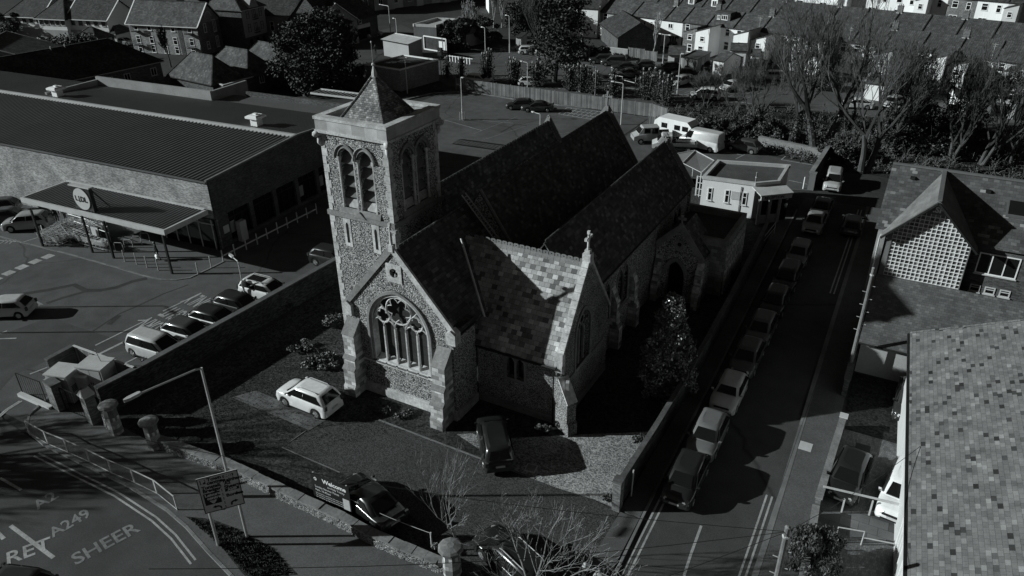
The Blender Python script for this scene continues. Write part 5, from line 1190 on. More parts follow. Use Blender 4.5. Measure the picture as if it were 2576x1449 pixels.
    if detail:
        m = MB(); m.box(L-.05, L+.012, -.26, .26, .42, .53); m.build('number_plate', PLATE, t, (L/2, 0, 0)); m = MB(); m.box(-.015, .05, -.26, .26, .62, .73); m.build('number_plate', PLATE, t, (L/2, 0, 0))
        m = MB(); m.box(L-.06, L+.008, -hw*.55, hw*.55, .56, .66); m.box(L-.05, L+.004, -hw*.6, hw*.6, .3, .4); m.build('grille', RUBBER, t, (L/2, 0, 0))
        m = MB()
        for xw in K['wb']:
            pass
        m.box(.9, L-.95, -hw*1.0, -hw*.96, .2, .3); m.box(.9, L-.95, hw*.96, hw*1.0, .2, .3); m.build('sill_trim', RUBBER, t, (L/2, 0, 0))
    if rack:
        for s in (-1, 1): m = MB(); m.tube([(rr+.15, s*tw*.85, zt-.03), (rr+.3, s*tw*.86, zt+.06), (fr-.3, s*tw*.86, zt+.06), (fr-.12, s*tw*.85, zt-.03)], .022, 5); m.build('roof_rail', METALG, t, (L/2, 0, 0))
    if sunroof:
        for a in (0, 1): m = MB(); x0 = rr+.35+a*(fr-rr-.7)/2; m.box(x0, x0+(fr-rr-.9)/2, -tw*.6, tw*.6, zt-.0, zt+.03); m.build('sunroof', GLASSC, t, (L/2, 0, 0))
    return t
def car(kind, paint, label, px, hd, z=.55, **k):
    """px: where the middle of the car's body stands in the survey"""
    p = at(px[0], px[1], z); return make_car(kind, paint, label, (p.x, p.y, k.pop('gz', .012)), hd, **k)
DN, UPH = -pi/2, pi/2
# -- churchyard
wr, wf = at(795, 1054), at(718, 1022.7); hd = atan2(wf.y-wr.y, wf.x-wr.x); mid = (wr+wf)/2; off = Vector((sin(hd), -cos(hd), 0))
if off.y > 0: off = -off
mid = mid-off*.86; make_car('suv', .78, 'white compact SUV parked beside the paved path on the church lawn', (mid.x, mid.y, .02), hd, 'SUV', rack=True)
car('mpv', .016, 'black people carrier reversed against the low side wing of the church', R8(1160, 420), rad(128), .8, cat='car')
car('saloon', .014, 'black saloon parked behind the welcome board', R8(215, 880), rad(163), .6)
car('estate', .018, 'black estate car with pale bonnet reflections beneath the bare branching tree', R8(1290, 1310), rad(158), .7, rack=True)
# -- shop car park, nose to the long wall
a = rad(4)
car('mpv', .5, 'pale grey estate with its tailgate raised, nearest the cabinet compound by the long wall', R4(1175, 1150), a, .9, roof_paint=.5)
car('hatch', .6, 'pale hatchback with a dark roof, second from the compound along the long wall', R4(1420, 1050), a, .7, roof_paint=.06)
car('hatch', .68, 'white hatchback with a black roof, third from the compound along the long wall', R4(1625, 955), a, .7, roof_paint=.02)
car('hatch', .02, 'black hatchback under the car park lamp column', R4(1800, 845), a, .7)
car('estate', .66, 'white estate with twin glass roof panels at the far end of the row', R4(2010, 735), a, .7, rack=True, sunroof=True)
car('suv', .02, 'black SUV partly hidden by the left edge of the church tower', R4(2520, 495), a, .7)
car('hatch', .55, 'white hatchback cut by the left picture edge in the shop car park', R4(40, 865), rad(212), .7)
car('suv', .32, 'silver SUV parked at the left end of the trolley canopy', R4(205, 225), rad(218), .7)
car('saloon', .03, 'dark saloon beside the silver SUV at the left picture edge', R4(30, 175), rad(218), .7); car('hatch', .02, 'black hatchback behind the dark saloon at the left picture edge', R4(-20, 105), rad(218), .7)
car('hatch', .03, 'dark car whose roof shows in the bottom left corner on the main road', R7(40, 1475), rad(200), 1.2)
# -- north car park
car('hatch', .02, 'black hatchback, left of the pair beside the timber fence', R2(1350, 785), rad(205), .7); car('saloon', .03, 'dark saloon, right of the pair beside the timber fence', R2(1480, 800), rad(205), .7)
# -- street, parked nose to tail on the church side
sx = -7.25
for i, (kd, v, px, lb) in enumerate([
 ('saloon', .03, (2064, 522), 'black saloon farthest up the street, behind the silver saloon'), ('saloon', .25, (2044, 556), 'silver saloon near the reception building, second farthest up the street'),
 ('hatch', .16, (2004, 636), 'grey hatchback alone past the gap in the row along the street'), ('estate', .015, (1977, 697), 'black estate behind the grey hatchback on the street'),
 ('hatch', .025, (1947, 757), 'dark hatchback opposite the glass-block gable, fourth from the front of the unbroken row'), ('hatch', .10, (1914, 826), 'grey hatchback with a lighter roof beside the holly tree top'),
 ('hatch', .08, (1877, 897), 'dark grey hatchback parked behind the white small car'), ('mini', .55, (1830, 985), 'small white car with rounded headlamps beside the holly tree'),
 ('hatch', .16, (1778, 1092), 'mid grey hatchback second from the wall pier on the street'), ('hatch', .022, (1722, 1203), 'black hatchback nearest the wall pier with a bright headlamp')]):
    p = at(*px, .6); make_car(kd, v, lb, (sx-.0015*(p.y-30), p.y, .012), DN+rad(.6), group='cars parked along the street')
car('hatch', .05, 'dark hatchback facing up the street opposite the silver saloon', R6(1280, 245), UPH+.06, .6)
car('mpv', .42, 'silver people carrier standing at the top of the street by the trees', R3(1138, 1360), DN+.08, .7)
# -- forecourt on the right
car('hatch', .018, 'black hatchback on the block-paved forecourt beside the white car', R9(1255, 690), DN-.1, .6)
car('estate', .8, 'white car on the forecourt partly hidden by the tiled roof edge', R9(1660, 800), DN-.12, .7)
car('hatch', .03, 'dark car nose showing beside the eaves of the big tiled roof', R9(1720, 130), DN, .6)
# -- yard behind the reception
car('van', .62, 'white panel van with ladders on its roof in the yard', ZK(930, 320), rad(168), 1.2, cat='van', name='panel_van', glass_sides=False)
car('hatch', .06, 'dark hatchback with a bright alloy wheel beside the yard wall', ZK(1570, 420), rad(172), .7)
# pickups and caravan
def pickup(px, hd, label, double, pale):
    p = at(*px, 1.0); t = thing('pickup_truck', label, 'pickup truck', (p.x, p.y, .012), hd)
    P = car_paint(pale); cabL = 2.2 if double else 1.35; L = 5.2
    m = MB(); m.grid([[(x, y*.9, z) for y, z in ((-1, .45), (-1, 1.2), (-.92, 1.25), (-.82, 2.0), (-.6, 2.08), (.6, 2.08), (.82, 2.0), (.92, 1.25), (1, 1.2), (1, .45))] for x in (L-.9-cabL, L-1.15)] + [[(L-.55, y*.9, z) for y, z in ((-1, .45), (-1, 1.15), (-.9, 1.2), (-.7, 1.3), (-.5, 1.32), (.5, 1.32), (.7, 1.3), (.9, 1.2), (1, 1.15), (1, .45))]]+[[(L, y*.86, z) for y, z in ((-1, .5), (-1, .95), (-.9, 1.0), (-.7, 1.02), (-.5, 1.02), (.5, 1.02), (.7, 1.02), (.9, 1.0), (1, .95), (1, .5))]])
    m.poly([(L-.9-cabL, y*.9, z) for y, z in ((-1, .45), (-1, 1.2), (-.92, 1.25), (-.82, 2.0), (-.6, 2.08), (.6, 2.08), (.82, 2.0), (.92, 1.25), (1, 1.2), (1, .45))]); m.poly([(L, y*.86, z) for y, z in ((-1, .5), (-1, .95), (1, .95), (1, .5))]); m.build('cab', P, t, (L/2, 0, 0))
    m = MB(); m.ext([(L-1.12, -.68, 1.95), (L-1.12, .68, 1.95), (L-.6, .78, 1.36), (L-.6, -.78, 1.36)], (.04, 0, .03)); m.build('windscreen', GLASSC, t, (L/2, 0, 0))
    for s in (-1, 1):
        for k in range(2 if double else 1):
            x1 = L-1.25-k*.95; m = MB(); m.ext([(x1, s*.86, 1.3), (x1-.75, s*.86, 1.3), (x1-.75, s*.765, 1.92), (x1-.05, s*.765, 1.92)], (0, s*.02, 0)); m.build('side_window', GLASSC, t, (L/2, 0, 0))
    m = MB(); x0, x1 = 0, L-1.0-cabL
    m.box(x0, x1, -.98, .98, .78, .86); m.box(x0, x1, -1.0, -.95, .86, 1.2); m.box(x0, x1, .95, 1.0, .86, 1.2); m.box(x0, x0+.05, -.94, .94, .86, 1.2); m.build('load_bed', METAL, t, (L/2, 0, 0))
    m = MB(); m.box(.2, L-.3, -.4, .4, .4, .7); m.build('chassis', RUBBER, t, (L/2, 0, 0))
    for xw in (.95, L-.85):
        for s in (-1, 1): m = MB(); m.tube([(xw, s*.7, .36), (xw, s*.95, .36)], .36, 12); w_ = m.build('wheel', RUBBER, t, (L/2, 0, 0)); m = MB(); m.tube([(xw, s*.93, .36), (xw, s*.96, .36)], .2, 10); m.build('rim', ALLOY, w_, (L/2, 0, 0))
    return t, L
t, L_ = pickup(ZK(200, 250), rad(215), 'double cab tipper truck with a pale cab behind the church roof end', True, .42)
t, L_ = pickup(ZK(520, 380), rad(200), 'single cab flatbed truck carrying boards behind the church aisle', False, .6)
o = t.location; ld = thing('board_load', 'pale boards and sheets stacked on the flatbed truck', 'boards', (o.x, o.y, .9), t.rotation_euler.z)
for k in range(4): m = MB(); m.obox((-1.2+random.uniform(-.2, .2), random.uniform(-.3, .3), .0+k*.09), 2.2, 1.2-.15*k, .07, random.uniform(-.15, .15)); m.build('board', TRIM if k % 2 else WOOD, ld)
p = at(*ZK(560, 150), 1.3); t = thing('caravan', 'white touring caravan with a dark end window behind the trucks', 'caravan', (p.x, p.y, .01), rad(-12))
m = MB(); prof = [(-2.6, .5), (2.5, .5), (2.7, 1.0), (2.5, 1.9), (1.9, 2.45), (-2.0, 2.5), (-2.6, 2.0), (-2.75, 1.1)]; m.ext([(x, -1.1, z) for x, z in prof], (0, 2.2, 0)); m.build('body', RENDER, t)
for x in (-1.6, .2, 1.3): m = MB(); m.box(x, x+.8, -1.13, -1.1, 1.3, 1.9); m.build('side_window', GLASSC, t)
m = MB(); m.ext([(2.66, -.8, 1.2), (2.66, .8, 1.2), (2.5, .75, 1.95), (2.5, -.75, 1.95)], (.05, 0, 0)); m.build('end_window', GLASSC, t)
for s in (-1, 1): m = MB(); m.tube([(0, s*.9, .33), (0, s*1.1, .33)], .33, 12); m.build('wheel', RUBBER, t)
# -- public car park and streets beyond (small in the picture)
far = [('estate', .5, Z4(285, 765), 20, 'silver estate at the left end of the far car park row'), ('hatch', .03, Z4(385, 775), 20, 'black hatchback between two silver cars in the far car park'), ('hatch', .4, Z4(510, 785), 20, 'silver hatchback half hidden by the tall conifer trunk'),
 ('mpv', .05, Z4(1535, 935), 200, 'dark people carrier below the picket fence in the far car park'), ('saloon', .03, Z4(1700, 1010), 205, 'black saloon in front of the dark people carrier, far car park'), ('hatch', .05, Z4(1975, 985), 205, 'dark hatchback below the brown garden gate'), ('saloon', .12, Z4(1740, 1110), 205, 'grey saloon behind the pollarded trunks'),
 ('suv', .02, Z4(2350, 1030), 200, 'black SUV parked beside the white garage'), ('hatch', .5, Z4(2530, 1230), 250, 'pale hatchback beside the double lamp column'), ('hatch', .6, Z4(290, 1235), 20, 'white hatchback seen between ivy-clad trunks'),
 ('estate', .66, Z3(2080, 1205), 0, 'white car parked just beyond the left end of the timber fence'), ('saloon', .03, Z5(25, 625), 200, 'black saloon left of the open garage'), ('saloon', .22, Z5(20, 680), 190, 'silver saloon in front of the black saloon'),
 ('saloon', .02, Z5(205, 555), 100, 'black car backed into the open lean-to garage'), ('hatch', .6, Z5(415, 735), 245, 'white hatchback in the middle of the far car park'), ('mpv', .7, Z5(190, 810), 190, 'white people carrier beside the shrubs at the car park edge'), ('estate', .62, Z5(755, 648), 195, 'white car beside the pale flat garage'),
 ('hatch', .45, Z8(330, 55), 250, 'silver car seen through the bare trees'), ('saloon', .5, Z8(25, 65), 195, 'pale car behind the slim bare trunk'),
 ('minibus', .12, Z3(260, 545), 25, 'grey minibus on the road beside the dark shops'), ('hatch', .2, Z3(480, 500), 20, 'silver hatchback on the road by the street lamp'), ('saloon', .3, Z1(1870, 630), 15, 'silver saloon beyond the dark long roof'),
 ('suv', .03, Z4(1350, 905), 200, 'black SUV partly behind the bramble bush')]
for kd, v, px, h, lb in far: car(kd, v, lb, px, rad(h), .6, detail=True, group='cars in the far car park')
SR = sheet(2400, 620, .387); ZS = sheet(3200, 600, .2949)
def flat_building(name, label, cat, pts, ze, wall, roofm, cop=TRIM, para=.25, group=None, overhang=0.0, fascia=None):
    """flat-roofed building on footprint pts (x, y), roof at ze"""
    t = thing(name, label, cat, (pts[0][0], pts[0][1], 0), 0, group); o = t.location
    P = [(p[0], p[1]) for p in pts]
    A = sum(P[i][0]*P[(i+1) % len(P)][1]-P[(i+1) % len(P)][0]*P[i][1] for i in range(len(P)))
    if A < 0: P = P[::-1]
    m = MB()
    for i in range(len(P)):
        a, b = P[i], P[(i+1) % len(P)]; m.poly([(a[0], a[1], 0), (b[0], b[1], 0), (b[0], b[1], ze), (a[0], a[1], ze)])
    m.build('wall', wall, t, o)
    m = MB(); m.ext([(p[0], p[1], ze-.12) for p in P], (0, 0, .1)); m.build('roof', roofm, t, o)
    if para:
        cx, cy = sum(p[0] for p in P)/len(P), sum(p[1] for p in P)/len(P)
        for i in range(len(P)):
            a, b = Vector((*P[i], 0)), Vector((*P[(i+1) % len(P)], 0)); d = (b-a).normalized(); m = MB(); n = Vector((-d.y, d.x, 0))
            m.beam(a+n*.1-d*.08*(i % 2)+Vector((0, 0, ze+para/2-.05)), b+n*.1+d*.08*(i % 2)+Vector((0, 0, ze+para/2-.05)), .28+.004*i, para+.003*i); m.build('parapet', cop, t, o)
    return t
def wall_window(t, o, a, b, u, z, w_, h, frame=WPAINT, pane=GLASS, bars=1, nm='window', fr=.07, proud=.05, cross=True):
    """framed window on the wall running a->b (outer side to the right of a->b): u along the wall"""
    a = Vector((a[0], a[1], 0)); b = Vector((b[0], b[1], 0)); d = (b-a).normalized(); n = Vector((d.y, -d.x, 0)); c = a+d*u+n*.0
    Q = lambda x, zz, k: c+d*x+n*k+Vector((0, 0, zz))
    m = MB()
    def bar(x0, x1, z0, z1): m.ext([Q(x0, z0, -.03), Q(x1, z0, -.03), Q(x1, z1, -.03), Q(x0, z1, -.03)], n*(proud+.03))
    bar(-w_/2, -w_/2+fr, z, z+h); bar(w_/2-fr, w_/2, z, z+h); bar(-w_/2+fr, w_/2-fr, z, z+fr); bar(-w_/2+fr, w_/2-fr, z+h-fr, z+h)
    for i in range(1, bars+1): x = -w_/2+w_*i/(bars+1); bar(x-fr*.45, x+fr*.45, z+fr, z+h-fr)
    if cross and bars == 0: bar(-w_/2+fr, w_/2-fr, z+h*.58, z+h*.58+fr*.8)
    f = m.build(nm, frame, t, o)
    m = MB(); m.poly([Q(-w_/2+fr*.5, z+fr*.5, .012), Q(w_/2-fr*.5, z+fr*.5, .012), Q(w_/2-fr*.5, z+h-fr*.5, .012), Q(-w_/2+fr*.5, z+h-fr*.5, .012)]); m.build('pane', pane, f, o, fix=False)
    m = MB(); m.ext([Q(-w_/2-.06, z-.06, -.02), Q(w_/2+.06, z-.06, -.02), Q(w_/2+.06, z-.005, -.02), Q(-w_/2-.06, z-.005, -.02)], n*(proud+.09)); m.build('sill', TRIM, f, o)
    return f
def wall_door(t, o, a, b, u, w_, h, mat=DARK, z=0.02):
    a = Vector((a[0], a[1], 0)); b = Vector((b[0], b[1], 0)); d = (b-a).normalized(); n = Vector((d.y, -d.x, 0)); c = a+d*u
    m = MB(); m.ext([c+d*x-n*.02+Vector((0, 0, zz)) for x, zz in ((-w_/2, z), (w_/2, z), (w_/2, h), (-w_/2, h))], n*.06); o_ = m.build('door', mat, t, o)
    m = MB(); p = c+d*w_*.32+n*.06+Vector((0, 0, 1.02)); m.obox((p.x, p.y, p.z), .1, .04, .03, atan2(d.y, d.x)); m.build('handle', METALG, o_, o); return o_
# ---------------------------------------------------------------- gabled building with the glass-block wall
IO = Vector((-.83, 52.6, 0)); IS = thing('glass_block_building', 'gabled brick building with a tall glass-block wall and tiled lean-to beside the street', 'building', IO)
GYI = 52.6; ib = lambda nm, m, mt, par=None, sm=False: m.build(nm, mt, par or IS, IO, sm)
gx0, gx1, gza, gzl, gzr, gxa = -.83, 4.08, 10.75, 8.25, 8.3, 1.62
m = MB(); m.holed(lambda u, v, d: (u, GYI+d, v), [(gx0, 0), (gx1, 0), (gx1, gzr), (gxa, gza), (gx0, gzl)], [[(gx0+.32, 4.95), (gx1-.05, 4.95), (gx1-.05, 8.0), (2.55, 9.8), (.9, 9.8), (gx0+.32, 8.35-.2)]], .25)
m.poly([(gx0, GYI, 0), (gx0, 61, 0), (gx0, 61, 8.1), (gx0, GYI, 8.2)]); ib('gable_wall', m, m_plain('grey_brick', .16, .2, 12, .7, .9, .2))
GBL = m_tiles('glass_block', .272, .272, [(0, .05), (.5, .12), (1, .34)], 0, 0, 1, 0, .3, .1, .25, .5, .5, 22, False)
m = MB(); m.poly([(gx0+.2, GYI+.14, 4.9), (gx1, GYI+.14, 4.9), (gx1, GYI+.14, 8.1), (2.6, GYI+.14, 9.9), (.8, GYI+.14, 9.9), (gx0+.2, GYI+.14, 8.4)]); gb = ib('glass_block_panel', m, GBL)
m = MB()
def topz(x): return 8.15+(x-gx0-.32)*(9.8-8.15)/(1.41) if x < .9 else 9.8 if x < 2.55 else 9.8-(x-2.55)*1.8/1.48
for i in range(18):
    x = gx0+.32+i*.2705
    if x < gx1-.03: m.box(x-.022, x+.022, GYI+.06, GYI+.14, 4.95, max(5, topz(x)-.02))
for j in range(19):
    z = 4.95+j*.272; xa_ = gx0+.32 if z < 8.15 else gx0+.32+(z-8.15)*1.41/1.65; xb_ = gx1-.05 if z < 8.0 else gx1-.05-(z-8.0)*1.48/1.8
    if xb_ > xa_ and z < 9.82: m.box(xa_, xb_, GYI+.055, GYI+.135, z-.022, z+.022)
ib('mortar_grid', m, WPAINT, gb)
text_on('lettering', '.SP', .52, (1.72, GYI-.03, 10.12), (1, 0, 0), (0, 0, 1), WPAINT, IS, 1, .02, IO)
MR = 58.2
m = MB(); th = .14
for xe, ze in ((gx0-.35, gzl-.3), (gx1+.35, gzr-.3)): m.ext([(gxa, GYI-.55, gza+.2), (xe, GYI-.55, ze), (xe, GYI-.55, ze-th), (gxa, GYI-.55, gza+.2-th)], (0, MR-GYI+.55, 0))
ib('roof', m, m_tiles('smooth_slate', .5, .28, [(0, .15), (1, .19)], .02, .05, .8, .5, bump=.2))
m = MB()
for xe, ze in ((gx0-.35, gzl-.3), (gx1+.35, gzr-.3)): m.beam((gxa, GYI-.5, gza+.02), (xe, GYI-.5, ze-.14), .12, .26, (0, 1, 0))
ib('bargeboard', m, DARK)
m = MB(); m.beam((gxa, GYI-.56, gza+.22), (gxa, MR, gza+.22), .26, .1); ib('ridge_tiles', m, RENDERD)
mx0, mx1 = -1.65, 16
m = MB(); m.ext([(mx0, MR, 10.95), (mx0, 53.0, 8.15), (mx0, 53.0, 8.0), (mx0, MR, 10.8)], (mx1-mx0, 0, 0)); m.ext([(mx0, MR, 10.95), (mx0, 63.5, 8.15), (mx0, 63.5, 8.0), (mx0, MR, 10.8)], (mx1-mx0, 0, 0)); ib('main_roof', m, m_tiles('mossy_tile', .34, .27, [(0, .07), (.75, .10), (.93, .14), (1, .3)], .04, .08, .6, .5, .85, .4, .35, .5))
m = MB(); m.beam((mx0, MR, 11.0), (mx1, MR, 11.0), .26, .12); ib('ridge_tiles', m, RENDERD)
for x, z in ((-.2, 10.4), (4.4, 10.3), (7.2, 10.2)): m = MB(); y = MR-(10.95-z)*5.2/2.8; m.obox((x, y, z), .3, .35, .14); ib('roof_vent', m, DARK)
m = MB(); y = 55.9; z = 10.95-(MR-y)*2.8/5.2; m.ext([(5.6, y-.6, z-.30), (7.0, y-.6, z-.30), (7.0, y+.6, z+.36), (5.6, y+.6, z+.36)], (0, 0, .14)); f = ib('rooflight', m, METAL); m = MB(); m.ext([(5.7, y-.5, z-.10), (6.9, y-.5, z-.10), (6.9, y+.5, z+.46), (5.7, y+.5, z+.46)], (0, 0, .03)); ib('pane', m, GLASS, f)
m = MB(); m.box(gx1+.02, 14, 53.3, 53.5, 0, 8.1); m.box(gx0+.01, 14, 62.5, 62.8, 0, 8.1); m.box(14, 14.3, 53.3, 62.8, 0, 8.1); ib('side_wall', m, BRICKD)
wall_window(IS, IO, (gx1, 53.3), (14, 53.3), 1.75, 6.1, 2.3, 1.45, WPAINT, GLASS, 2)
for i in range(3): wall_window(IS, IO, (gx1, 53.3), (14, 53.3), .9+i*.85, 4.75, .6, .5, TRIM, GLASS, 0)
m = MB(); m.box(gx0-.6, gx0-.1, GYI+.1, GYI+.5, 2.0, 8.0); ib('side_return', m, m_plain('pale_return', .33, .15, 9, .8))
m = MB(); m.tube([(gx0-.35, GYI-.4, 8.0), (gx0-.42, GYI-.2, 7.6), (gx0-.42, GYI-.1, 2.2)], .06, 6); ib('downpipe', m, TRIM)
m = MB(); m.ext([(gx0-.05, GYI-.02, 4.95), (gx0-.05, 47.25, 2.5), (gx0-.05, 47.25, 2.36), (gx0-.05, GYI-.02, 4.8)], (14, 0, 0)); ib('lean_to_roof', m, m_tiles('plain_tile', .27, .2, [(0, .085), (.9, .125), (1, .16)], .05, .09, .55, .5, .85, .4, .3, .5))
m = MB(); m.box(gx0+.1, 13.6, 47.6, 47.85, 0, 2.42); m.poly([(gx0+.1, 47.6, 0), (gx0+.1, GYI, 0), (gx0+.1, GYI, 4.75), (gx0+.1, 47.6, 2.4)]); ib('lean_to_wall', m, m_plain('pale_lean_to_wall', .34, .15, 9, .8, .9, .2))
m = MB(); m.tube([(gx0-.1, 47.2, 2.4), (13.8, 47.2, 2.4)], .06, 6); ib('gutter', m, DARK)
# ---------------------------------------------------------------- house with the big tiled roof (bottom right)
e0 = at(2290, 838, 5.0); e1 = at(2283, 1449, 5.0); ed = (e1-e0).normalized(); en = Vector((-ed.y, ed.x, 0)); en = en if en.x > 0 else -en
TH = thing('tiled_house', 'house with a broad mottled concrete-tile roof filling the bottom right corner', 'house', (e0.x, e0.y, 0)); to = TH.location
pit = .41; e2 = e1+ed*9
m = MB(); A, B = e0, e2; C_, D_ = e2+en*7+Vector((0, 0, 7*pit)), e0+en*7+Vector((0, 0, 7*pit)); m.ext([A, B, C_, D_], (0, 0, -.14)); m.ext([D_, C_, C_+en*7-Vector((0, 0, 7*pit)), D_+en*7-Vector((0, 0, 7*pit))], (0, 0, -.14)); m.build('roof', TILEBIG, TH, to)
m = MB(); n = 62
for k in range(21):   # raised verge tiles along the far end
    p = e0.lerp(D_, k/21)+Vector((0, 0, .0)); q = e0.lerp(D_, (k+.94)/21); m.beam(p-ed*.0+Vector((0, 0, .02)), q+Vector((0, 0, .035)), .16, .05, (0, 0, 1))
m.build('verge_tiles', TILEBIG, TH, to)
m = MB(); m.beam(e0-en*.07-Vector((0, 0, .1)), e2-en*.07-Vector((0, 0, .1)), .13, .13); m.build('gutter', DARK, TH, to)
w0, w1 = e0+en*.4+ed*.35, e2+en*.4; zz = 4.95
m = MB(); 
P = [w0, w1, w1+en*13.2, w0+en*13.2]
for i in range(4): a, b = P[i], P[(i+1) % 4]; m.poly([(a.x, a.y, 0), (b.x, b.y, 0), (b.x, b.y, zz), (a.x, a.y, zz)])
m.poly([(w0.x, w0.y, zz), (w0.x+en.x*13.2, w0.y+en.y*13.2, zz), (w0.x+en.x*6.6, w0.y+en.y*6.6, zz+6.6*pit)]); m.build('wall', m_plain('cream_render', .5, .1, 6, .6, .85), TH, to)
for u in (13.2, 15.6, 18.0, 20.5): wall_window(TH, to, w1, w0, (w1-w0).length-u, 2.9, 1.8, 1.5, WPAINT, GLASS, 2); 
for u in (13.6, 16.4, 19.0): wall_window(TH, to, w1, w0, (w1-w0).length-u, .5, 1.9, 1.7, WPAINT, GLASS, 2)
# forecourt walls and rails
wl = [at(*R9(1100, 385)), at(*R9(1000, 770))]
wall_run('garden_wall', [(-.62, 40.6), (-.72, 33.2)], .26, .85, BRICK, 'low brick garden wall with a pale end cap beside the forecourt cars', 'wall', STONED)
t = thing('gate_pier', 'short pale-topped pier at the top end of the low garden wall', 'pier', (-.6, 40.85, 0)); m = MB(); m.obox((0, 0, 0), .38, .38, .95); m.build('shaft', BRICK, t); m = MB(); m.obox((0, 0, .95), .46, .46, .08); m.build('coping', TRIM, t)
wall_run('garden_wall', [(-1.05, 52.3), (-.95, 44.2)], .3, 1.3, BRICKD, 'dark brick garden wall with a rounded end below the lean-to roof', 'wall', WALLT)
wall_run('garden_wall', [(-.75, 32.9), (-.62, 31.2)], .24, .6, BRICK, 'short stretch of low garden wall next to the black entrance gates', 'wall', STONED)
wall_run('garden_wall', [(-.6, 30.4), (-.45, 27.5)], .24, .6, BRICK, 'low garden wall beside the clipped evergreen bush and path', 'wall', STONED)
rail_panel('garden_gate', (-.55, 31.2), (.35, 31.35), 1.0, 'black iron gate panel standing open beside the forecourt wall', DARK, 9, cat='gate')
rail_panel('garden_gate', (-.5, 30.3), (.4, 30.1), 1.0, 'black iron gate panel nearest the evergreen bush', DARK, 9, cat='gate')
ha, hb_ = at(*R9(1080, 895)), at(*R9(1700, 1040))
t = thing('handrail', 'pale tubular handrail crossing in front of the white forecourt car', 'railing', ha)
m = MB(); m.beam(Vector((-.3, 0, 1.0)), hb_-ha+Vector((0, 0, 1.0)), .07, .09); m.build('top_rail', METALG, t)
for q in ((1195, 975), (1405, 990), (1620, 1035)): p = at(*R9(*q))-ha; m = MB(); m.obox((p.x, p.y, 0), .08, .08, 1.0); m.build('post', METALG, t)
ha, hb_ = at(*R9(1150, 1180)), at(*R9(1345, 1215)); hc = at(*R9(1600, 1260))
t = thing('handrail', 'lower handrail bending along the steps below the flagged path', 'railing', ha)
m = MB(); m.tube([Vector((0, 0, 0)), Vector((0, 0, .9)), hb_-ha+Vector((0, 0, .9)), hb_-ha], .035, 6); m.tube([hb_-ha+Vector((0, 0, .5)), hc-ha+Vector((0, 0, .45))], .035, 6); m.build('rail_bar', METALG, t)
p = at(*R9(1360, 480)); flat('drain_cover', [(p.x-.4, p.y-.3), (p.x+.4, p.y-.3), (p.x+.4, p.y+.3), (p.x-.4, p.y+.3)], DARK, .012)
p = at(*R9(925, 480)); flat('inspection_cover', [(p.x-.35, p.y-.4), (p.x+.35, p.y-.4), (p.x+.35, p.y+.4), (p.x-.35, p.y+.4)], TRIM, .098)
# telegraph poles
def pole(base, h, label, r=.15, lean=(0, 0)):
    t = thing('telegraph_pole', label, 'telegraph pole', (base[0], base[1], 0)); m = MB(); m.tube([(0, 0, 0), (lean[0]*.5, lean[1]*.5, h*.5), (lean[0], lean[1], h)], [r, r*.85, r*.72], 9); m.build('shaft', WOOD, t)
    m = MB()
    for k in range(8):
        z = h-1.2-k*.45; s = -1 if k % 2 else 1; m.tube([(lean[0]*z/h, lean[1]*z/h, z), (lean[0]*z/h+s*.32, lean[1]*z/h, z+.02)], .018, 4)
    m.build('step_iron', METALG, t); m = MB(); m.lathe((lean[0], lean[1], h-.5), [(r*.8, 0), (r*.95, .02), (r*.95, .1), (r*.8, .12)], 8); m.build('collar', METALG, t); m = MB(); m.lathe((lean[0], lean[1], h), [(r*.72, -.01), (r*.78, .03), (r*.3, .08)], 8); m.build('cap', STONED, t); return t
pb = (-1.55, 46.6); ht = onY(2200, 672, 46.6); pole((-1.02, 46.4), ht.z, 'wooden telegraph pole at the corner of the tiled lean-to', .14)
tp_ = at(1983, 1328, 7.2); pole((tp_.x-.02, tp_.y+.0, 0), 7.2, 'wooden telegraph pole with step irons beside the evergreen bush at the picture foot', .15)
# overhead wires from the near pole
Wt = Vector((tp_.x, tp_.y, 7.0))
t = thing('service_wire', 'thin dark service wires running from the near telegraph pole', 'wires', Wt)
for k, (b, s) in enumerate([((-20, 10, 8.5), .6), ((-14, 8, 8.0), .5), ((3.0, 34, 5.2), .3), ((-26, 14, 9), .7)]):
    B = Vector(b)-Wt; m = MB(); m.tube([B*(i/10)-Vector((0, 0, s*sin(pi*i/10))) for i in range(11)], .012, 4); m.build('wire', DARK, t)
# ---------------------------------------------------------------- reception building
RZ_ = 3.35
ra, rbb, rc, rd, re_ = at(*SR(408, 86), RZ_), at(*SR(752, 131), RZ_), at(*SR(905, 117), RZ_), at(*SR(970, 12), RZ_), at(*SR(505, -20), RZ_)
RB = flat_building('reception_building', 'white flat-roofed reception building with slim windows behind the church', 'building', [(p.x, p.y) for p in (ra, rbb, rc, rd, re_)], RZ_, RENDER, ROOFELT, METALG, .32); ro = RB.location
print('recep', ra, rbb, rc, rd, re_, hgt(*SR(408, 86), at(*SR(390, 265))))
LW_ = (rbb-ra).length
for f in (.17, .5, .83): wall_window(RB, ro, ra, rbb, LW_*f, 1.25, .42, 1.3, WPAINT, GLASS, 0)
dd_ = (rbb-ra).normalized(); nn_ = Vector((dd_.y, -dd_.x, 0))
m = MB(); c = ra+dd_*LW_*.66+nn_*.02; m.ext([c+dd_*x+nn_*.0+Vector((0, 0, z-RZ_)) for x, z in ((-.4, 1.7), (.4, 1.7), (.4, 2.5), (-.4, 2.5))], nn_*.03); nb = m.build('notice_board', TRIM, RB, ro)
m = MB(); m.tube([ra+dd_*LW_*.75+nn_*.06-Vector((0, 0, RZ_-.1)), ra+dd_*LW_*.75+nn_*.06-Vector((0, 0, .3))], .035, 5); m.build('downpipe', DARK, RB, ro)
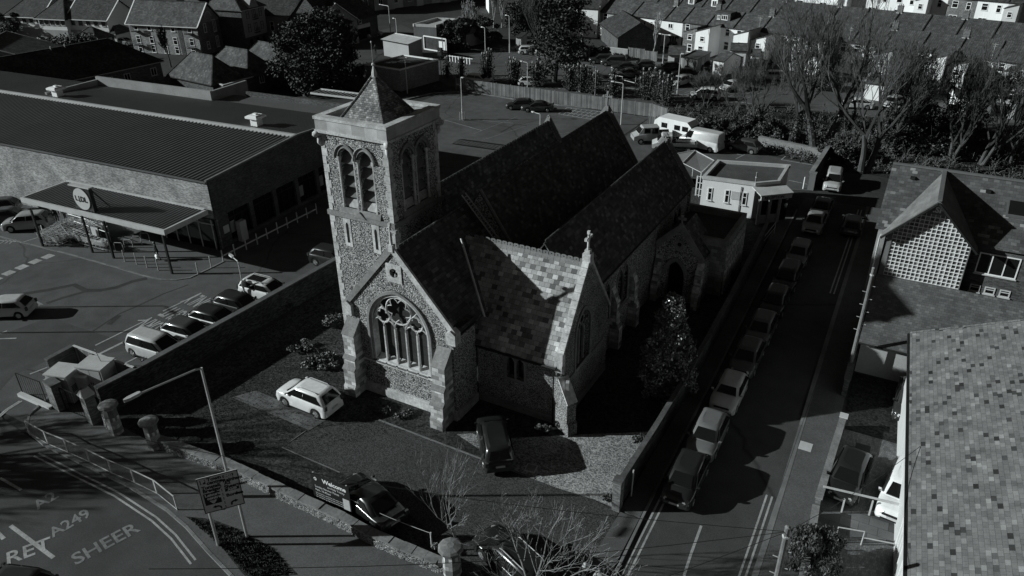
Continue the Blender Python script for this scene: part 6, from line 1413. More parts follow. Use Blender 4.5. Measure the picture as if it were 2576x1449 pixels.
text_on('lettering', 'CHURCH HALL', .09, c+nn_*.034+Vector((0, 0, 2.05-RZ_)), dd_, (0, 0, 1), DARK, nb, 1, .002, ro) if False else None
# reception porch with lettered fascia
pa_, pb2 = at(*SR(790, 195), 3.0), at(*SR(960, 178), 3.0)
q1, q2 = Vector((pa_.x, pa_.y, 0)), Vector((pb2.x, pb2.y, 0)); qd = (q2-q1).normalized(); qn = Vector((-qd.y, qd.x, 0))
RP = thing('reception_porch', 'shop-fronted entrance with a RECEPTION fascia at the corner of the white building', 'porch', q1); ro2 = q1
m = MB(); m.ext([q1-qd*.1-qn*.1+Vector((0, 0, 2.9)), q2+qd*.6-qn*.1+Vector((0, 0, 2.9)), q2+qd*.6+qn*1.6+Vector((0, 0, 3.15)), q1-qd*.1+qn*1.6+Vector((0, 0, 3.15))], (0, 0, .1)); m.build('porch_roof', METALG, RP, ro2)
m = MB(); m.beam(q1+Vector((0, 0, 2.68)), q2+qd*.5+Vector((0, 0, 2.68)), .12, .42); m.build('fascia', TRIM, RP, ro2)
text_on('lettering', 'RECEPTION', .38, (q1+q2)/2-qn*.066+Vector((0, 0, 2.68)), qd, (0, 0, 1), DARK, RP, 1, .012, ro2)
m = MB(); 
for x in (.1, 1.1, 2.1): m.obox(tuple(q1+qd*x+qn*.2), .3, .2, 2.5, atan2(qd.y, qd.x))
m.build('pier', RENDERG, RP, ro2); m = MB(); m.beam(q1+qn*.35+Vector((0, 0, 1.35)), q2+qd*.4+qn*.35+Vector((0, 0, 1.35)), .05, 2.4); m.build('glazing', GLASS, RP, ro2)
m = MB(); m.beam(q1+qn*.28+Vector((0, 0, .45)), q1+qd*2.0+qn*.28+Vector((0, 0, .45)), .12, .85); m.build('stall_riser', RENDERG, RP, ro2)
# shelter with translucent roof
sp_ = [at(*ZK(570, 548), 2.9), at(*ZK(830, 502), 2.9), at(*ZK(1120, 655), 2.6), at(*ZK(925, 835), 2.6), at(*ZK(640, 690), 3.0)]
t = thing('shelter', 'shelter with a pale translucent sheet roof behind the church aisle', 'shelter', (sp_[0].x, sp_[0].y, 0)); o = t.location
CLEAR = m_gloss('sheet_roof', .3, .3, .5)
m = MB(); m.poly([sp_[0], sp_[1], sp_[4]]); m.poly([sp_[1], sp_[2], sp_[3], sp_[4]]); m.build('sheet_roof', CLEAR, t, o)
m = MB(); 
for a, b in ((1, 2), (2, 3), (3, 4), (0, 1), (1, 4)): m.beam(sp_[a]+Vector((0, 0, .03)), sp_[b]+Vector((0, 0, .03)), .08, .06)
m.build('edge_trim', TRIM, t, o)
for p in (sp_[2], sp_[3], sp_[0], sp_[1]): m = MB(); m.tube([(p.x, p.y, 0), (p.x, p.y, p.z)], .05, 6); m.build('post', TRIM, t, o)
la2 = at(*ZK(845, 1180)); t = thing('lattice_frame', 'white lattice frame standing at the left corner of the white building', 'frame', (la2.x, la2.y, 0))
hh_ = hgt(*ZK(845, 880), la2); m = MB(); m.box(-.12, .0, -.05, .05, 0, hh_)
m.box(.75, .82, -.05, .05, 0, hh_*1.05)
for k in range(4): z = hh_*(.03+k*.31); m.box(0, .75, -.03, .03, z, z+.06)
m.build('bars', TRIM, t)
# yard walls, bollard, hatch
y1, y2, y3 = at(*R3(660, 1112)), at(*R3(1075, 1200)), at(*R3(950, 1420))
wall_run('yard_wall', [(y1.x-1.5, y1.y+.5), (y1.x, y1.y), (y2.x, y2.y)], .5, 1.0, m_plain('yard_wall_render', .2, .2, 6, .8, .9, .2), 'low pale wall along the back of the yard under the bare trees', 'wall', STONED, .06)
wall_run('yard_wall', [(y2.x+.15, y2.y-.4), (y3.x, y3.y)], .35, 1.7, BRICKD, 'dark wall on the street side of the yard beside the silver people carrier', 'wall', STONED, .06)
p = at(*R3(965, 1430)); t = thing('wall_pier', 'pale square pier at the street end of the yard wall', 'pier', (p.x, p.y, 0)); m = MB(); m.obox((0, 0, 0), .6, .5, 1.8); m.build('shaft', RENDERD, t); m = MB(); m.obox((0, 0, 1.8), .68, .58, .07); m.build('coping', STONED, t)
p = at(*R3(908, 1425)); t = thing('marker_post', 'slim white post by the yard entrance', 'post', (p.x, p.y, 0)); m = MB(); m.tube([(0, 0, 0), (0, 0, 1.3)], .06, 7); m.build('tube', WPAINT, t)
p = at(*ZK(1720, 1400)); t = pole((p.x+.05, p.y-1.5), onY(*ZK(1780, 840), p.y-1.5).z, 'dark slim pole rising in front of the white reception wall', .1)
# steps and handrails by the vestry
a, b = at(*SR(790, 490), .9), at(*SR(880, 390), .9); t = thing('handrail', 'thin pale handrail on the steps beside the vestry wall', 'railing', (a.x, a.y, 0)); m = MB(); m.tube([(0, 0, 0), (0, 0, .95), (b.x-a.x, b.y-a.y, 1.2), (b.x-a.x, b.y-a.y, 0)], .03, 5); m.tube([(0, 0, .5), (b.x-a.x, b.y-a.y, .7)], .022, 5); m.build('rail_bar', TRIM, t)
# timber fence of the north car park
panel_fence('timber_fence', [(-65.0, 99.0), (-33.2, 98.35), (-30.6, 96.9)], 1.85, WOODF, 'long close-boarded timber fence along the back of the car park', 2.4, WOOD, .06)
panel_fence('side_fence', [(-31.5, 92.2), (-26.8, 93.2)], 1.9, WOODF, 'short pale board fence at the right end of the car park', 1.8, WOOD, .06)
p0_, p1_ = at(*R2(1715, 790)), at(*R2(2045, 828)); t = thing('crash_barrier', 'white crash barrier low along the timber fence', 'barrier', p0_); m = MB(); m.beam(Vector((0, 0, .62)), p1_-p0_+Vector((0, 0, .62)), .09, .22); m.build('rail_bar', WPAINT, t)
for k in range(4): q = (p1_-p0_)*(k/3); m = MB(); m.obox((q.x, q.y+.1, 0), .1, .1, .6); m.build('post', METALG, t)
# car park lamps
for (bx, by), (tx, ty), arm, az, lb, nbar in [((915, 905), (905, 590), .0, 0, 'lamp column with guard bars in the middle of the north car park', 4), ((1405, 730), (1402, 475), .9, 170, 'lamp column at the timber fence behind the two dark cars', 4), ((1500, 960), (1503, 865), 0, 0, 'short lamp seen over the church roof', 0), ((2110, 940), (2128, 632), 1.3, 175, 'pale lamp column at the right end of the timber fence', 0), ((500, 705), (490, 440), .0, 0, 'lamp column in front of the flat-roofed substation', 0)]:
    b = at(*R2(bx, by))
    if nbar == 0 and bx == 1500: b = at(*R2(1500, 1080)); 
    h = hgt(*R2(tx, ty), b); t = lamp_post((b.x, b.y, 0), h, max(arm, .06) if bx != 1500 else 1.0, rad(az if bx != 1500 else 165), lb, r=.07, head=.45)
    for k in range(nbar): m = MB(); a = pi/4+k*pi/2; m.tube([(.35*cos(a), .35*sin(a), 0), (.35*cos(a), .35*sin(a), 1.1)], .05, 5); m.build('guard_bar', METALG, t)

# two lamp columns beyond the left edge whose shadows lie across the shop car park
for tip, h, lb in ((R4(1235, 860), 8.0, 'lamp column beyond the left picture edge shading the shop car park'), (R4(1150, 1052), 8.5, 'second lamp column beyond the left picture edge near the car park exit')):
    p = at(*tip); L_s = h/math.tan(SUN_EL); lamp_post((p.x-L_s*cos(SUN_AZ), p.y-L_s*sin(SUN_AZ), 0), h, 1.1, rad(-20), lb, r=.08)
# ================================================================= houses and sheds beyond
def house(name, label, e1, e2, ze, depth, rise, wall, roof, win=(), hipL=0, hipR=0, over=.25, group=None, chim=(), cat='house', side=(), doors=(), mono=False, roofname='roof', ridge_mat=None, wm=WPAINT, chm=BRICK, party=False, verge=None, gut=DARK, lift=0):
    """pitched-roof building: front eave e1->e2 (depth runs to the left of that direction)"""
    a = Vector((e1[0], e1[1], 0)); d = Vector((e2[0]-e1[0], e2[1]-e1[1], 0)); L = d.length; an = atan2(d.y, d.x)
    t = thing(name, label, cat, (a.x, a.y, lift), an, group); D = depth; zr = ze+rise; mid = D if mono else D/2
    m = MB(); P = [(0, 0), (L, 0), (L, D), (0, D)]
    for i in range(4): p, q = P[i], P[(i+1) % 4]; m.poly([(p[0], p[1], 0), (q[0], q[1], 0), (q[0], q[1], ze), (p[0], p[1], ze)])
    if not hipL: m.poly([(0, 0, ze), (0, mid, zr-.05), (0, D, ze)]) if not mono else m.poly([(0, 0, ze), (0, D, zr-.05), (0, D, ze)])
    if not hipR: m.poly([(L, 0, ze), (L, mid, zr-.05), (L, D, ze)]) if not mono else m.poly([(L, 0, ze), (L, D, zr-.05), (L, D, ze)])
    m.build('wall', wall, t)
    k = rise/mid; o = over; zo = ze-o*k; th = .13; xl, xr = (-o if not hipL else -o), (L+o if not hipR else L+o); rl, rr = (hipL if hipL else xl), (L-hipR if hipR else xr)
    if party: xl, xr, rl, rr = 0.03, L-.03, .03, L-.03
    m = MB()
    def pl(pts): m.ext([Vector(p) for p in pts], (0, 0, -th))
    pl([(xl, -o, zo), (xr, -o, zo), (rr, mid, zr), (rl, mid, zr)])
    if not mono: pl([(xr, D+o, zo), (xl, D+o, zo), (rl, mid, zr), (rr, mid, zr)])
    if hipL: pl([(xl, D+o, zo), (xl, -o, zo), (rl, mid, zr)])
    if hipR: pl([(xr, -o, zo), (xr, D+o, zo), (rr, mid, zr)])
    rf = m.build(roofname, roof, t)
    m = MB(); m.beam((rl, mid, zr+.03), (rr, mid, zr+.03), .22, .1)
    if hipL: m.beam((xl, -o, zo+.02), (rl, mid, zr+.02), .16, .08); m.beam((xl, D+o, zo+.02), (rl, mid, zr+.02), .16, .08)
    if hipR: m.beam((xr, -o, zo+.02), (rr, mid, zr+.02), .16, .08); m.beam((xr, D+o, zo+.02), (rr, mid, zr+.02), .16, .08)
    m.build('ridge_tiles', ridge_mat or roof, rf)
    m = MB(); m.beam((xl, -o-.05, zo-.08), (xr, -o-.05, zo-.08), .11, .11); m.build('gutter', gut, rf)
    if verge:
        m = MB()
        for x in ([] if hipL else [xl])+([] if hipR else [xr]): m.beam((x, -o, zo-.02), (x, mid, zr-.02), .1, .22, (1, 0, 0)); m.beam((x, D+o, zo-.02), (x, mid, zr-.02), .1, .22, (1, 0, 0))
        m.build('bargeboard', verge, rf)
    if party:
        m = MB(); m.beam((0, -o, zo+.06), (0, mid, zr+.06), .14, .16, (0, 0, 1)); m.build('party_coping', DARK, rf)
    for x in chim:
        m = MB(); m.box(x-.45, x+.45, mid-.3, mid+.3, zr-.45, zr+.95); m.box(x-.5, x+.5, mid-.35, mid+.35, zr+.95, zr+1.05); c = m.build('chimney', chm, rf)
        m = MB(); m.box(x-.5, x+.5, mid-.36, mid+.36, zr-.55, zr-.1); m.build('flashing', METALW, rf)
        m = MB()
        for q in (-.28, 0, .28): m.tube([(x+q, mid, zr+1.05), (x+q, mid, zr+1.35)], [.1, .08], 6)
        m.build('chimney_pots', BRICK, rf)
    for w_ in win:
        u, z, ww, hh = w_[:4]; wall_window(t, None, (0, 0), (L, 0), u, z, ww, hh, wm, GLASS, w_[4] if len(w_) > 4 else 0, fr=.09, proud=.06)
    for w_ in side: wall_window(t, None, (L, 0), (L, D), w_[0], w_[1], w_[2], w_[3], wm, GLASS, w_[4] if len(w_) > 4 else 0, fr=.09, proud=.06)
    for u in doors: wall_door(t, None, (0, 0), (L, 0), u, .9, 2.0)
    t['L'] = L; return t
def del_L(t): del t['L']
def outrigger(t, u0, u1, dep, ze, wall, roof, wins, rise=.9):
    """rear wing of a terraced house: part of it"""
    m = MB(); m.ext([(u0, 0, 0), (u0, -dep, 0), (u0, -dep, ze), (u0, 0, ze)], (0, 0, 0)) if False else None
    P = [(u0, -.0), (u0, -dep), (u1, -dep), (u1, -.0)]; m.f = []; m.v = []
    for i in range(3): p, q = P[i], P[i+1]; m.poly([(p[0], p[1], 0), (q[0], q[1], 0), (q[0], q[1], ze), (p[0], p[1], ze)])
    m.poly([(u0, -dep, ze), (u1, -dep, ze), (u1, -dep, ze+rise*.98)] if True else []); m.poly([(u1, 0, ze), (u1, -dep, ze), (u1, -dep, ze+rise*.98), (u1, 0, ze+rise*.98)])
    w_ = m.build('rear_wing', wall, t)
    m = MB(); m.ext([(u0-.15, -dep-.15, ze-.03), (u1+.1, -dep-.15, ze+rise+.04), (u1+.1, .3, ze+rise+.04), (u0-.15, .3, ze-.03)], (0, 0, .1)); m.build('wing_roof', roof, w_)
    for u, z, ww, hh in wins: wall_window(t, None, (u0, -dep), (u1, -dep), u, z, ww, hh, WPAINT, GLASS, 0, fr=.09, proud=.06)
TD = rad(-13.4); TU = Vector((cos(TD), sin(TD), 0)); TV = Vector((-sin(TD), cos(TD), 0)); TO = Vector((-62.0, 148.3, 0))
def tu(px, z=5.0): p = at(px[0], px[1], z); return (p-TO).dot(TU)
bnd = [tu((1510, 28)), tu((1590, 37.5)), tu((1663, 50)), tu((1709, 55))]
print('terrace', bnd)
while bnd[-1] < 84: bnd.append(bnd[-1]+5.15)
random.seed(3)
cols = [('grey', RENDERG), ('white', RENDER), ('white', RENDER), ('brick', BRICK), ('white', RENDER), ('white', RENDER), ('white', RENDER), ('cream', m_plain('cream_wall', .55, .1, 5, .5)), ('white', RENDER), ('white', RENDER), ('grey', RENDERG), ('white', RENDER), ('white', RENDER), ('cream', m_plain('cream_wall_two', .5, .1, 5, .5)), ('white', RENDER), ('brick', BRICK), ('white', RENDER), ('white', RENDER)]
for i in range(len(bnd)-1):
    u0, u1 = bnd[i], bnd[i+1]; A = TO+TU*u0; B = TO+TU*u1; L = u1-u0; cn, wm_ = cols[i % len(cols)]
    if i < 3:
        wins = [[(1.2, 3.0, 1.1, 1.7), (L*.68, 3.55, 1.2, .9, 1), (L*.4, .9, 1.2, 1.1, 1)], [(1.0, 3.6, .7, .6), (1.0, 1.1, .8, 1.4), (2.9, 3.4, .5, .8), (4.4, 3.4, .5, .8), (3.4, 1.2, 1.4, .9, 2)], [(1.2, 3.4, 1.0, .9, 1), (2.0, 1.0, 1.5, 1.2, 2)]][i]
        wins = [w_ for w_ in wins if w_[0] < L-.4]
        lab_ = ['grey terrace house at the left end of the near row behind the dark bungalow', 'white rendered terrace house second in the near row, with three small upper windows', 'white terrace house third in the near row, beside the double lamp column'][i]
        t = house('terraced_house', lab_, A, B, 5.0, 7.4, 1.95, wm_, TILEG, wins, party=True, group='terraced houses in the near row', chim=[L-.1] if i == 1 else [])
    else:
        mir = i % 2; left = mir == 0; ow = 2.7
        wins = [(1.1 if not left else L-1.1, 3.3, .9, 1.3), (1.1 if not left else L-1.1, .9, 1.0, 1.5)]
        t = house('terraced_house', '%s terrace house with rear wing, %s from the left in the near row' % ({'white': 'white', 'grey': 'grey', 'brick': 'brick', 'cream': 'cream'}[cn], ol[i]), A, B, 5.0, 7.4, 1.95, wm_, PANTILE if i > 7 else TILEG, wins, party=True, group='terraced houses in the near row', chim=[L-.1] if i % 2 else [])
        dep = 3.6+.5*(i % 3); zw = 3.9+.35*((i*7) % 3)
        if left: outrigger(t, .05, ow, dep, zw, wm_ if i % 3 else RENDER, TILEG, [(ow*.5, 2.7, .9, .9), (ow*.45, .6, 1.0, 1.3)])
        else: outrigger(t, L-ow, L-.05, dep, zw, wm_ if i % 4 else RENDERG, TILEG, [(ow*.5, 2.6, .9, 1.0), (ow*.55, .5, .9, 1.4)])
        if i == 4:   # box dormer
            m = MB(); m.box(.6, 3.6, 1.2, 3.2, 5.4, 7.0); m.build('dormer', BRICKD, t); m = MB(); m.box(.45, 3.75, 1.05, 3.3, 7.0, 7.12); m.build('dormer_roof', ROOFELT, t)
            wall_window(t, None, (.6, 1.2), (3.6, 1.2), .75, 5.8, .6, .7); wall_window(t, None, (.6, 1.2), (3.6, 1.2), 1.9, 5.8, 1.2, .8, bars=2)
        if i in (5, 8, 12): m = MB(); m.tube([(L-.4, -.1, 4.6), (L-.4, -.1, 7.2)], .03, 5); m.tube([(L-.8, -.1, 7.0), (L, -.1, 7.0)], .02, 4); m.tube([(L-.7, -.1, 6.7), (L-.1, -.1, 6.7)], .02, 4); m.build('aerial', METALG, t)
    del_L(t)
# second row: only roofs and chimneys show
R2O = TO+TV*20.5
for i in range(19):
    A = R2O+TU*(-14+i*5.3); B = A+TU*5.3
    t = house('terraced_house', 'terrace house with dark pantiled roof, %s from the left in the middle row' % ol[i], A-TV*3.2, B-TV*3.2, 5.0, 7.2, 2.0, [BRICK, RENDERG, RENDER][i % 3], PANTILE, [(1.4, 3.0, 1.0, 1.3), (3.9, 3.0, 1.0, 1.3)], party=True, group='terraced houses in the middle row', chim=[5.2] if i % 2 else [], wm=WPAINT)
    if i in (2, 4, 5): # dormer window faces in the roof slope
        m = MB(); m.box(1.8, 3.2, .3, 2.0, 5.0, 6.5); m.build('dormer', RENDER, t); wall_window(t, None, (1.8, .3), (3.2, .3), .7, 5.2, .9, 1.1)
    del_L(t)
# third row, far off across the gardens
R3O = Vector((-62, 208.0, 0)); T3 = rad(-14.5); U3 = Vector((cos(T3), sin(T3), 0))
for i in range(17):
    A = R3O+U3*(i*5.6); B = A+U3*5.6; cn, wm_ = cols[(i*5+2) % len(cols)]
    t = house('terraced_house', 'far terrace house with %s rear wall, %s from the left in the top row' % (cn, ol[i]), A, B, 5.6, 7.5, 2.2, wm_, TILED, [(1.5, 3.5, 1.2, 1.4, 0), (4.1, 3.3, .9, 1.5, 0), (1.6, .8, 1.6, 1.3, 1)], party=True, group='terraced houses in the top row', chim=[5.5] if i % 2 else []); del_L(t)
    if i % 3 == 1: outrigger(t, .1, 2.6, 3, 4.6, wm_, TILED, [(1.2, 3.0, .9, 1.1)])
for i, (px, w_, mt) in enumerate([((2190, 38), 3.2, RENDERG), ((2275, 48), 5.0, METAL), ((2340, 57), 2.6, RENDER), ((2390, 60), 4.2, RENDER), ((2455, 70), 4.6, METAL), ((2530, 84), 3.4, RENDER), ((2570, 78), 3.0, RENDERD)]):
    p = at(px[0], px[1], 2.0); t = house('garden_shed', ['small grey shed', 'long low metal-roofed shed', 'small white shed', 'white flat garden room', 'metal roofed garden building', 'white shed with a dark roof', 'dark shed at the right edge'][i]+' in the gardens below the top row of houses', p, p+U3*w_, 2.1, 2.8, .7, mt, TILED, [(w_*.4, .9, .9, .8)], cat='shed', group='sheds below the top row'); del_L(t)
# sheds and garages along the rear lane, near row
def shed(label, pxl, pxr, zt, dep, wall, roof, rise=.6, wins=(), doors=(), mono=False, name='garage', cat='garage', hipL=0, hipR=0):
    a, b = at(*pxl, zt), at(*pxr, zt); t = house(name, label, a, b, zt, dep, rise, wall, roof, wins, cat=cat, doors=doors, mono=mono, hipL=hipL, hipR=hipR, over=.12); L = t['L']; del_L(t); return t
shed('timber lean-to garage with open front in the rear lane', Z5(0, 480), Z5(130, 500), 2.3, 4, WOODF, ROOFELT, .4, mono=True)
shed('pale rendered garage with dark roof right of the open lean-to', Z5(265, 505), Z5(352, 520), 2.4, 5, RENDER, TILEG, .9)
shed('tall white twin-door shed behind the rear lane garages', Z5(412, 425), Z5(545, 430), 3.0, 3.2, RENDER, TILEG, .8, doors=(1.6,), name='shed', cat='shed')
shed('small white shed with a pitched roof beside the tall twin-door shed', Z5(582, 465), Z5(655, 470), 2.4, 2.6, RENDER, TILEG, .7, name='shed', cat='shed')
shed('wide flat white garage with wheelie bins along its front', Z5(548, 560), Z5(700, 570), 2.3, 5, RENDER, ROOFELT, .5)
shed('white garage wall at the left of the near row with two bins', Z4(2360, 820), Z4(2600, 830), 2.5, 5, RENDER, TILEG, .9, doors=(1.5,))
shed('white garage showing between bare trees', Z6(110, 700), Z6(265, 720), 2.4, 4.5, RENDER, TILEG, .7); shed('pale flat garage behind slim bare trunks', Z8(880, 0), Z8(1020, 10), 2.3, 4, RENDER, ROOFELT, .3); shed('grey garage with a pale door at the right picture edge', Z8(1345, 45), Z8(1450, 60), 2.3, 4, RENDERG, ROOFELT, .4, doors=(1.2,)); shed('white outbuilding standing on the paddock edge', Z8(1050, 20), Z8(1200, 35), 2.2, 3.5, RENDERD, ROOFELT, .3)
shed('dark pitched-roof garage house in front of the left near-row house', Z4(1330, 345), Z4(1600, 560), 3.0, 8, BRICKD, TILED, 2.4, wins=((1.2, 1.0, 1.2, 1.2, 1),), cat='house', name='bungalow')
shed('pale small shed under trees at the left of the far car park', Z4(60, 555), Z4(135, 560), 2.3, 3, TRIM, TILED, .3, mono=True, name='shed', cat='shed')
shed('long white wall with bay at the left of the tall conifer', Z4(905, 105), Z4(1300, 130), 5.6, 8, RENDER, TILED, 2.5, wins=((1.2, 3.6, 1.2, 1.3, 1), (6.5, 1.0, 1.2, 1.4, 1), (6, 6, .1, .1)), cat='house', name='white_house')
for i, q in enumerate([(65, 575), (100, 575), (488, 628), (540, 645), (575, 650), (600, 655), (625, 655), (650, 655), (275, 590), (300, 595)]):
    p = at(*Z5(*q)); 
    lb = ['dark wheelie bin, left of two by the open lean-to', 'dark wheelie bin, right of two by the open lean-to', 'pale wheelie bin standing alone left of the flat white garage', 'wheelie bin, leftmost along the flat white garage', 'wheelie bin, second along the flat white garage', 'wheelie bin, third along the flat white garage', 'wheelie bin, fourth along the flat white garage', 'wheelie bin, rightmost along the flat white garage', 'wheelie bin, left of two against the pale rendered garage', 'wheelie bin, right of two against the pale rendered garage'][i]
    if i == 0:
        wb = thing('wheelie_bin', lb, 'bin', p, 0, 'wheelie bins in the rear lane'); m = MB(); m.grid([[(x*s, y*s, z) for x, y in ((-1, -1), (1, -1), (1, 1), (-1, 1))] for s, z in ((.22, .05), (.3, 1.0))], True); m.build('tub', RENDERD, wb); m = MB(); m.obox((0, .03, 1.0), .66, .7, .08); m.build('lid', DARK, wb)
        for s in (-1, 1): m = MB(); m.tube([(s*.2, .25, .1), (s*.26, .25, .1)], .1, 8); m.build('wheel', RUBBER, wb)
    else: dup(wb, p, .1*i, lb)
p0_, p1_ = at(*Z4(1750, 880)), at(*Z4(1990, 910)); panel_fence('picket_fence', [(p0_.x, p0_.y), (p1_.x, p1_.y)], 1.9, WOODF, 'dark picket fence between pale walls beside the far car park', 1.5, WOOD, .05)
p0_, p1_ = at(*Z4(1990, 910)), at(*Z4(2180, 935)); panel_fence('board_fence', [(p0_.x, p0_.y), (p1_.x, p1_.y)], 1.7, WOODF, 'solid board fence right of the picket fence', 1.8, WOOD, .05)
p0_, p1_ = at(*Z4(1470, 845)), at(*Z4(1745, 880)); wall_run('garden_wall', [(p0_.x, p0_.y), (p1_.x, p1_.y)], .25, 1.5, RENDERG, 'pale garden wall left of the picket fence', 'wall', TRIM)
# ---------------------------------------------------------------- left: long terrace, bays, flats
e1, e2 = at(*Z1(75, 210), 5.2), at(*Z1(1600, 275), 5.2); LD = (e2-e1).normalized(); LN = Vector((-LD.y, LD.x, 0)); LL = (e2-e1).length
for i, (f0, f1) in enumerate(((0, .36), (.36, .63), (.63, 1.0))):
    A, B = e1.lerp(e2, f0), e1.lerp(e2, f1); A = A-LN*(.9 if i == 1 else 0); B = B-LN*(.9 if i == 1 else 0); L = (B-A).length
    ws = [(L*(k+.5)/5, 3.6, .95, 1.1, 1 if k == 2 else 0) for k in range(5)]
    t = house('town_house', ['white-banded town house block at the left end of the far terrace', 'projecting white-banded town house block in the middle of the far terrace', 'white-banded town house block at the right end of the far terrace'][i], A, B, 5.2, 8, 3.0, m_plain('white_band', .66, .08, 5), TILED, ws, hipL=3 if i < 2 else 0, hipR=0 if i != 1 else 3, verge=WPAINT, gut=WPAINT, over=.5, wm=RENDERD); del_L(t)
    m = MB(); m.box(-.02, L+.02, -.12, -.0, 0, 2.7); m.build('lower_wall', RENDERG, t)
for i, (q, w_) in enumerate([((830, 410), 4.6), ((1220, 455), 4.4), ((1600, 480), 4.2), ((1280, 565), 4.8), ((460, 400), 4.4), ((130, 385), 4.2)]):
    p = at(*Z1(*q), 2.6); A = p-LD*w_/2; t = house('bay_house', ['hip-roofed porch block, third from the left in front of the far terrace', 'hip-roofed porch block fourth from the left in front of the far terrace', 'hip-roofed porch block nearest the brick flats', 'hip-roofed garage with white eaves nearest the dark hedge', 'hip-roofed porch block behind the big tree, second from the left', 'hip-roofed porch block at the far left behind the trees'][i], A, A+LD*w_, 2.6, 4.2, 1.6, m_plain('bay_wall_%d' % i, .55 if i != 3 else .3, .1, 5), TILED, [(w_*.35, .8, 1.3, 1.3, 2)] if i != 3 else [], hipL=2, hipR=2, over=.45, gut=WPAINT, cat='outbuilding', doors=(w_*.75,) if i != 3 else ()); del_L(t)
# flats
ZF = 5.6; e1, e2 = at(*Z1(1925, 325), ZF), at(*Z2(385, 375), ZF); FD = (e2-e1).normalized(); FN = Vector((-FD.y, FD.x, 0)); FL = (e2-e1).length
ws = []
for k, u in enumerate((1.6, 4.6, 7.4, 9.9, 13.5)):
    for z in (.2, 2.9, 4.35): 
        if z == 4.35: ws.append((u*FL/15.2, 4.15, .95, 1.15))
        else: ws.append((u*FL/15.2, z-1.3+.2 if z > 1 else .15, .95, 1.35))
t = house('brick_flats', 'pale brick block of flats with a white-edged gable behind the supermarket', e1, e2, ZF, 7.0, 3.4, BRICKY, TILEG, ws, over=.4, verge=WPAINT, gut=WPAINT, cat='flats', side=((2.2, 3.9, .8, 1.6), (5.0, 3.6, .9, 2.2, 1), (2.3, .9, .8, 1.4), (5.1, .8, .9, 2.0, 1))); del_L(t)
m = MB(); m.box(FL*.715, FL*.775, -.03, .1, 0, ZF); m.build('recess_band', BRICKD, t); m = MB(); m.box(FL-.02, FL+.03, .05, 6.95, 0, ZF+.0); m.build('gable_facing', BRICK, t)
m = MB(); m.tube([(FL+.08, 3.5+.9*cos(a), ZF+.9+.9*sin(a)) for a in [pi*i/10 for i in range(11)]], .08, 5); m.build('arch_band', TRIM, t)
for u, z in ((1.6*FL/15.2, 1.5), (1.6*FL/15.2, 4.0), (13.5*FL/15.2, 1.5), (13.5*FL/15.2, 4.0)):
    m = MB(); m.box(u-.75, u+.75, -.75, -.04, z-.1, z); bal = m.build('balcony', DARK, t); m = MB()
    for i in range(13): m.tube([(u-.72+i*.12, -.72, z), (u-.72+i*.12, -.72, z+.95)], .02, 3, False)
    m.beam((u-.75, -.72, z+.95), (u+.75, -.72, z+.95), .05, .05); m.build('balustrade', DARK, bal)
B1 = e2+FN*7.05-FD*.5
t = house('brick_flats', 'shaded rear wing joining the gabled flats to the tall pale block', B1+FD*2.2, B1+FD*2.2+FN*6.5, 5.2, 16, 5.2, BRICK, TILED, [(2.0, 2.6, .8, 1.7), (2.2, .2, .8, 1.4), (5.0, 2.6, .8, 1.4)], over=.3, cat='flats'); del_L(t)
w1_, w2_ = at(*Z2(1050, 140), 7.6), at(*Z2(1400, 62), 7.6); WD = (w2_-w1_).normalized(); WLn = (w2_-w1_).length
ws = [(WLn*f, z, .8 if j != 1 else 1.0, 1.5, 0 if j != 1 else 1) for z in (5.6, 3.2) for j, f in enumerate((.25, .52, .8))]+[(WLn*f, .6, .8, 1.4) for f in (.25, .52, .8)]
t = house('tall_flats', 'tall flats with a pale rendered upper front and brick base, small triangular dormer', w1_, w2_, 7.6, 9.5, 3.0, BRICKD, TILEG, ws, hipL=3.5, hipR=3.5, over=.35, gut=TRIM, cat='flats', wm=DARK); del_L(t)
m = MB(); m.box(.1, WLn-.1, -.03, -.004, 2.4, 7.5); m.build('rendered_front', RENDERG, t); m = MB(); m.ext([(WLn*.3, -.3, 7.5), (WLn*.72, -.3, 7.5), (WLn*.51, -.3, 9.8)], (0, 3.5, 0)); m.build('dormer', RENDERG, t)
for z in (5.4, 3.0):
    m = MB(); u = WLn*.52
    for i in range(9): m.tube([(u-.6+i*.15, -.45, z), (u-.6+i*.15, -.45, z+.9)], .02, 3, False)
    m.box(u-.65, u+.65, -.5, -.05, z-.06, z); m.build('balcony', DARK, t)
# long dark roofed range
e1, e2 = at(*Z1(-700, 1545), 4.0), at(*Z1(2412, 898), 4.0)
t = house('long_range', 'long low brick range under a black tiled roof left of the supermarket', e1, e2, 4.0, 11, 3.4, BRICK, TILED, [((e2-e1).length-u, 1.8, 1.0, 1.2, 1) for u in (1.5, 6.0, 8.8)], hipR=4.5, over=.4, gut=TRIM, cat='building'); del_L(t)
for u in (.55, .62): 
    m = MB(); LLr = (e2-e1).length; m.tube([(LLr*u, 5.2, 7.2), (LLr*u, 5.2, 7.75)], .1, 6); m.build('flue', TRIM, t)
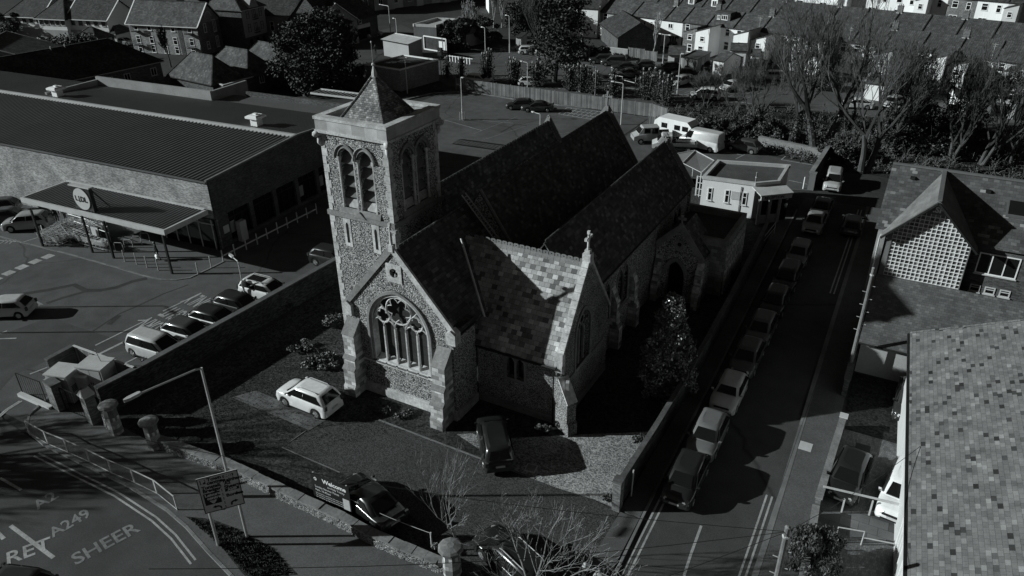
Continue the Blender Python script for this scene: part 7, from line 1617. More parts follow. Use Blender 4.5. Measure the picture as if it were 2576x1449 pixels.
# hipped cluster between the shop and the flats
e1, e2 = at(*Z2(-20, 1085), 3.0), at(*Z2(555, 1205), 3.0); HD_ = (e2-e1).normalized(); HN = Vector((-HD_.y, HD_.x, 0)); HLn = (e2-e1).length
for i in range(3):
    A = e1+HN*(i*5.6)+HD_*(i*.9); B = A+HD_*(HLn+1.0)
    t = house('hipped_house', ['front hipped roof of the three stepped roofs behind the supermarket', 'middle hipped roof of the three stepped roofs behind the supermarket', 'rear hipped roof of the three stepped roofs behind the supermarket'][i], A, B, 2.9, 5.4, 2.9, BRICKD, m_tiles('mossy_roof_%d' % i, .32, .28, [(0, .055), (.8, .09), (1, .13)], .05, .1, .6, .5, .85, .4, .5, .8), [], hipL=2.6, hipR=2.6, over=.4, side=((2.5, 1.2, .9, 1.2, 1),), cat='building'); del_L(t)
q_ = [at(*Z2(640, 1225), 2.6), at(*Z2(790, 1280), 2.6), at(*Z2(1240, 1150), 2.6), at(*Z2(1080, 1135), 2.6)]
flat_building('flat_annexe', 'low flat grey annexe in front of the stepped hipped roofs', 'building', [(p.x, p.y) for p in q_], 2.5, BRICKD, PAVE, TRIM, .12)
q_ = [at(*Z1(-60, 760), 3.5), at(*Z1(600, 895), 3.5)]; t = house('gabled_hall', 'gable-ended hall with white bargeboards at the left picture edge', at(*Z1(600, 900), 3.2), at(*Z1(420, 780), 3.2)+Vector((0, 6, 0)), 3.2, 16, 2.8, BRICK, TILEG, [], verge=WPAINT, over=.4, cat='hall'); del_L(t)
# ---------------------------------------------------------------- top middle
c1_, c2_, c3_ = at(*Z3(345, 968), 3.3), at(*Z3(885, 1052), 3.3), at(*Z3(1462, 900), 3.3); c4_ = c1_+(c3_-c2_)
flat_building('substation', 'flat-roofed pale brick building with white edging beyond the church tower', 'building', [(p.x, p.y) for p in (c1_, c2_, c3_, c4_)], 3.2, BRICKY, ROOFELT, WPAINT, .2)
p0_ = at(*Z3(620, 552), 3.3); t = house('sloping_kiosk', 'pale boarded kiosk with a single sloping roof', at(*Z3(622, 550), 3.4), at(*Z3(1010, 665), 2.9), 3.0, 3.2, -.0+.5, m_plain('kiosk_boards', .36, .12, 5), METALG, [], mono=True, cat='kiosk'); del_L(t)
k1, k2, k3 = at(*Z3(1085, 378), 4.2), at(*Z3(1430, 395), 4.2), at(*Z3(1775, 298), 4.2); k4 = k1+(k3-k2)
flat_building('forecourt_canopy', 'flat filling-station canopy with a broken pale fascia', 'canopy', [(p.x, p.y) for p in (k1, k2, k3, k4)], 4.0, RENDERD, METALG, METALG, .5)
t = house('gable_store', 'small pale gabled store beside the filling-station canopy', at(*Z3(1480, 440), 2.6), at(*Z3(1880, 500), 2.6), 2.6, 6, 2.2, RENDERG, PAVE, [], cat='store', hipL=2.5, hipR=2.5); del_L(t)
f1_, f2_ = at(*Z3(1255, 745)), at(*Z3(1590, 800)); fh = hgt(*Z3(1250, 540), f1_)
t = thing('sign_frame', 'large empty white rectangular sign frame with a pale plate in it', 'sign frame', f1_); fd = f2_-f1_; 
m = MB(); m.beam(Vector((0, 0, .0)), Vector((0, 0, fh)), .2, .2); m.beam(fd, fd+Vector((0, 0, fh)), .2, .2); m.beam(Vector((0, 0, fh)), fd+Vector((0, 0, fh)), .2, .2); m.beam(Vector((0, 0, .1)), fd+Vector((0, 0, .1)), .2, .2); m.build('frame', WPAINT, t)
m = MB(); m.beam(fd*.68+Vector((0, 0, fh*.48)), fd*.94+Vector((0, 0, fh*.48)), .08, fh*.62); m.build('plate', WPAINT, t); m = MB(); m.beam(fd*.02+Vector((0, .12, fh*.5)), fd*.98+Vector((0, .12, fh*.5)), .05, fh*.95); m.build('backing', BARKD, t)
# traffic signal in front of it
p = at(*Z3(1510, 1150)); sh_ = hgt(*Z3(1505, 730), p); 
t = thing('traffic_signal', 'black traffic signal head in front of the white sign frame', 'traffic light', p); m = MB(); m.tube([(0, 0, 0), (0, 0, sh_-.9)], .06, 6); m.build('pole', DARK, t); m = MB(); m.obox((0, 0, sh_-1.1), .75, .4, 1.2); hd_ = m.build('head', DARK, t)
m = MB(); m.lathe((0, -.22, sh_-.5), [(.02, 0), (.12, .02), (.1, .06)], 8); m.build('lens', PLATE, hd_)
# white shop tower at the top
t = house('white_shop', 'white two-storey shop front with a sign pylon at the top of the picture', at(*Z3(2230, 205)), at(*Z4(150, 190)), 7.0, 8, 1, RENDER, TILED, [(1.5, 3.5, 1.0, 1.4), (5, 3.2, 5.0, 2.4, 3), (8.4, 1, .8, 1.4)], cat='shop'); del_L(t)
# shaded street of terraces behind, and shops on the left
sd = [((930, 30), (1010, 20), 'narrow terrace block with bays'), ((1010, 18), (1090, 10), 'pale fronted terrace block with a bay window'), ((1090, 10), (1180, 2), 'terrace block with painted bay at the street bend')]
a0, b0_ = Vector((-128, 148, 0)), Vector((-112, 190, 0)); sdv_ = (b0_-a0).normalized()
for i in range(6):
    A = a0+sdv_*(i*8.5); B = A+sdv_*8.3; wmm = [BRICKD, RENDERG, BRICK, RENDERG, BRICKD, RENDERG][i]
    t = house('street_house', 'tall shaded street house, %s from the dark shop corner' % ol[i], A, B, 7.5, 9, 3.0, wmm, TILED, [(1.8, 4.6, 1.0, 1.7), (4.0, 4.6, 1.0, 1.7), (6.4, 4.6, 1.0, 1.7), (1.8, 1.2, 1.2, 1.8, 1), (6.2, 1.2, 1.2, 1.8, 1)], cat='house', group='shaded street houses', chim=[8.0], wm=TRIM); del_L(t)
    m = MB(); m.ext([(2.6, 0, 0), (3.2, -1.0, 0), (5.2, -1.0, 0), (5.8, 0, 0)], (0, 0, 3.6)); m.build('bay', RENDERG, t)
s1, s2 = at(*Z3(90, 440), 3.0), at(*Z3(460, 345), 3.0)
t = house('corner_shop', 'dark corner shop with a long pale fascia and broad black roof', s1-(s2-s1)*.7, s2+(s2-s1)*.25, 4.6, 10, 5.0, BRICKD, TILED, [(3.5, 3.4, .9, 1.0), (6.5, 3.4, .9, 1.0), (9.5, 3.4, .9, 1.0)], cat='shop', hipR=3, wm=TRIM); L = t['L']; del_L(t)
m = MB(); m.box(L*.36, L*.82, -.14, -.02, 2.5, 3.2); m.build('fascia', TRIM, t)
m = MB(); m.box(L*.36, L*.82, -.06, -.01, .4, 2.4); m.build('shop_window', GLASS, t)
for i, (q1_, q2_, ze_, dp, lab_) in enumerate([(Z2(1420, 200), Z2(1840, 210), 5.5, 9, 'pale rendered house with bright windows behind the dark evergreen'), (Z2(1900, 300), Z2(2190, 370), 4.6, 9, 'house with a pale triangular gable above the dark evergreen')]):
    t = house('detached_house', lab_, at(*q1_, ze_), at(*q2_, ze_), ze_, dp, 3.4, RENDERG, TILED, [(1.2, 2.2, .8, 1.8), (4.0, 2.2, .8, 1.8), (6.4, 2.2, .8, 1.8)] if i == 0 else [], over=.3, verge=WPAINT if i else None); del_L(t)
for i in range(7):
    A = Vector((-215+i*11, 150+i*4.5, 0)); t = house('distant_house', 'distant pale terrace front %s from the left at the very top' % ol[i], A, A+Vector((10.6, 4.3, 0)), 5.8, 8, 2.6, [BRICKY, RENDERG, RENDER][i % 3], TILED, [(1.6+k*2.6, z, 1.0, 1.4) for k in range(4) for z in (.9, 3.6)], group='distant houses along the top left'); del_L(t)
for i in range(5):
    A = Vector((-108+i*12, 196-i*2.0, 0)); t = house('distant_house', 'distant shaded house %s from the left along the top middle' % ol[i], A, A+Vector((11, -1.9, 0)), 6.0, 8, 2.8, [BRICK, RENDERG, BRICKD][i % 3], TILED, [(1.6+k*2.8, z, 1.0, 1.4) for k in range(4) for z in (.9, 3.6)], group='distant houses along the top middle', chim=[5]); del_L(t)
# bright round lamp on the far left? a street light catching the sun; street lamps beyond
for (bx, tx, arm, az, lb) in [(Z3(745, 500), Z3(708, 95), 2.6, 165, 'tall bent-arm street lamp above the sloping kiosk'), (Z3(862, 800), Z3(830, 290), .4, 165, 'slim street lamp in front of the sloping kiosk'), (Z3(2180, 1000), Z3(2168, 425), .4, 165, 'lamp column rising from the ivy-clad trunk'), (Z3(2540, 800), Z3(2535, 245), .5, 165, 'lamp column with a guard at the far car park corner'), (Z4(2490, 1440), Z4(2540, 820), .1, 0, 'lamp column by the pale hatchback'), (Z1(1615, 1125), Z1(1515, 730), 2.2, 12, 'street lamp with a long arm over the black tiled range'), (Z4(1050, 720), Z4(1052, 440), .1, 0, 'slim pale post right of the tall conifer')]:
    b = at(*bx); h = hgt(*tx, b); lamp_post((b.x, b.y, 0), h, max(arm, .06), rad(az), lb, r=.08, head=.5)
b = at(*Z4(2265, 1080)); h = hgt(*Z4(2320, 530), b); lamp_post((b.x, b.y, 0), h, .7, rad(-15), 'double-headed lamp column in front of the white terrace houses', r=.09, head=.5, arms=2)
# ticket signs and bollards in far lane
p = at(*Z4(1655, 1400)); h = hgt(*Z4(1680, 1270), p); t = thing('height_barrier', 'pale height barrier frame among the pollarded trunks', 'barrier', p); m = MB(); m.tube([(0, 0, 0), (0, 0, 2.4), (-2.4, .5, 2.4)], .06, 6); m.build('frame', METALG, t); m = MB(); m.tube([(2.2, -.3, .0), (2.2, -.3, 2.6)], .05, 6); m.tube([(.3, 0, 1.9), (4.0, -.6, 1.6)], .06, 5); m.build('barrier_arm', METALG, t)
p = at(*Z3(1640, 930)); t = thing('white_railing', 'row of short white railings beside the far road', 'railing', p)
m = MB(); 
for i in range(8): m.obox((i*.62, -.05*i, 0), .18, .08, 1.1)
m.build('pales', WPAINT, t); m = MB(); m.beam((-.2, 0, 1.0), (5.0, -.4, 1.0), .08, .1); m.build('top_rail', WPAINT, t)
# ================================================================= trees, shrubs, scrub
class Cards:
    """cloud of leaf-sized faces"""
    def __init__(s): s.v = []; s.f = []
    def leaf(s, c, sz, asp=.6, up=None):
        u = Vector((random.gauss(0, 1), random.gauss(0, 1), random.gauss(0, 1))).normalized(); w_ = u.orthogonal().normalized()
        if up is not None: u = (u*.6+Vector(up)).normalized(); w_ = u.orthogonal().normalized(); a = random.random()*6.28; w_ = (w_*cos(a)+u.cross(w_)*sin(a))
        n = len(s.v); c = Vector(c); s.v += [tuple(c-u*sz*.5), tuple(c+w_*sz*asp*.5), tuple(c+u*sz*.5), tuple(c-w_*sz*asp*.5)]; s.f.append((n, n+1, n+2, n+3))
    def blob(s, c, r, n, sz, rz=None, shell=.55, asp=.6, up=None):
        rz = rz or r; c = Vector(c)
        for _ in range(n):
            d = Vector((random.gauss(0, 1), random.gauss(0, 1), random.gauss(0, 1))).normalized(); k = shell+(1-shell)*random.random()**.7
            s.leaf((c.x+d.x*r*k, c.y+d.y*r*k, c.z+d.z*rz*k), sz*random.uniform(.6, 1.3), asp, up)
    def build(s, name, mat, parent):
        me = bpy.data.meshes.new(name); me.from_pydata(s.v, [], s.f); me.materials.append(mat); o = bpy.data.objects.new(name, me); COL.objects.link(o); o.parent = parent; return o
def grow(mb, p, d, L, r, lev, maxlev, spread, rmin, up=.15, kids=(3, 4), ratio=.7, seg=3, wig=.11):
    pts = [p.copy()]; rad_ = [r]; q = p.copy(); dd = d.copy(); r1 = max(rmin, r*.6)
    for i in range(seg):
        dd = (dd+Vector((random.gauss(0, wig), random.gauss(0, wig), random.gauss(0, wig)*.6+up*.35))).normalized(); q = q+dd*L/seg; pts.append(q.copy()); rad_.append(r+(r1-r)*(i+1)/seg)
    mb.tube(pts, rad_, 6 if lev == 0 else 4 if lev < 3 else 3, False)
    if lev >= maxlev: return
    n = random.randint(*kids)
    for i in range(n):
        t = random.uniform(.35, 1.0) if i else 1.0
        k = min(seg-1, int(t*seg)); b = pts[k].lerp(pts[k+1], t*seg-k) if t < 1 else pts[-1]
        a = dd.orthogonal().normalized(); ph = random.random()*2*pi; side = a*cos(ph)+dd.cross(a)*sin(ph)
        sp = spread*random.uniform(.6, 1.3)*(1 if i else .4)
        nd = (dd*cos(sp)+side*sin(sp)+Vector((0, 0, up))).normalized()
        grow(mb, b, nd, L*ratio*random.uniform(.75, 1.2), max(rmin, (r1 if i == 0 else r1*.75)), lev+1, maxlev, spread, rmin, up, kids, ratio, seg, wig)
def bare_tree(label, base, h, trunk_h, r, spread=.5, lev=5, seed=1, stems=1, bark=BARK, rmin=.02, up=.16, kids=(3, 4), lean=(0, 0), ivy=0, name='bare_tree', ratio=.7, group=None, first=.34):
    random.seed(seed); t = thing(name, label, 'tree', (base[0], base[1], 0), 0, group)
    m = MB(); tops = []
    for s in range(stems):
        a = 2*pi*s/max(1, stems)+.7; off = Vector((cos(a), sin(a), 0))*r*1.1*(stems > 1); d = Vector((lean[0]+cos(a)*.22*(stems > 1), lean[1]+sin(a)*.22*(stems > 1), 1)).normalized()
        pts = [off]; 
        for i in range(4): d = (d+Vector((random.gauss(0, .06), random.gauss(0, .06), .05))).normalized(); pts.append(pts[-1]+d*trunk_h/4)
        m.tube(pts, [r*1.35, r*1.05, r, r*.9, r*.8], 8); tops.append((pts[-1], d, pts))
    m.build('trunk', bark, t)
    m = MB()
    for p, d, pts in tops:
        n = 4 if stems == 1 else 3
        for i in range(n):
            ph = 2*pi*i/n+random.random(); sp = spread*(.9 if i else .25); a = d.orthogonal().normalized(); sd_ = a*cos(ph)+d.cross(a)*sin(ph)
            b = p if i < 2 else pts[-2].lerp(p, random.random())
            grow(m, b, (d*cos(sp)+sd_*sin(sp)).normalized(), h*first*random.uniform(.85, 1.1), r*.62, 1, lev, spread, rmin, up, kids, ratio)
    o = m.build('crown', bark, t, fix=False)
    if ivy:
        c = Cards()
        for p, d, pts in tops:
            for q in range(ivy):
                k = random.random()*3.99; i = int(k); b = pts[i].lerp(pts[i+1], k-i); a = random.random()*6.28; rr = r*1.25+random.random()*.18; c.leaf((b.x+rr*cos(a), b.y+rr*sin(a), b.z+random.uniform(-.2, .2)), .22)
        c.build('ivy', IVY, t)
    return t
def conifer(label, base, h, r, n=6000, seed=2, mat=LEAFD, sz=.45, z0=.08, irr=.35, lean=(0, 0), name='conifer', droop=.25, tr=.3, shape=.8):
    random.seed(seed); t = thing(name, label, 'tree', (base[0], base[1], 0))
    m = MB(); m.tube([(0, 0, 0), (lean[0]*.5, lean[1]*.5, h*.5), (lean[0], lean[1], h*.98)], [tr, tr*.6, .05], 8); m.build('trunk', BARKD, t)
    m = MB(); c = Cards(); nb = int(h*7)
    for i in range(nb):
        f = z0+(1-z0)*(i/nb)**.9; z = h*f; rr = r*((1-f)**shape)*random.uniform(1-irr, 1+irr)+.25; a = random.random()*6.28
        b0 = Vector((lean[0]*f, lean[1]*f, z)); e = b0+Vector((rr*cos(a), rr*sin(a), -droop*rr+random.uniform(-.2, .5)))
        m.tube([b0, b0.lerp(e, .5)+Vector((0, 0, .12*rr)), e], [.07, .05, .02], 4, False)
        for k in range(max(4, int(n/nb))):
            u = random.random()**.6; p = b0.lerp(e, u); w_ = .2+.28*rr*(1-.5*u); c.leaf(p+Vector((random.gauss(0, w_*.6), random.gauss(0, w_*.6), random.gauss(0, w_*.4))), sz*random.uniform(.6, 1.3), .5)
    m.build('branches', BARKD, t, fix=False); c.build('crown', mat, t); return t
def clump_tree(label, base, h, r, blobs=26, per=360, seed=3, mat=LEAFM, sz=.35, name='evergreen_tree', trunk=.3, tw=0, cat='tree', zlow=.12, sq=.75, core=True):
    random.seed(seed); t = thing(name, label, cat, (base[0], base[1], 0)); m = MB()
    m.tube([(0, 0, 0), (.1, 0, h*.3), (0, .1, h*.6)], [trunk, trunk*.7, trunk*.35], 7)
    c = Cards()
    for i in range(blobs):
        f = random.uniform(zlow, 1); a = random.random()*6.28; k = sqrt(random.random())*r*.78*sqrt(max(.05, 1-((f-.45)/.62)**2)); br = r*random.uniform(.12, .3); cen = Vector((k*cos(a), k*sin(a), max(br*.7, h*f-br*.6)))
        m.tube([Vector((0, 0, h*min(.5, f*.5))), cen*.6+Vector((0, 0, h*f*.2)), cen], [trunk*.3, trunk*.2, .03], 4, False)
        c.blob(cen, br, per, sz, br*sq, .35)
        for q in range(tw): d = Vector((random.gauss(0, 1), random.gauss(0, 1), random.gauss(.3, 1))).normalized(); m.tube([cen+d*br*.5, cen+d*br*1.35], [.03, .012], 3, False)
    m.build('trunk', BARKD, t, fix=False); c.build('crown', mat, t); return t
def shrub(label, base, h, r, n=500, seed=1, mat=LEAFM, sz=.22, twigs=14, name='shrub', tw=TWIG, shell=.3, group=None, z=0):
    random.seed(seed); t = thing(name, label, 'shrub', (base[0], base[1], z), 0, group); m = MB(); c = Cards()
    for i in range(twigs):
        a = random.random()*6.28; d = Vector((cos(a)*random.uniform(.1, .8)*r, sin(a)*random.uniform(.1, .8)*r, h*random.uniform(.7, 1.1))); m.tube([(0, 0, 0), d*.5+Vector((random.gauss(0, .1), random.gauss(0, .1), .1*h)), d], [.03, .02, .01], 3, False)
    m.build('stems', tw, t, fix=False)
    k = max(3, int(r*5))
    for i in range(k):
        a = random.random()*6.28; q = sqrt(random.random())*r*.65; br = r*random.uniform(.3, .5); c.blob((q*cos(a), q*sin(a), h*random.uniform(.35, .75)), br, n//k, sz, min(br, h*.35), shell)
    c.build('foliage', mat, t); return t
# --- churchyard and street
hb = (-10.9, 39.0)
random.seed(11); t = thing('holly_tree', 'dense glossy evergreen holly standing between the church side and the street wall', 'tree', (*hb, 0)); m = MB(); m.tube([(0, 0, 0), (.05, 0, 3), (0, .1, 6.6)], [.16, .12, .03], 8); m.build('trunk', BARK, t)
c = Cards(); HH = 7.3
for i in range(130):
    f = random.uniform(.04, 1.0); rr = 2.0*(min(1, f*4+.45))*((1-f)**.62)+.12; a = random.random()*6.28; k = sqrt(random.random())*rr; c.blob((k*cos(a), k*sin(a), HH*f-.1), random.uniform(.28, .5), 110, .17, None, .3, .55)
c.build('crown', LEAFH, t)
BARKM = m_plain('grey_bark', .22, .35, 16, 2., .9, .5)
b1 = at(1158, 1398); bare_tree('slim young bare tree with upswept twigs just left of the round-capped pier', (b1.x, b1.y), 6.2, 2.2, .05, .45, 4, 5, 1, BARKM, .006, .26, (3, 5), ratio=.6, first=.44)
b2 = at(1335, 1520); bare_tree('pale-barked bare tree spreading over the black estate car at the picture foot', (b2.x, b2.y), 5.0, .9, .09, .7, 5, 21, 1, BARKM, .006, .14, (3, 4), ratio=.7, first=.48)
eb_ = at(2042, 1432); random.seed(4); t = thing('conifer_bush', 'rounded dense evergreen bush beside the telegraph pole at the picture foot', 'shrub', (eb_.x, eb_.y, 0)); m = MB(); m.tube([(0, 0, 0), (0, 0, 1.4)], [.09, .05], 6); m.build('stem', BARKD, t); c = Cards()
for i in range(46): a = random.random()*6.28; f = random.random(); k = 1.15*sqrt(random.random())*sqrt(max(.1, 1-(f-.35)**2*1.6)); c.blob((k*cos(a), k*sin(a), .2+2.0*f), .34, 150, .2, .4, .4, .35, (0, 0, .9))
c.build('foliage', LEAFM, t)
for i, (px, h, r, n, lb) in enumerate([(R4(2400, 1290), .6, 1.3, 900, 'low bushy border plants in the bed at the foot of the tower'), (R4(2520, 1010), .8, 1.0, 900, 'leafy bush against the left wall of the church tower'), (R4(2280, 1190), .5, .9, 500, 'low spreading plant in the bed nearest the shaded lawn'), (R4(2480, 1340), .5, .9, 500, 'low plants beside the front left buttress'), (R4(2330, 770), 1.0, .8, 500, 'wispy climbing plant on the shaded side of the long wall near the tower'), (R4(2130, 900), 1.1, .9, 600, 'leafy plant in the shade of the long brick wall'), (R4(1090, 1330), .7, .5, 260, 'glossy ivy tuft spilling over the long wall above the compound'), (R8(730, 1260), .5, .45, 260, 'pale-leaved plant beside the round-capped pier'), (R8(1680, 330), .8, .5, 350, 'ivy bush at the foot of the corner buttress'), (R8(1530, 355), .5, .6, 300, 'low weeds beside the downpipe at the corner of the side wing'), (R8(2250, 440), .5, .5, 260, 'small tuft of weeds by the street wall above the gravel'), (R8(2000, 880), .35, .5, 240, 'dark weeds at the lower corner of the gravel'), (R8(300, 210), .35, .7, 350, 'rough grass tuft in front of the traceried window wall'), (R8(480, 240), .3, .8, 350, 'rough grass tuft beside the right front buttress'), (R7(1180, 300), .9, .5, 200, 'spiky dark plant behind the right-hand capped gatepost'), (R6(380, 700), 1.4, .8, 600, 'dark bush by the vestry wall above the parked cars')]):
    p = at(*px); shrub(lb, (p.x, p.y), h, r, n, 30+i, LEAFM if i != 7 else m_leaf('pale_leaf', .15, .4), .16, 10)
# --- behind the shop: the big evergreen and scrub
p = at(805, 222); clump_tree('massive dark evergreen tree with ragged crown behind the supermarket', (p.x, p.y), 12.0, 8.2, 110, 200, 8, LEAFD, .42, trunk=.5, tw=6)
for i, (q, h, r, lb) in enumerate([(Z2(1500, 1330), 2.6, 3.0, 'scrubby grey thicket left of the massive evergreen'), (Z2(1780, 1330), 2.2, 2.6, 'scrubby thicket below the massive evergreen'), (Z3(640, 1260), 1.8, 2.4, 'dark shrub against the pale wall of the flat-roofed substation'), (Z3(300, 1200), 2.6, 2.0, 'pale-twigged bush right of the massive evergreen'), (Z3(1500, 1380), .9, 1.2, 'small shrub on the grass corner by the timber fence')]):
    p = at(*q); shrub(lb, (p.x, p.y), h, r, 1300, 60+i, LEAFM, .3, 40)
p = at(*Z1(900, 870)); random.seed(9); t = thing('hedge', 'tall clipped dark hedge behind the black tiled range', 'hedge', (p.x, p.y, 0)); c = Cards(); hd0, hd1 = at(*Z1(560, 830), 1.5)-Vector(p), at(*Z1(1440, 760), 1.5)-Vector(p)
for i in range(60): q = Vector((hd0.x, hd0.y, 0)).lerp(Vector((hd1.x, hd1.y, 0)), i/59); c.blob((q.x+random.uniform(-.5, .5), q.y+random.uniform(-1, 1), random.uniform(.8, 3.6)), 1.5, 130, .4, 1.3, .4)
c.build('foliage', LEAFM, t)
for i, (q, h, r, lb) in enumerate([(Z1(180, 620), 6.5, 5.0, 'leafless twiggy tree mass at the far left behind the gabled hall'), (Z1(430, 560), 6.0, 4.2, 'bushy tree between the hip-roofed porches and the gabled hall'), (Z1(700, 520), 4.0, 2.6, 'dark bushy tree in front of the third hip-roofed porch')]): 
    p = at(*q); clump_tree(lb, (p.x, p.y), h, r, 18, 260, 80+i, LEAFM, .45, trunk=.2, tw=6)
p = at(*Z1(2580, 1010)); bare_tree('slender bare tree in front of the pale brick flats', (p.x, p.y), 6.5, 1.6, .12, .35, 5, 91, 1, BARK, .022, .3, (3, 5), ratio=.66)
# --- tall conifer and pollards by the timber fence
p = at(1395, 206); conifer('very tall dark conifer rising out of the top of the picture behind the timber fence', (p.x, p.y), 21, 4.6, 9500, 12, LEAFD, .5, .12, .45, (1.6, .4), droop=.15, tr=.45, shape=.6)
p = at(1375, 190); bare_tree('bare tree growing against the tall conifer trunk', (p.x, p.y), 12, 3.4, .22, .4, 5, 33, 1, BARK, .03, .3, (3, 4))
def pollard(label, base, h, r, n, seed, stems=6):
    random.seed(seed); t = thing('ivy_pollard', label, 'tree', (base[0], base[1], 0), 0, 'ivy-clad pollards behind the timber fence'); m = MB(); c = Cards(); tp = MB()
    for s in range(stems):
        a = random.random()*6.28; k = r*sqrt(random.random()); x, y = k*cos(a), k*sin(a); hh = h*random.uniform(.72, 1.0); P = [Vector((x*.3, y*.3, 0)), Vector((x*.7, y*.7, hh*.4)), Vector((x, y, hh))]
        m.tube(P, [.2, .15, .11], 6)
        tp.tube([P[2]-Vector((0, 0, .02)), P[2]+Vector((0, 0, .25))], .12, 6)
        for q in range(n//stems):
            f = random.random()**.8; b = P[0].lerp(P[1], f*2) if f < .5 else P[1].lerp(P[2], f*2-1); w_ = .2+.28*sin(pi*min(1, f*1.1)); c.leaf((b.x+random.gauss(0, w_), b.y+random.gauss(0, w_), b.z), .24*random.uniform(.6, 1.3))
    m.build('trunk', BARK, t); tp.build('cut_stubs', BARKL, t); c.build('ivy', IVY, t)
for i, (q, ht, r, lb) in enumerate([((1226, 205), (1225, 122), 1.2, 'bushy ivy-clad pollard nearest the left end of the timber fence'), ((1292, 212), (1290, 145), 1.2, 'ivy-clad pollard right of the lamp at the fence'), ((1345, 218), (1335, 150), 1.3, 'broad ivy-clad pollard left of the tall conifer'), ((1432, 228), (1432, 165), .9, 'ivy pollard with three pale cut tops right of the tall conifer'), ((1462, 232), (1462, 160), .8, 'tall-stemmed ivy pollard with pale cut tops'), ((1490, 236), (1486, 180), .8, 'shorter ivy pollard just left of the thin dark pole'), ((1545, 244), (1545, 178), .8, 'narrow ivy pollard right of the thin dark pole'), ((1622, 250), (1620, 178), 1.3, 'broad ivy pollard behind the end of the timber fence'), ((1650, 258), (1652, 185), 1.1, 'ivy pollard beside the short pale fence'), ((1672, 266), (1668, 190), 1.0, 'rightmost ivy pollard above the yard of trucks'), ((1126, 195), (1124, 140), .35, 'pair of thin ivy stems in front of the traffic signal'), ((1163, 200), (1160, 145), .5, 'narrow ivy pollard left of the white car')]):
    b = at(*q); h = hgt(*ht, b); pollard(lb, (b.x, b.y), h, r, 1500 if r > .6 else 500, 100+i, 7 if r > .6 else 3)
b = at(*Z4(1255, 1440)); h = hgt(*Z4(1285, 1020), b); pole((b.x, b.y), h, 'thin dark pole between ivy pollards behind the timber fence', .12)
for i, (q, h, r, lb) in enumerate([(Z4(300, 560), 7.5, 6.5, 'dark twiggy thicket at the back of the far car park'), (Z4(150, 420), 6.0, 5.0, 'grey leafless thicket above the small pale shed'), (Z3(1750, 740), 5.5, 4.6, 'dark shrubbery right of the white sign frame'), (Z3(2150, 640), 5.0, 4.2, 'dark shrubbery left of the far car park lamp'), (Z4(1290, 900), 2.4, 3.0, 'rounded bramble bush beside the black SUV'), (Z4(1000, 900), 3.2, 3.4, 'dark hedge mass at the foot of the tall conifer'), (Z5(60, 330), 4.6, 2.2, 'palm-like shrub in a terrace back garden'), (Z4(2450, 720), 2.4, 1.6, 'dark arched bush by the double lamp column')]):
    p = at(*q); clump_tree(lb, (p.x, p.y), h, r, int(10+r*3), 240, 130+i, LEAFM if i % 2 else LEAFD, .42, 'thicket', .16, 8, 'shrub', .2)
for i, q in enumerate([Z3(1990, 590), Z3(1900, 560), Z4(2110, 900), Z3(2300, 420), Z3(2420, 420)]):
    p = at(*q); bare_tree(['slender bare birch left of the far car park lamp', 'slim bare tree behind the white sign frame', 'small bare tree in front of the board fence', 'slim bare tree, left of two below the white shop', 'slim bare tree, right of two below the white shop'][i], (p.x, p.y), 7.5, 2.0, .12, .25, 4, 150+i, 1, BARKL, .03, .4, (3, 5), ratio=.62)
# --- the belt of bare trees on the right
for i, (q, h, th_, r, sp, st, ivy, lean, lb) in enumerate([
 ((1992, 372), 13.5, 4.2, .36, .5, 1, 900, (.02, 0), 'big bare tree with ivy trunk, left of the belt above the yard wall'),
 ((2056, 388), 15.0, 5.2, .42, .5, 2, 300, (.06, 0), 'biggest twin-stemmed bare tree behind the end of the yard wall'),
 ((2172, 434), 13.0, 4.4, .3, .45, 2, 0, (.05, 0), 'bare tree with two leaning pale trunks above the silver people carrier'),
 ((2238, 392), 10.5, 3.0, .22, .5, 1, 400, (0, 0), 'slim bare tree right of the twin leaning trunks'),
 ((2392, 405), 10.5, 2.2, .2, .42, 4, 0, (.08, 0), 'fan-shaped many-stemmed bare tree behind the mossy roof'),
 ((2470, 415), 10.0, 2.4, .2, .5, 3, 0, (.3, 0), 'bare tree leaning right behind the mossy roof ridge'),
 ((2545, 420), 9.0, 2.2, .18, .5, 2, 0, (.1, 0), 'bare tree at the right picture edge behind the mossy roof'),
 ((1905, 330), 8.5, 2.0, .18, .55, 2, 300, (-.15, 0), 'low spreading bare tree left of the big ivy trunk'),
 ((1775, 270), 4.5, 1.0, .1, .6, 2, 0, (0, 0), 'small bare tree in front of the white people carrier'),
 ((1850, 300), 5.5, 1.2, .12, .6, 2, 0, (0, 0), 'small bare tree at the edge of the far car park'),
 ((2130, 330), 9.5, 2.5, .2, .5, 2, 200, (.05, 0), 'bare tree in the middle of the belt behind the twin trunks')]):
    b = at(*q); bare_tree(lb, (b.x, b.y), h, th_, r, sp*1.05, 6, 200+i, st, BARK, .015, .22, (3, 4) if st == 1 else (2, 4), lean, ivy, ratio=.72, first=.34)
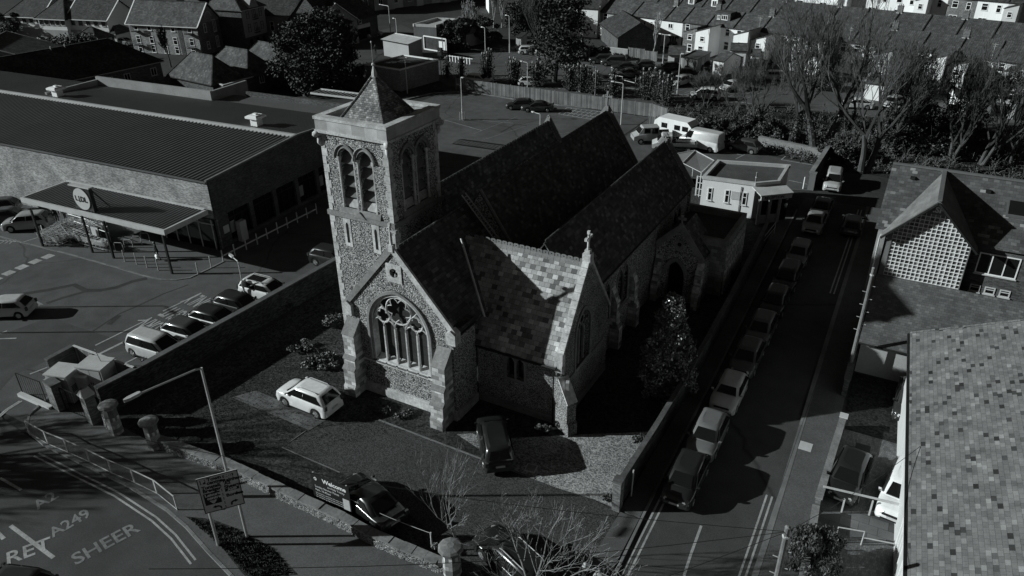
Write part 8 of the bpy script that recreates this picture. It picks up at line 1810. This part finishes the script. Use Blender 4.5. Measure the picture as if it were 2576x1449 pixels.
for i, (q, h, r, lb) in enumerate([((2330, 372), 7.0, 5.0, 'dark ivy-smothered tree mass behind the mossy roof'), ((2262, 352), 5.5, 3.6, 'dark ivy-covered tree left of the fan-shaped tree'), ((2420, 340), 5.0, 3.0, 'dark evergreen among the bare trees above the mossy roof'), ((1800, 345), 2.8, 2.4, 'tangled shrub behind the white panel van'), ((1880, 345), 3.2, 2.4, 'ivy shrub behind the dark hatchback in the yard'), ((1935, 355), 3.2, 2.2, 'ivy-leaved bush left of the ivy trunk'), ((2110, 405), 2.6, 2.6, 'dark bramble mound behind the street end of the yard wall'), ((2290, 240), 4.0, 3.0, 'dark garden tree in front of the terrace wings'), ((2500, 250), 3.4, 2.6, 'dark garden bush by the paddock fence'), ((2075, 225), 3.0, 2.4, 'garden shrub below the near terrace'), ((1960, 160), 2.6, 2.0, 'garden shrub beside the small white shed'), ((1690, 112), 2.6, 2.0, 'garden shrub behind the lean-to garage'), ((2440, 205), 3.6, 2.4, 'dark garden bush beneath the terrace wings on the right')]):
    b = at(*q); clump_tree(lb, (b.x, b.y), h*.9, r*1.1, int(14+r*8), 150, 240+i, IVY if i < 3 else LEAFM, .28, 'ivy_thicket' if i < 3 else 'bush', .2, 7, 'tree' if i < 3 else 'shrub', .15)
# rough scrub on the bank: too many stems to count
random.seed(5); c = Cards(); m = MB(); poly = [at(1640, 296), at(1700, 268), at(1950, 274), at(2250, 306), at(2580, 320), Vector((34, 105, 0)), Vector((30, 80, 0)), at(2576, 470), at(2200, 440), at(2090, 428), at(1960, 392), at(1700, 340)]
def inside(x, y):
    r = False
    for i in range(len(poly)):
        a, b = poly[i], poly[i-1]
        if (a.y > y) != (b.y > y) and x < (b.x-a.x)*(y-a.y)/(b.y-a.y)+a.x: r = not r
    return r
cnt = 0
while cnt < 1500:
    x, y = random.uniform(-32, 34), random.uniform(66, 125)
    if not inside(x, y): continue
    cnt += 1; hh = random.uniform(.3, 1.3)*(1.4 if random.random() < .2 else 1)
    for k in range(4): a = random.random()*6.28; q = Vector((x+cos(a)*random.uniform(.2, .9), y+sin(a)*random.uniform(.2, .9), hh*random.uniform(.6, 1.1))); m.tube([(x, y, 0), ((x+q.x)/2, (y+q.y)/2, q.z*.75), q], [.025, .02, .012], 3, False)
    c.blob((x, y, hh*.4), random.uniform(.4, .9), 14, .26, hh*.45, .2)
o = c.build('scrub', m_leaf('scrub_leaf', .025, .11, .8, .1), None); o['kind'] = 'stuff'
o = m.build('scrub_stems', TWIG, None, fix=False); o['kind'] = 'stuff'
# rough grass tufts in the churchyard and on the verge
random.seed(6); c = Cards(); polys = [[Vector(p) for p in [(-39.3, 21.2, 0), (-30, 21.5, 0), (-22.5, 29.3, 0), (-28.5, 30.4, 0), (-36, 40, 0), (-39.3, 40, 0)]], [at(*R7(*q)) for q in ((1420, 1020), (1760, 1100), (2060, 1260), (2200, 1449), (1900, 1490), (1700, 1270))]]
for pl_, n, sz, z in ((polys[0], 15000, .085, .01), (polys[1], 2600, .15, .11)):
    poly = pl_; xs_ = [p.x for p in poly]; ys_ = [p.y for p in poly]; k = 0
    while k < n:
        x, y = random.uniform(min(xs_), max(xs_)), random.uniform(min(ys_), max(ys_))
        if not inside(x, y): k += .2; continue
        k += 1; c.leaf((x, y, z+sz*.3), sz*random.uniform(.6, 1.4), .35, (0, 0, 1.2))
o = c.build('grass_tufts', m_leaf('grass_blade', .03, .085, .9, .1), None); o['kind'] = 'stuff'
# a bare street tree beyond the left edge: its twig shadows lie on the main road
bare_tree('bare street tree off the left edge whose twig shadows streak the main road', (-56.5, 5.5), 11, 3.0, .25, .5, 5, 301, 1, BARK, .03, .2)
bare_tree('second bare street tree off the left edge shading the road junction', (-63.5, 3.0), 11, 3.0, .25, .5, 5, 302, 1, BARK, .03, .2)
# ================================================================= people
def skin_body(name, joints, edges, mat, parent, lvl=1):
    me = bpy.data.meshes.new('sk'); me.from_pydata([j[0] for j in joints], edges, []); o = bpy.data.objects.new('sk', me); COL.objects.link(o)
    md = o.modifiers.new('Skin', 'SKIN'); md.use_smooth_shade = True
    for i, j in enumerate(joints): sv = me.skin_vertices[0].data[i]; sv.radius = j[1] if isinstance(j[1], tuple) else (j[1], j[1]); sv.use_root = i == 0
    sb = o.modifiers.new('Sub', 'SUBSURF'); sb.levels = lvl; sb.render_levels = lvl
    dg = bpy.context.evaluated_depsgraph_get(); dg.update(); m2 = bpy.data.meshes.new_from_object(o.evaluated_get(dg)); bpy.data.objects.remove(o); m2.name = name
    m2.materials.clear(); m2.materials.append(mat); p = bpy.data.objects.new(name, m2); COL.objects.link(p); p.parent = parent; return p
def person(label, loc, face, coat, legs, hair, h=1.68, step=0.0, arms=((.28, .05, .85), (-.28, .05, .85)), hand_fwd=.0, bag=None, long_hair=False, hood=None):
    t = thing('person', label, 'person', loc, face); s = h/1.7
    J = []; E = []
    def j(x, y, z, r): J.append(((x*s, y*s, z*s), r*s if not isinstance(r, tuple) else tuple(q*s for q in r))); return len(J)-1
    pel = j(0, 0, .92, (.15, .11)); wst = j(0, 0, 1.08, (.135, .1)); ch = j(0, 0, 1.28, (.165, .115)); nk0 = j(0, 0, 1.44, .07); nk = j(0, .01, 1.5, .052); hd0 = j(0, .02, 1.57, (.07, .085)); hd1 = j(0, .025, 1.66, (.074, .092)); hd2 = j(0, .015, 1.7, (.045, .055))
    E += [(pel, wst), (wst, ch), (ch, nk0), (nk0, nk), (nk, hd0), (hd0, hd1), (hd1, hd2)]
    for sx, st in ((1, step), (-1, -step)):
        hp = j(.09*sx, 0, .86, .085); kn = j(.095*sx, st*.5+.02, .48, .058); an = j(.095*sx, st-.02, .09, .04); toe = j(.1*sx, st+.12, .03, .035); E += [(pel, hp), (hp, kn), (kn, an), (an, toe)]
    for sx, (hx, hy, hz) in zip((1, -1), arms):
        sh = j(.17*sx, 0, 1.38, .06); el = j((.17*sx+hx)/2+.06*sx, hy*.3-.03, (1.38+hz)/2, .045); hnd = j(hx, hy, hz, .033); pm = j(hx, hy+.02, hz-.06, (.035, .02)); E += [(ch, sh), (sh, el), (el, hnd), (hnd, pm)]
        for k in range(4): f = j(hx+(k-1.5)*.016, hy+.035, hz-.125-.008*(k in (1, 2)), .008); E.append((pm, f))
        th = j(hx-sx*.035, hy+.05, hz-.07, .009); E.append((hnd, th))
    skin_body('body', J, E, SKIN, t)
    # coat: follows the torso and ends at the hem, sleeves to the wrists
    J = []; E = []; a0 = j(0, 0, .74, (.19, .15)); a1 = j(0, 0, .95, (.18, .135)); a2 = j(0, 0, 1.1, (.165, .125)); a3 = j(0, 0, 1.3, (.19, .135)); a4 = j(0, 0, 1.45, (.09, .085)); E += [(a0, a1), (a1, a2), (a2, a3), (a3, a4)]
    for sx, (hx, hy, hz) in zip((1, -1), arms): sh = j(.175*sx, 0, 1.38, .078); el = j((.17*sx+hx)/2+.06*sx, hy*.3-.03, (1.38+hz)/2, .06); hnd = j(hx, hy, hz+.02, .047); E += [(a3, sh), (sh, el), (el, hnd)]
    skin_body('coat', J, E, coat, t)
    J = []; E = []; p0 = j(0, 0, .9, (.165, .125))
    for sx, st in ((1, step), (-1, -step)): hp = j(.09*sx, 0, .84, .1); kn = j(.095*sx, st*.5+.02, .48, .072); an = j(.095*sx, st-.02, .11, .055); E += [(p0, hp), (hp, kn), (kn, an)]
    skin_body('trousers', J, E, legs, t)
    for sx, st in ((1, step), (-1, -step)): m = MB(); m.grid([[((.098*sx+x*.05)*s, (st+y)*s, z*s) for x, y in ((-1, -.08), (1, -.08), (1.1, .06), (.6, .17), (-.6, .17), (-1.1, .06))] for z in (0, .07)], True); m.poly([((.098*sx+x*.05)*s, (st+y)*s, .07*s) for x, y in ((-1, -.08), (1, -.08), (1.1, .06), (.6, .17), (-.6, .17), (-1.1, .06))]); m.build('shoe', DARK, t)
    m = MB(); m.lathe((0, -.012*s, 1.585*s), [(.088*s, -.06*s if not long_hair else -.2*s), (.1*s, .02*s), (.098*s, .07*s), (.075*s, .12*s), (.03*s, .145*s)], 10); 
    m.v = [(x, y if y < .055*s or z > 1.66*s else .055*s, z) for x, y, z in m.v]; m.build('hair', hair, t, smooth=True)
    m = MB(); m.tube([(0, .095*s, 1.6*s), (0, .125*s, 1.575*s), (0, .1*s, 1.565*s)], [.01*s, .016*s, .012*s], 5); m.build('nose', SKIN, t)
    for sx in (-1, 1): m = MB(); m.lathe((.03*sx*s, .1*s, 1.605*s), [(.004*s, 0), (.011*s, .006*s), (.004*s, .012*s)], 6); m.build('eye', DARK, t)
    m = MB(); m.beam((-.025*s, .106*s, 1.535*s), (.025*s, .106*s, 1.535*s), .01*s, .008*s); m.build('mouth', CLOTHM, t)
    if hood: 
        m = MB(); m.tube([(.13*s*cos(a), (-.02+.09*sin(a))*s, (1.5+.02*sin(a))*s) for a in [2*pi*i/12 for i in range(12)]], .045*s, 6, closed=True); m.build('hood', hood, t, smooth=True)
    return t
def holding(label, name, loc, mat): 
    t = thing(name, label, 'bag', loc); m = MB(); m.grid([[(x*w_, y*w_*.5, z) for x, y in ((-1, -1), (1, -1), (1, 1), (-1, 1))] for z, w_ in ((0, .13), (.2, .2), (.36, .17), (.42, .1))], True); m.build('sack', mat, t, smooth=True)
    m = MB()
    for s_ in (-1, 1): m.tube([(-.09, s_*.03, .4), (-.05, s_*.02, .55), (.05, s_*.02, .55), (.09, s_*.03, .4)], .01, 4)
    m.build('handles', mat, t); return t
# the pair on the pavement at the bottom of the picture
p = at(1473, 1424, 1.6); p2 = at(1508, 1440, 1.5)
person('woman with pale hair and fur-trimmed dark coat walking at the picture foot', (p.x, p.y, .1), rad(200), CLOTHD, CLOTHD, HAIRL, 1.68, .12, ((.24, .12, .88), (-.24, .12, .88)), hood=CLOTHL)
person('dark-haired woman in a pale top walking beside the fur-hooded woman', (p2.x, p2.y, .1), rad(190), CLOTHL, CLOTHD, HAIR, 1.62, .1, ((.2, .2, 1.0), (-.22, .1, .88)), long_hair=True)
p = at(*R4(1195, 512)); person('shopper in dark clothes carrying a white bag in front of the cycle hoops', (p.x, p.y, .012), rad(150), CLOTHD, CLOTHD, HAIR, 1.72, .15, ((.25, .1, .82), (-.27, .0, .82)))
a_ = rad(150); hx, hy = -.27*1.72/1.7, .04; bx, by = p.x+hx*cos(a_)-hy*sin(a_), p.y+hx*sin(a_)+hy*cos(a_); holding('bulging white carrier bag in the hand of the shopper by the cycle hoops', 'carrier_bag', (bx, by, .24), WPAINT)
p = at(*R4(440, 232)); person('person in dark clothes behind the left end of the trolley rows', (p.x, p.y, .012), rad(60), CLOTHD, CLOTHM, HAIR, 1.7, .05)
p = at(*R4(500, 215)); person('person in grey coat behind the trolleys beside the canopy post', (p.x, p.y, .012), rad(100), CLOTHM, CLOTHD, HAIR, 1.66, .08)
p = at(*Z3(520, 820)); person('distant pedestrian in black near the bent lamp on the far footpath', (p.x, p.y, 0), rad(40), CLOTHD, CLOTHD, HAIR, 1.75, .15)
p = at(*Z3(1122, 838)); person('distant pedestrian in black right of the sloping kiosk', (p.x, p.y, 0), rad(200), CLOTHD, CLOTHD, HAIR, 1.75, .1)
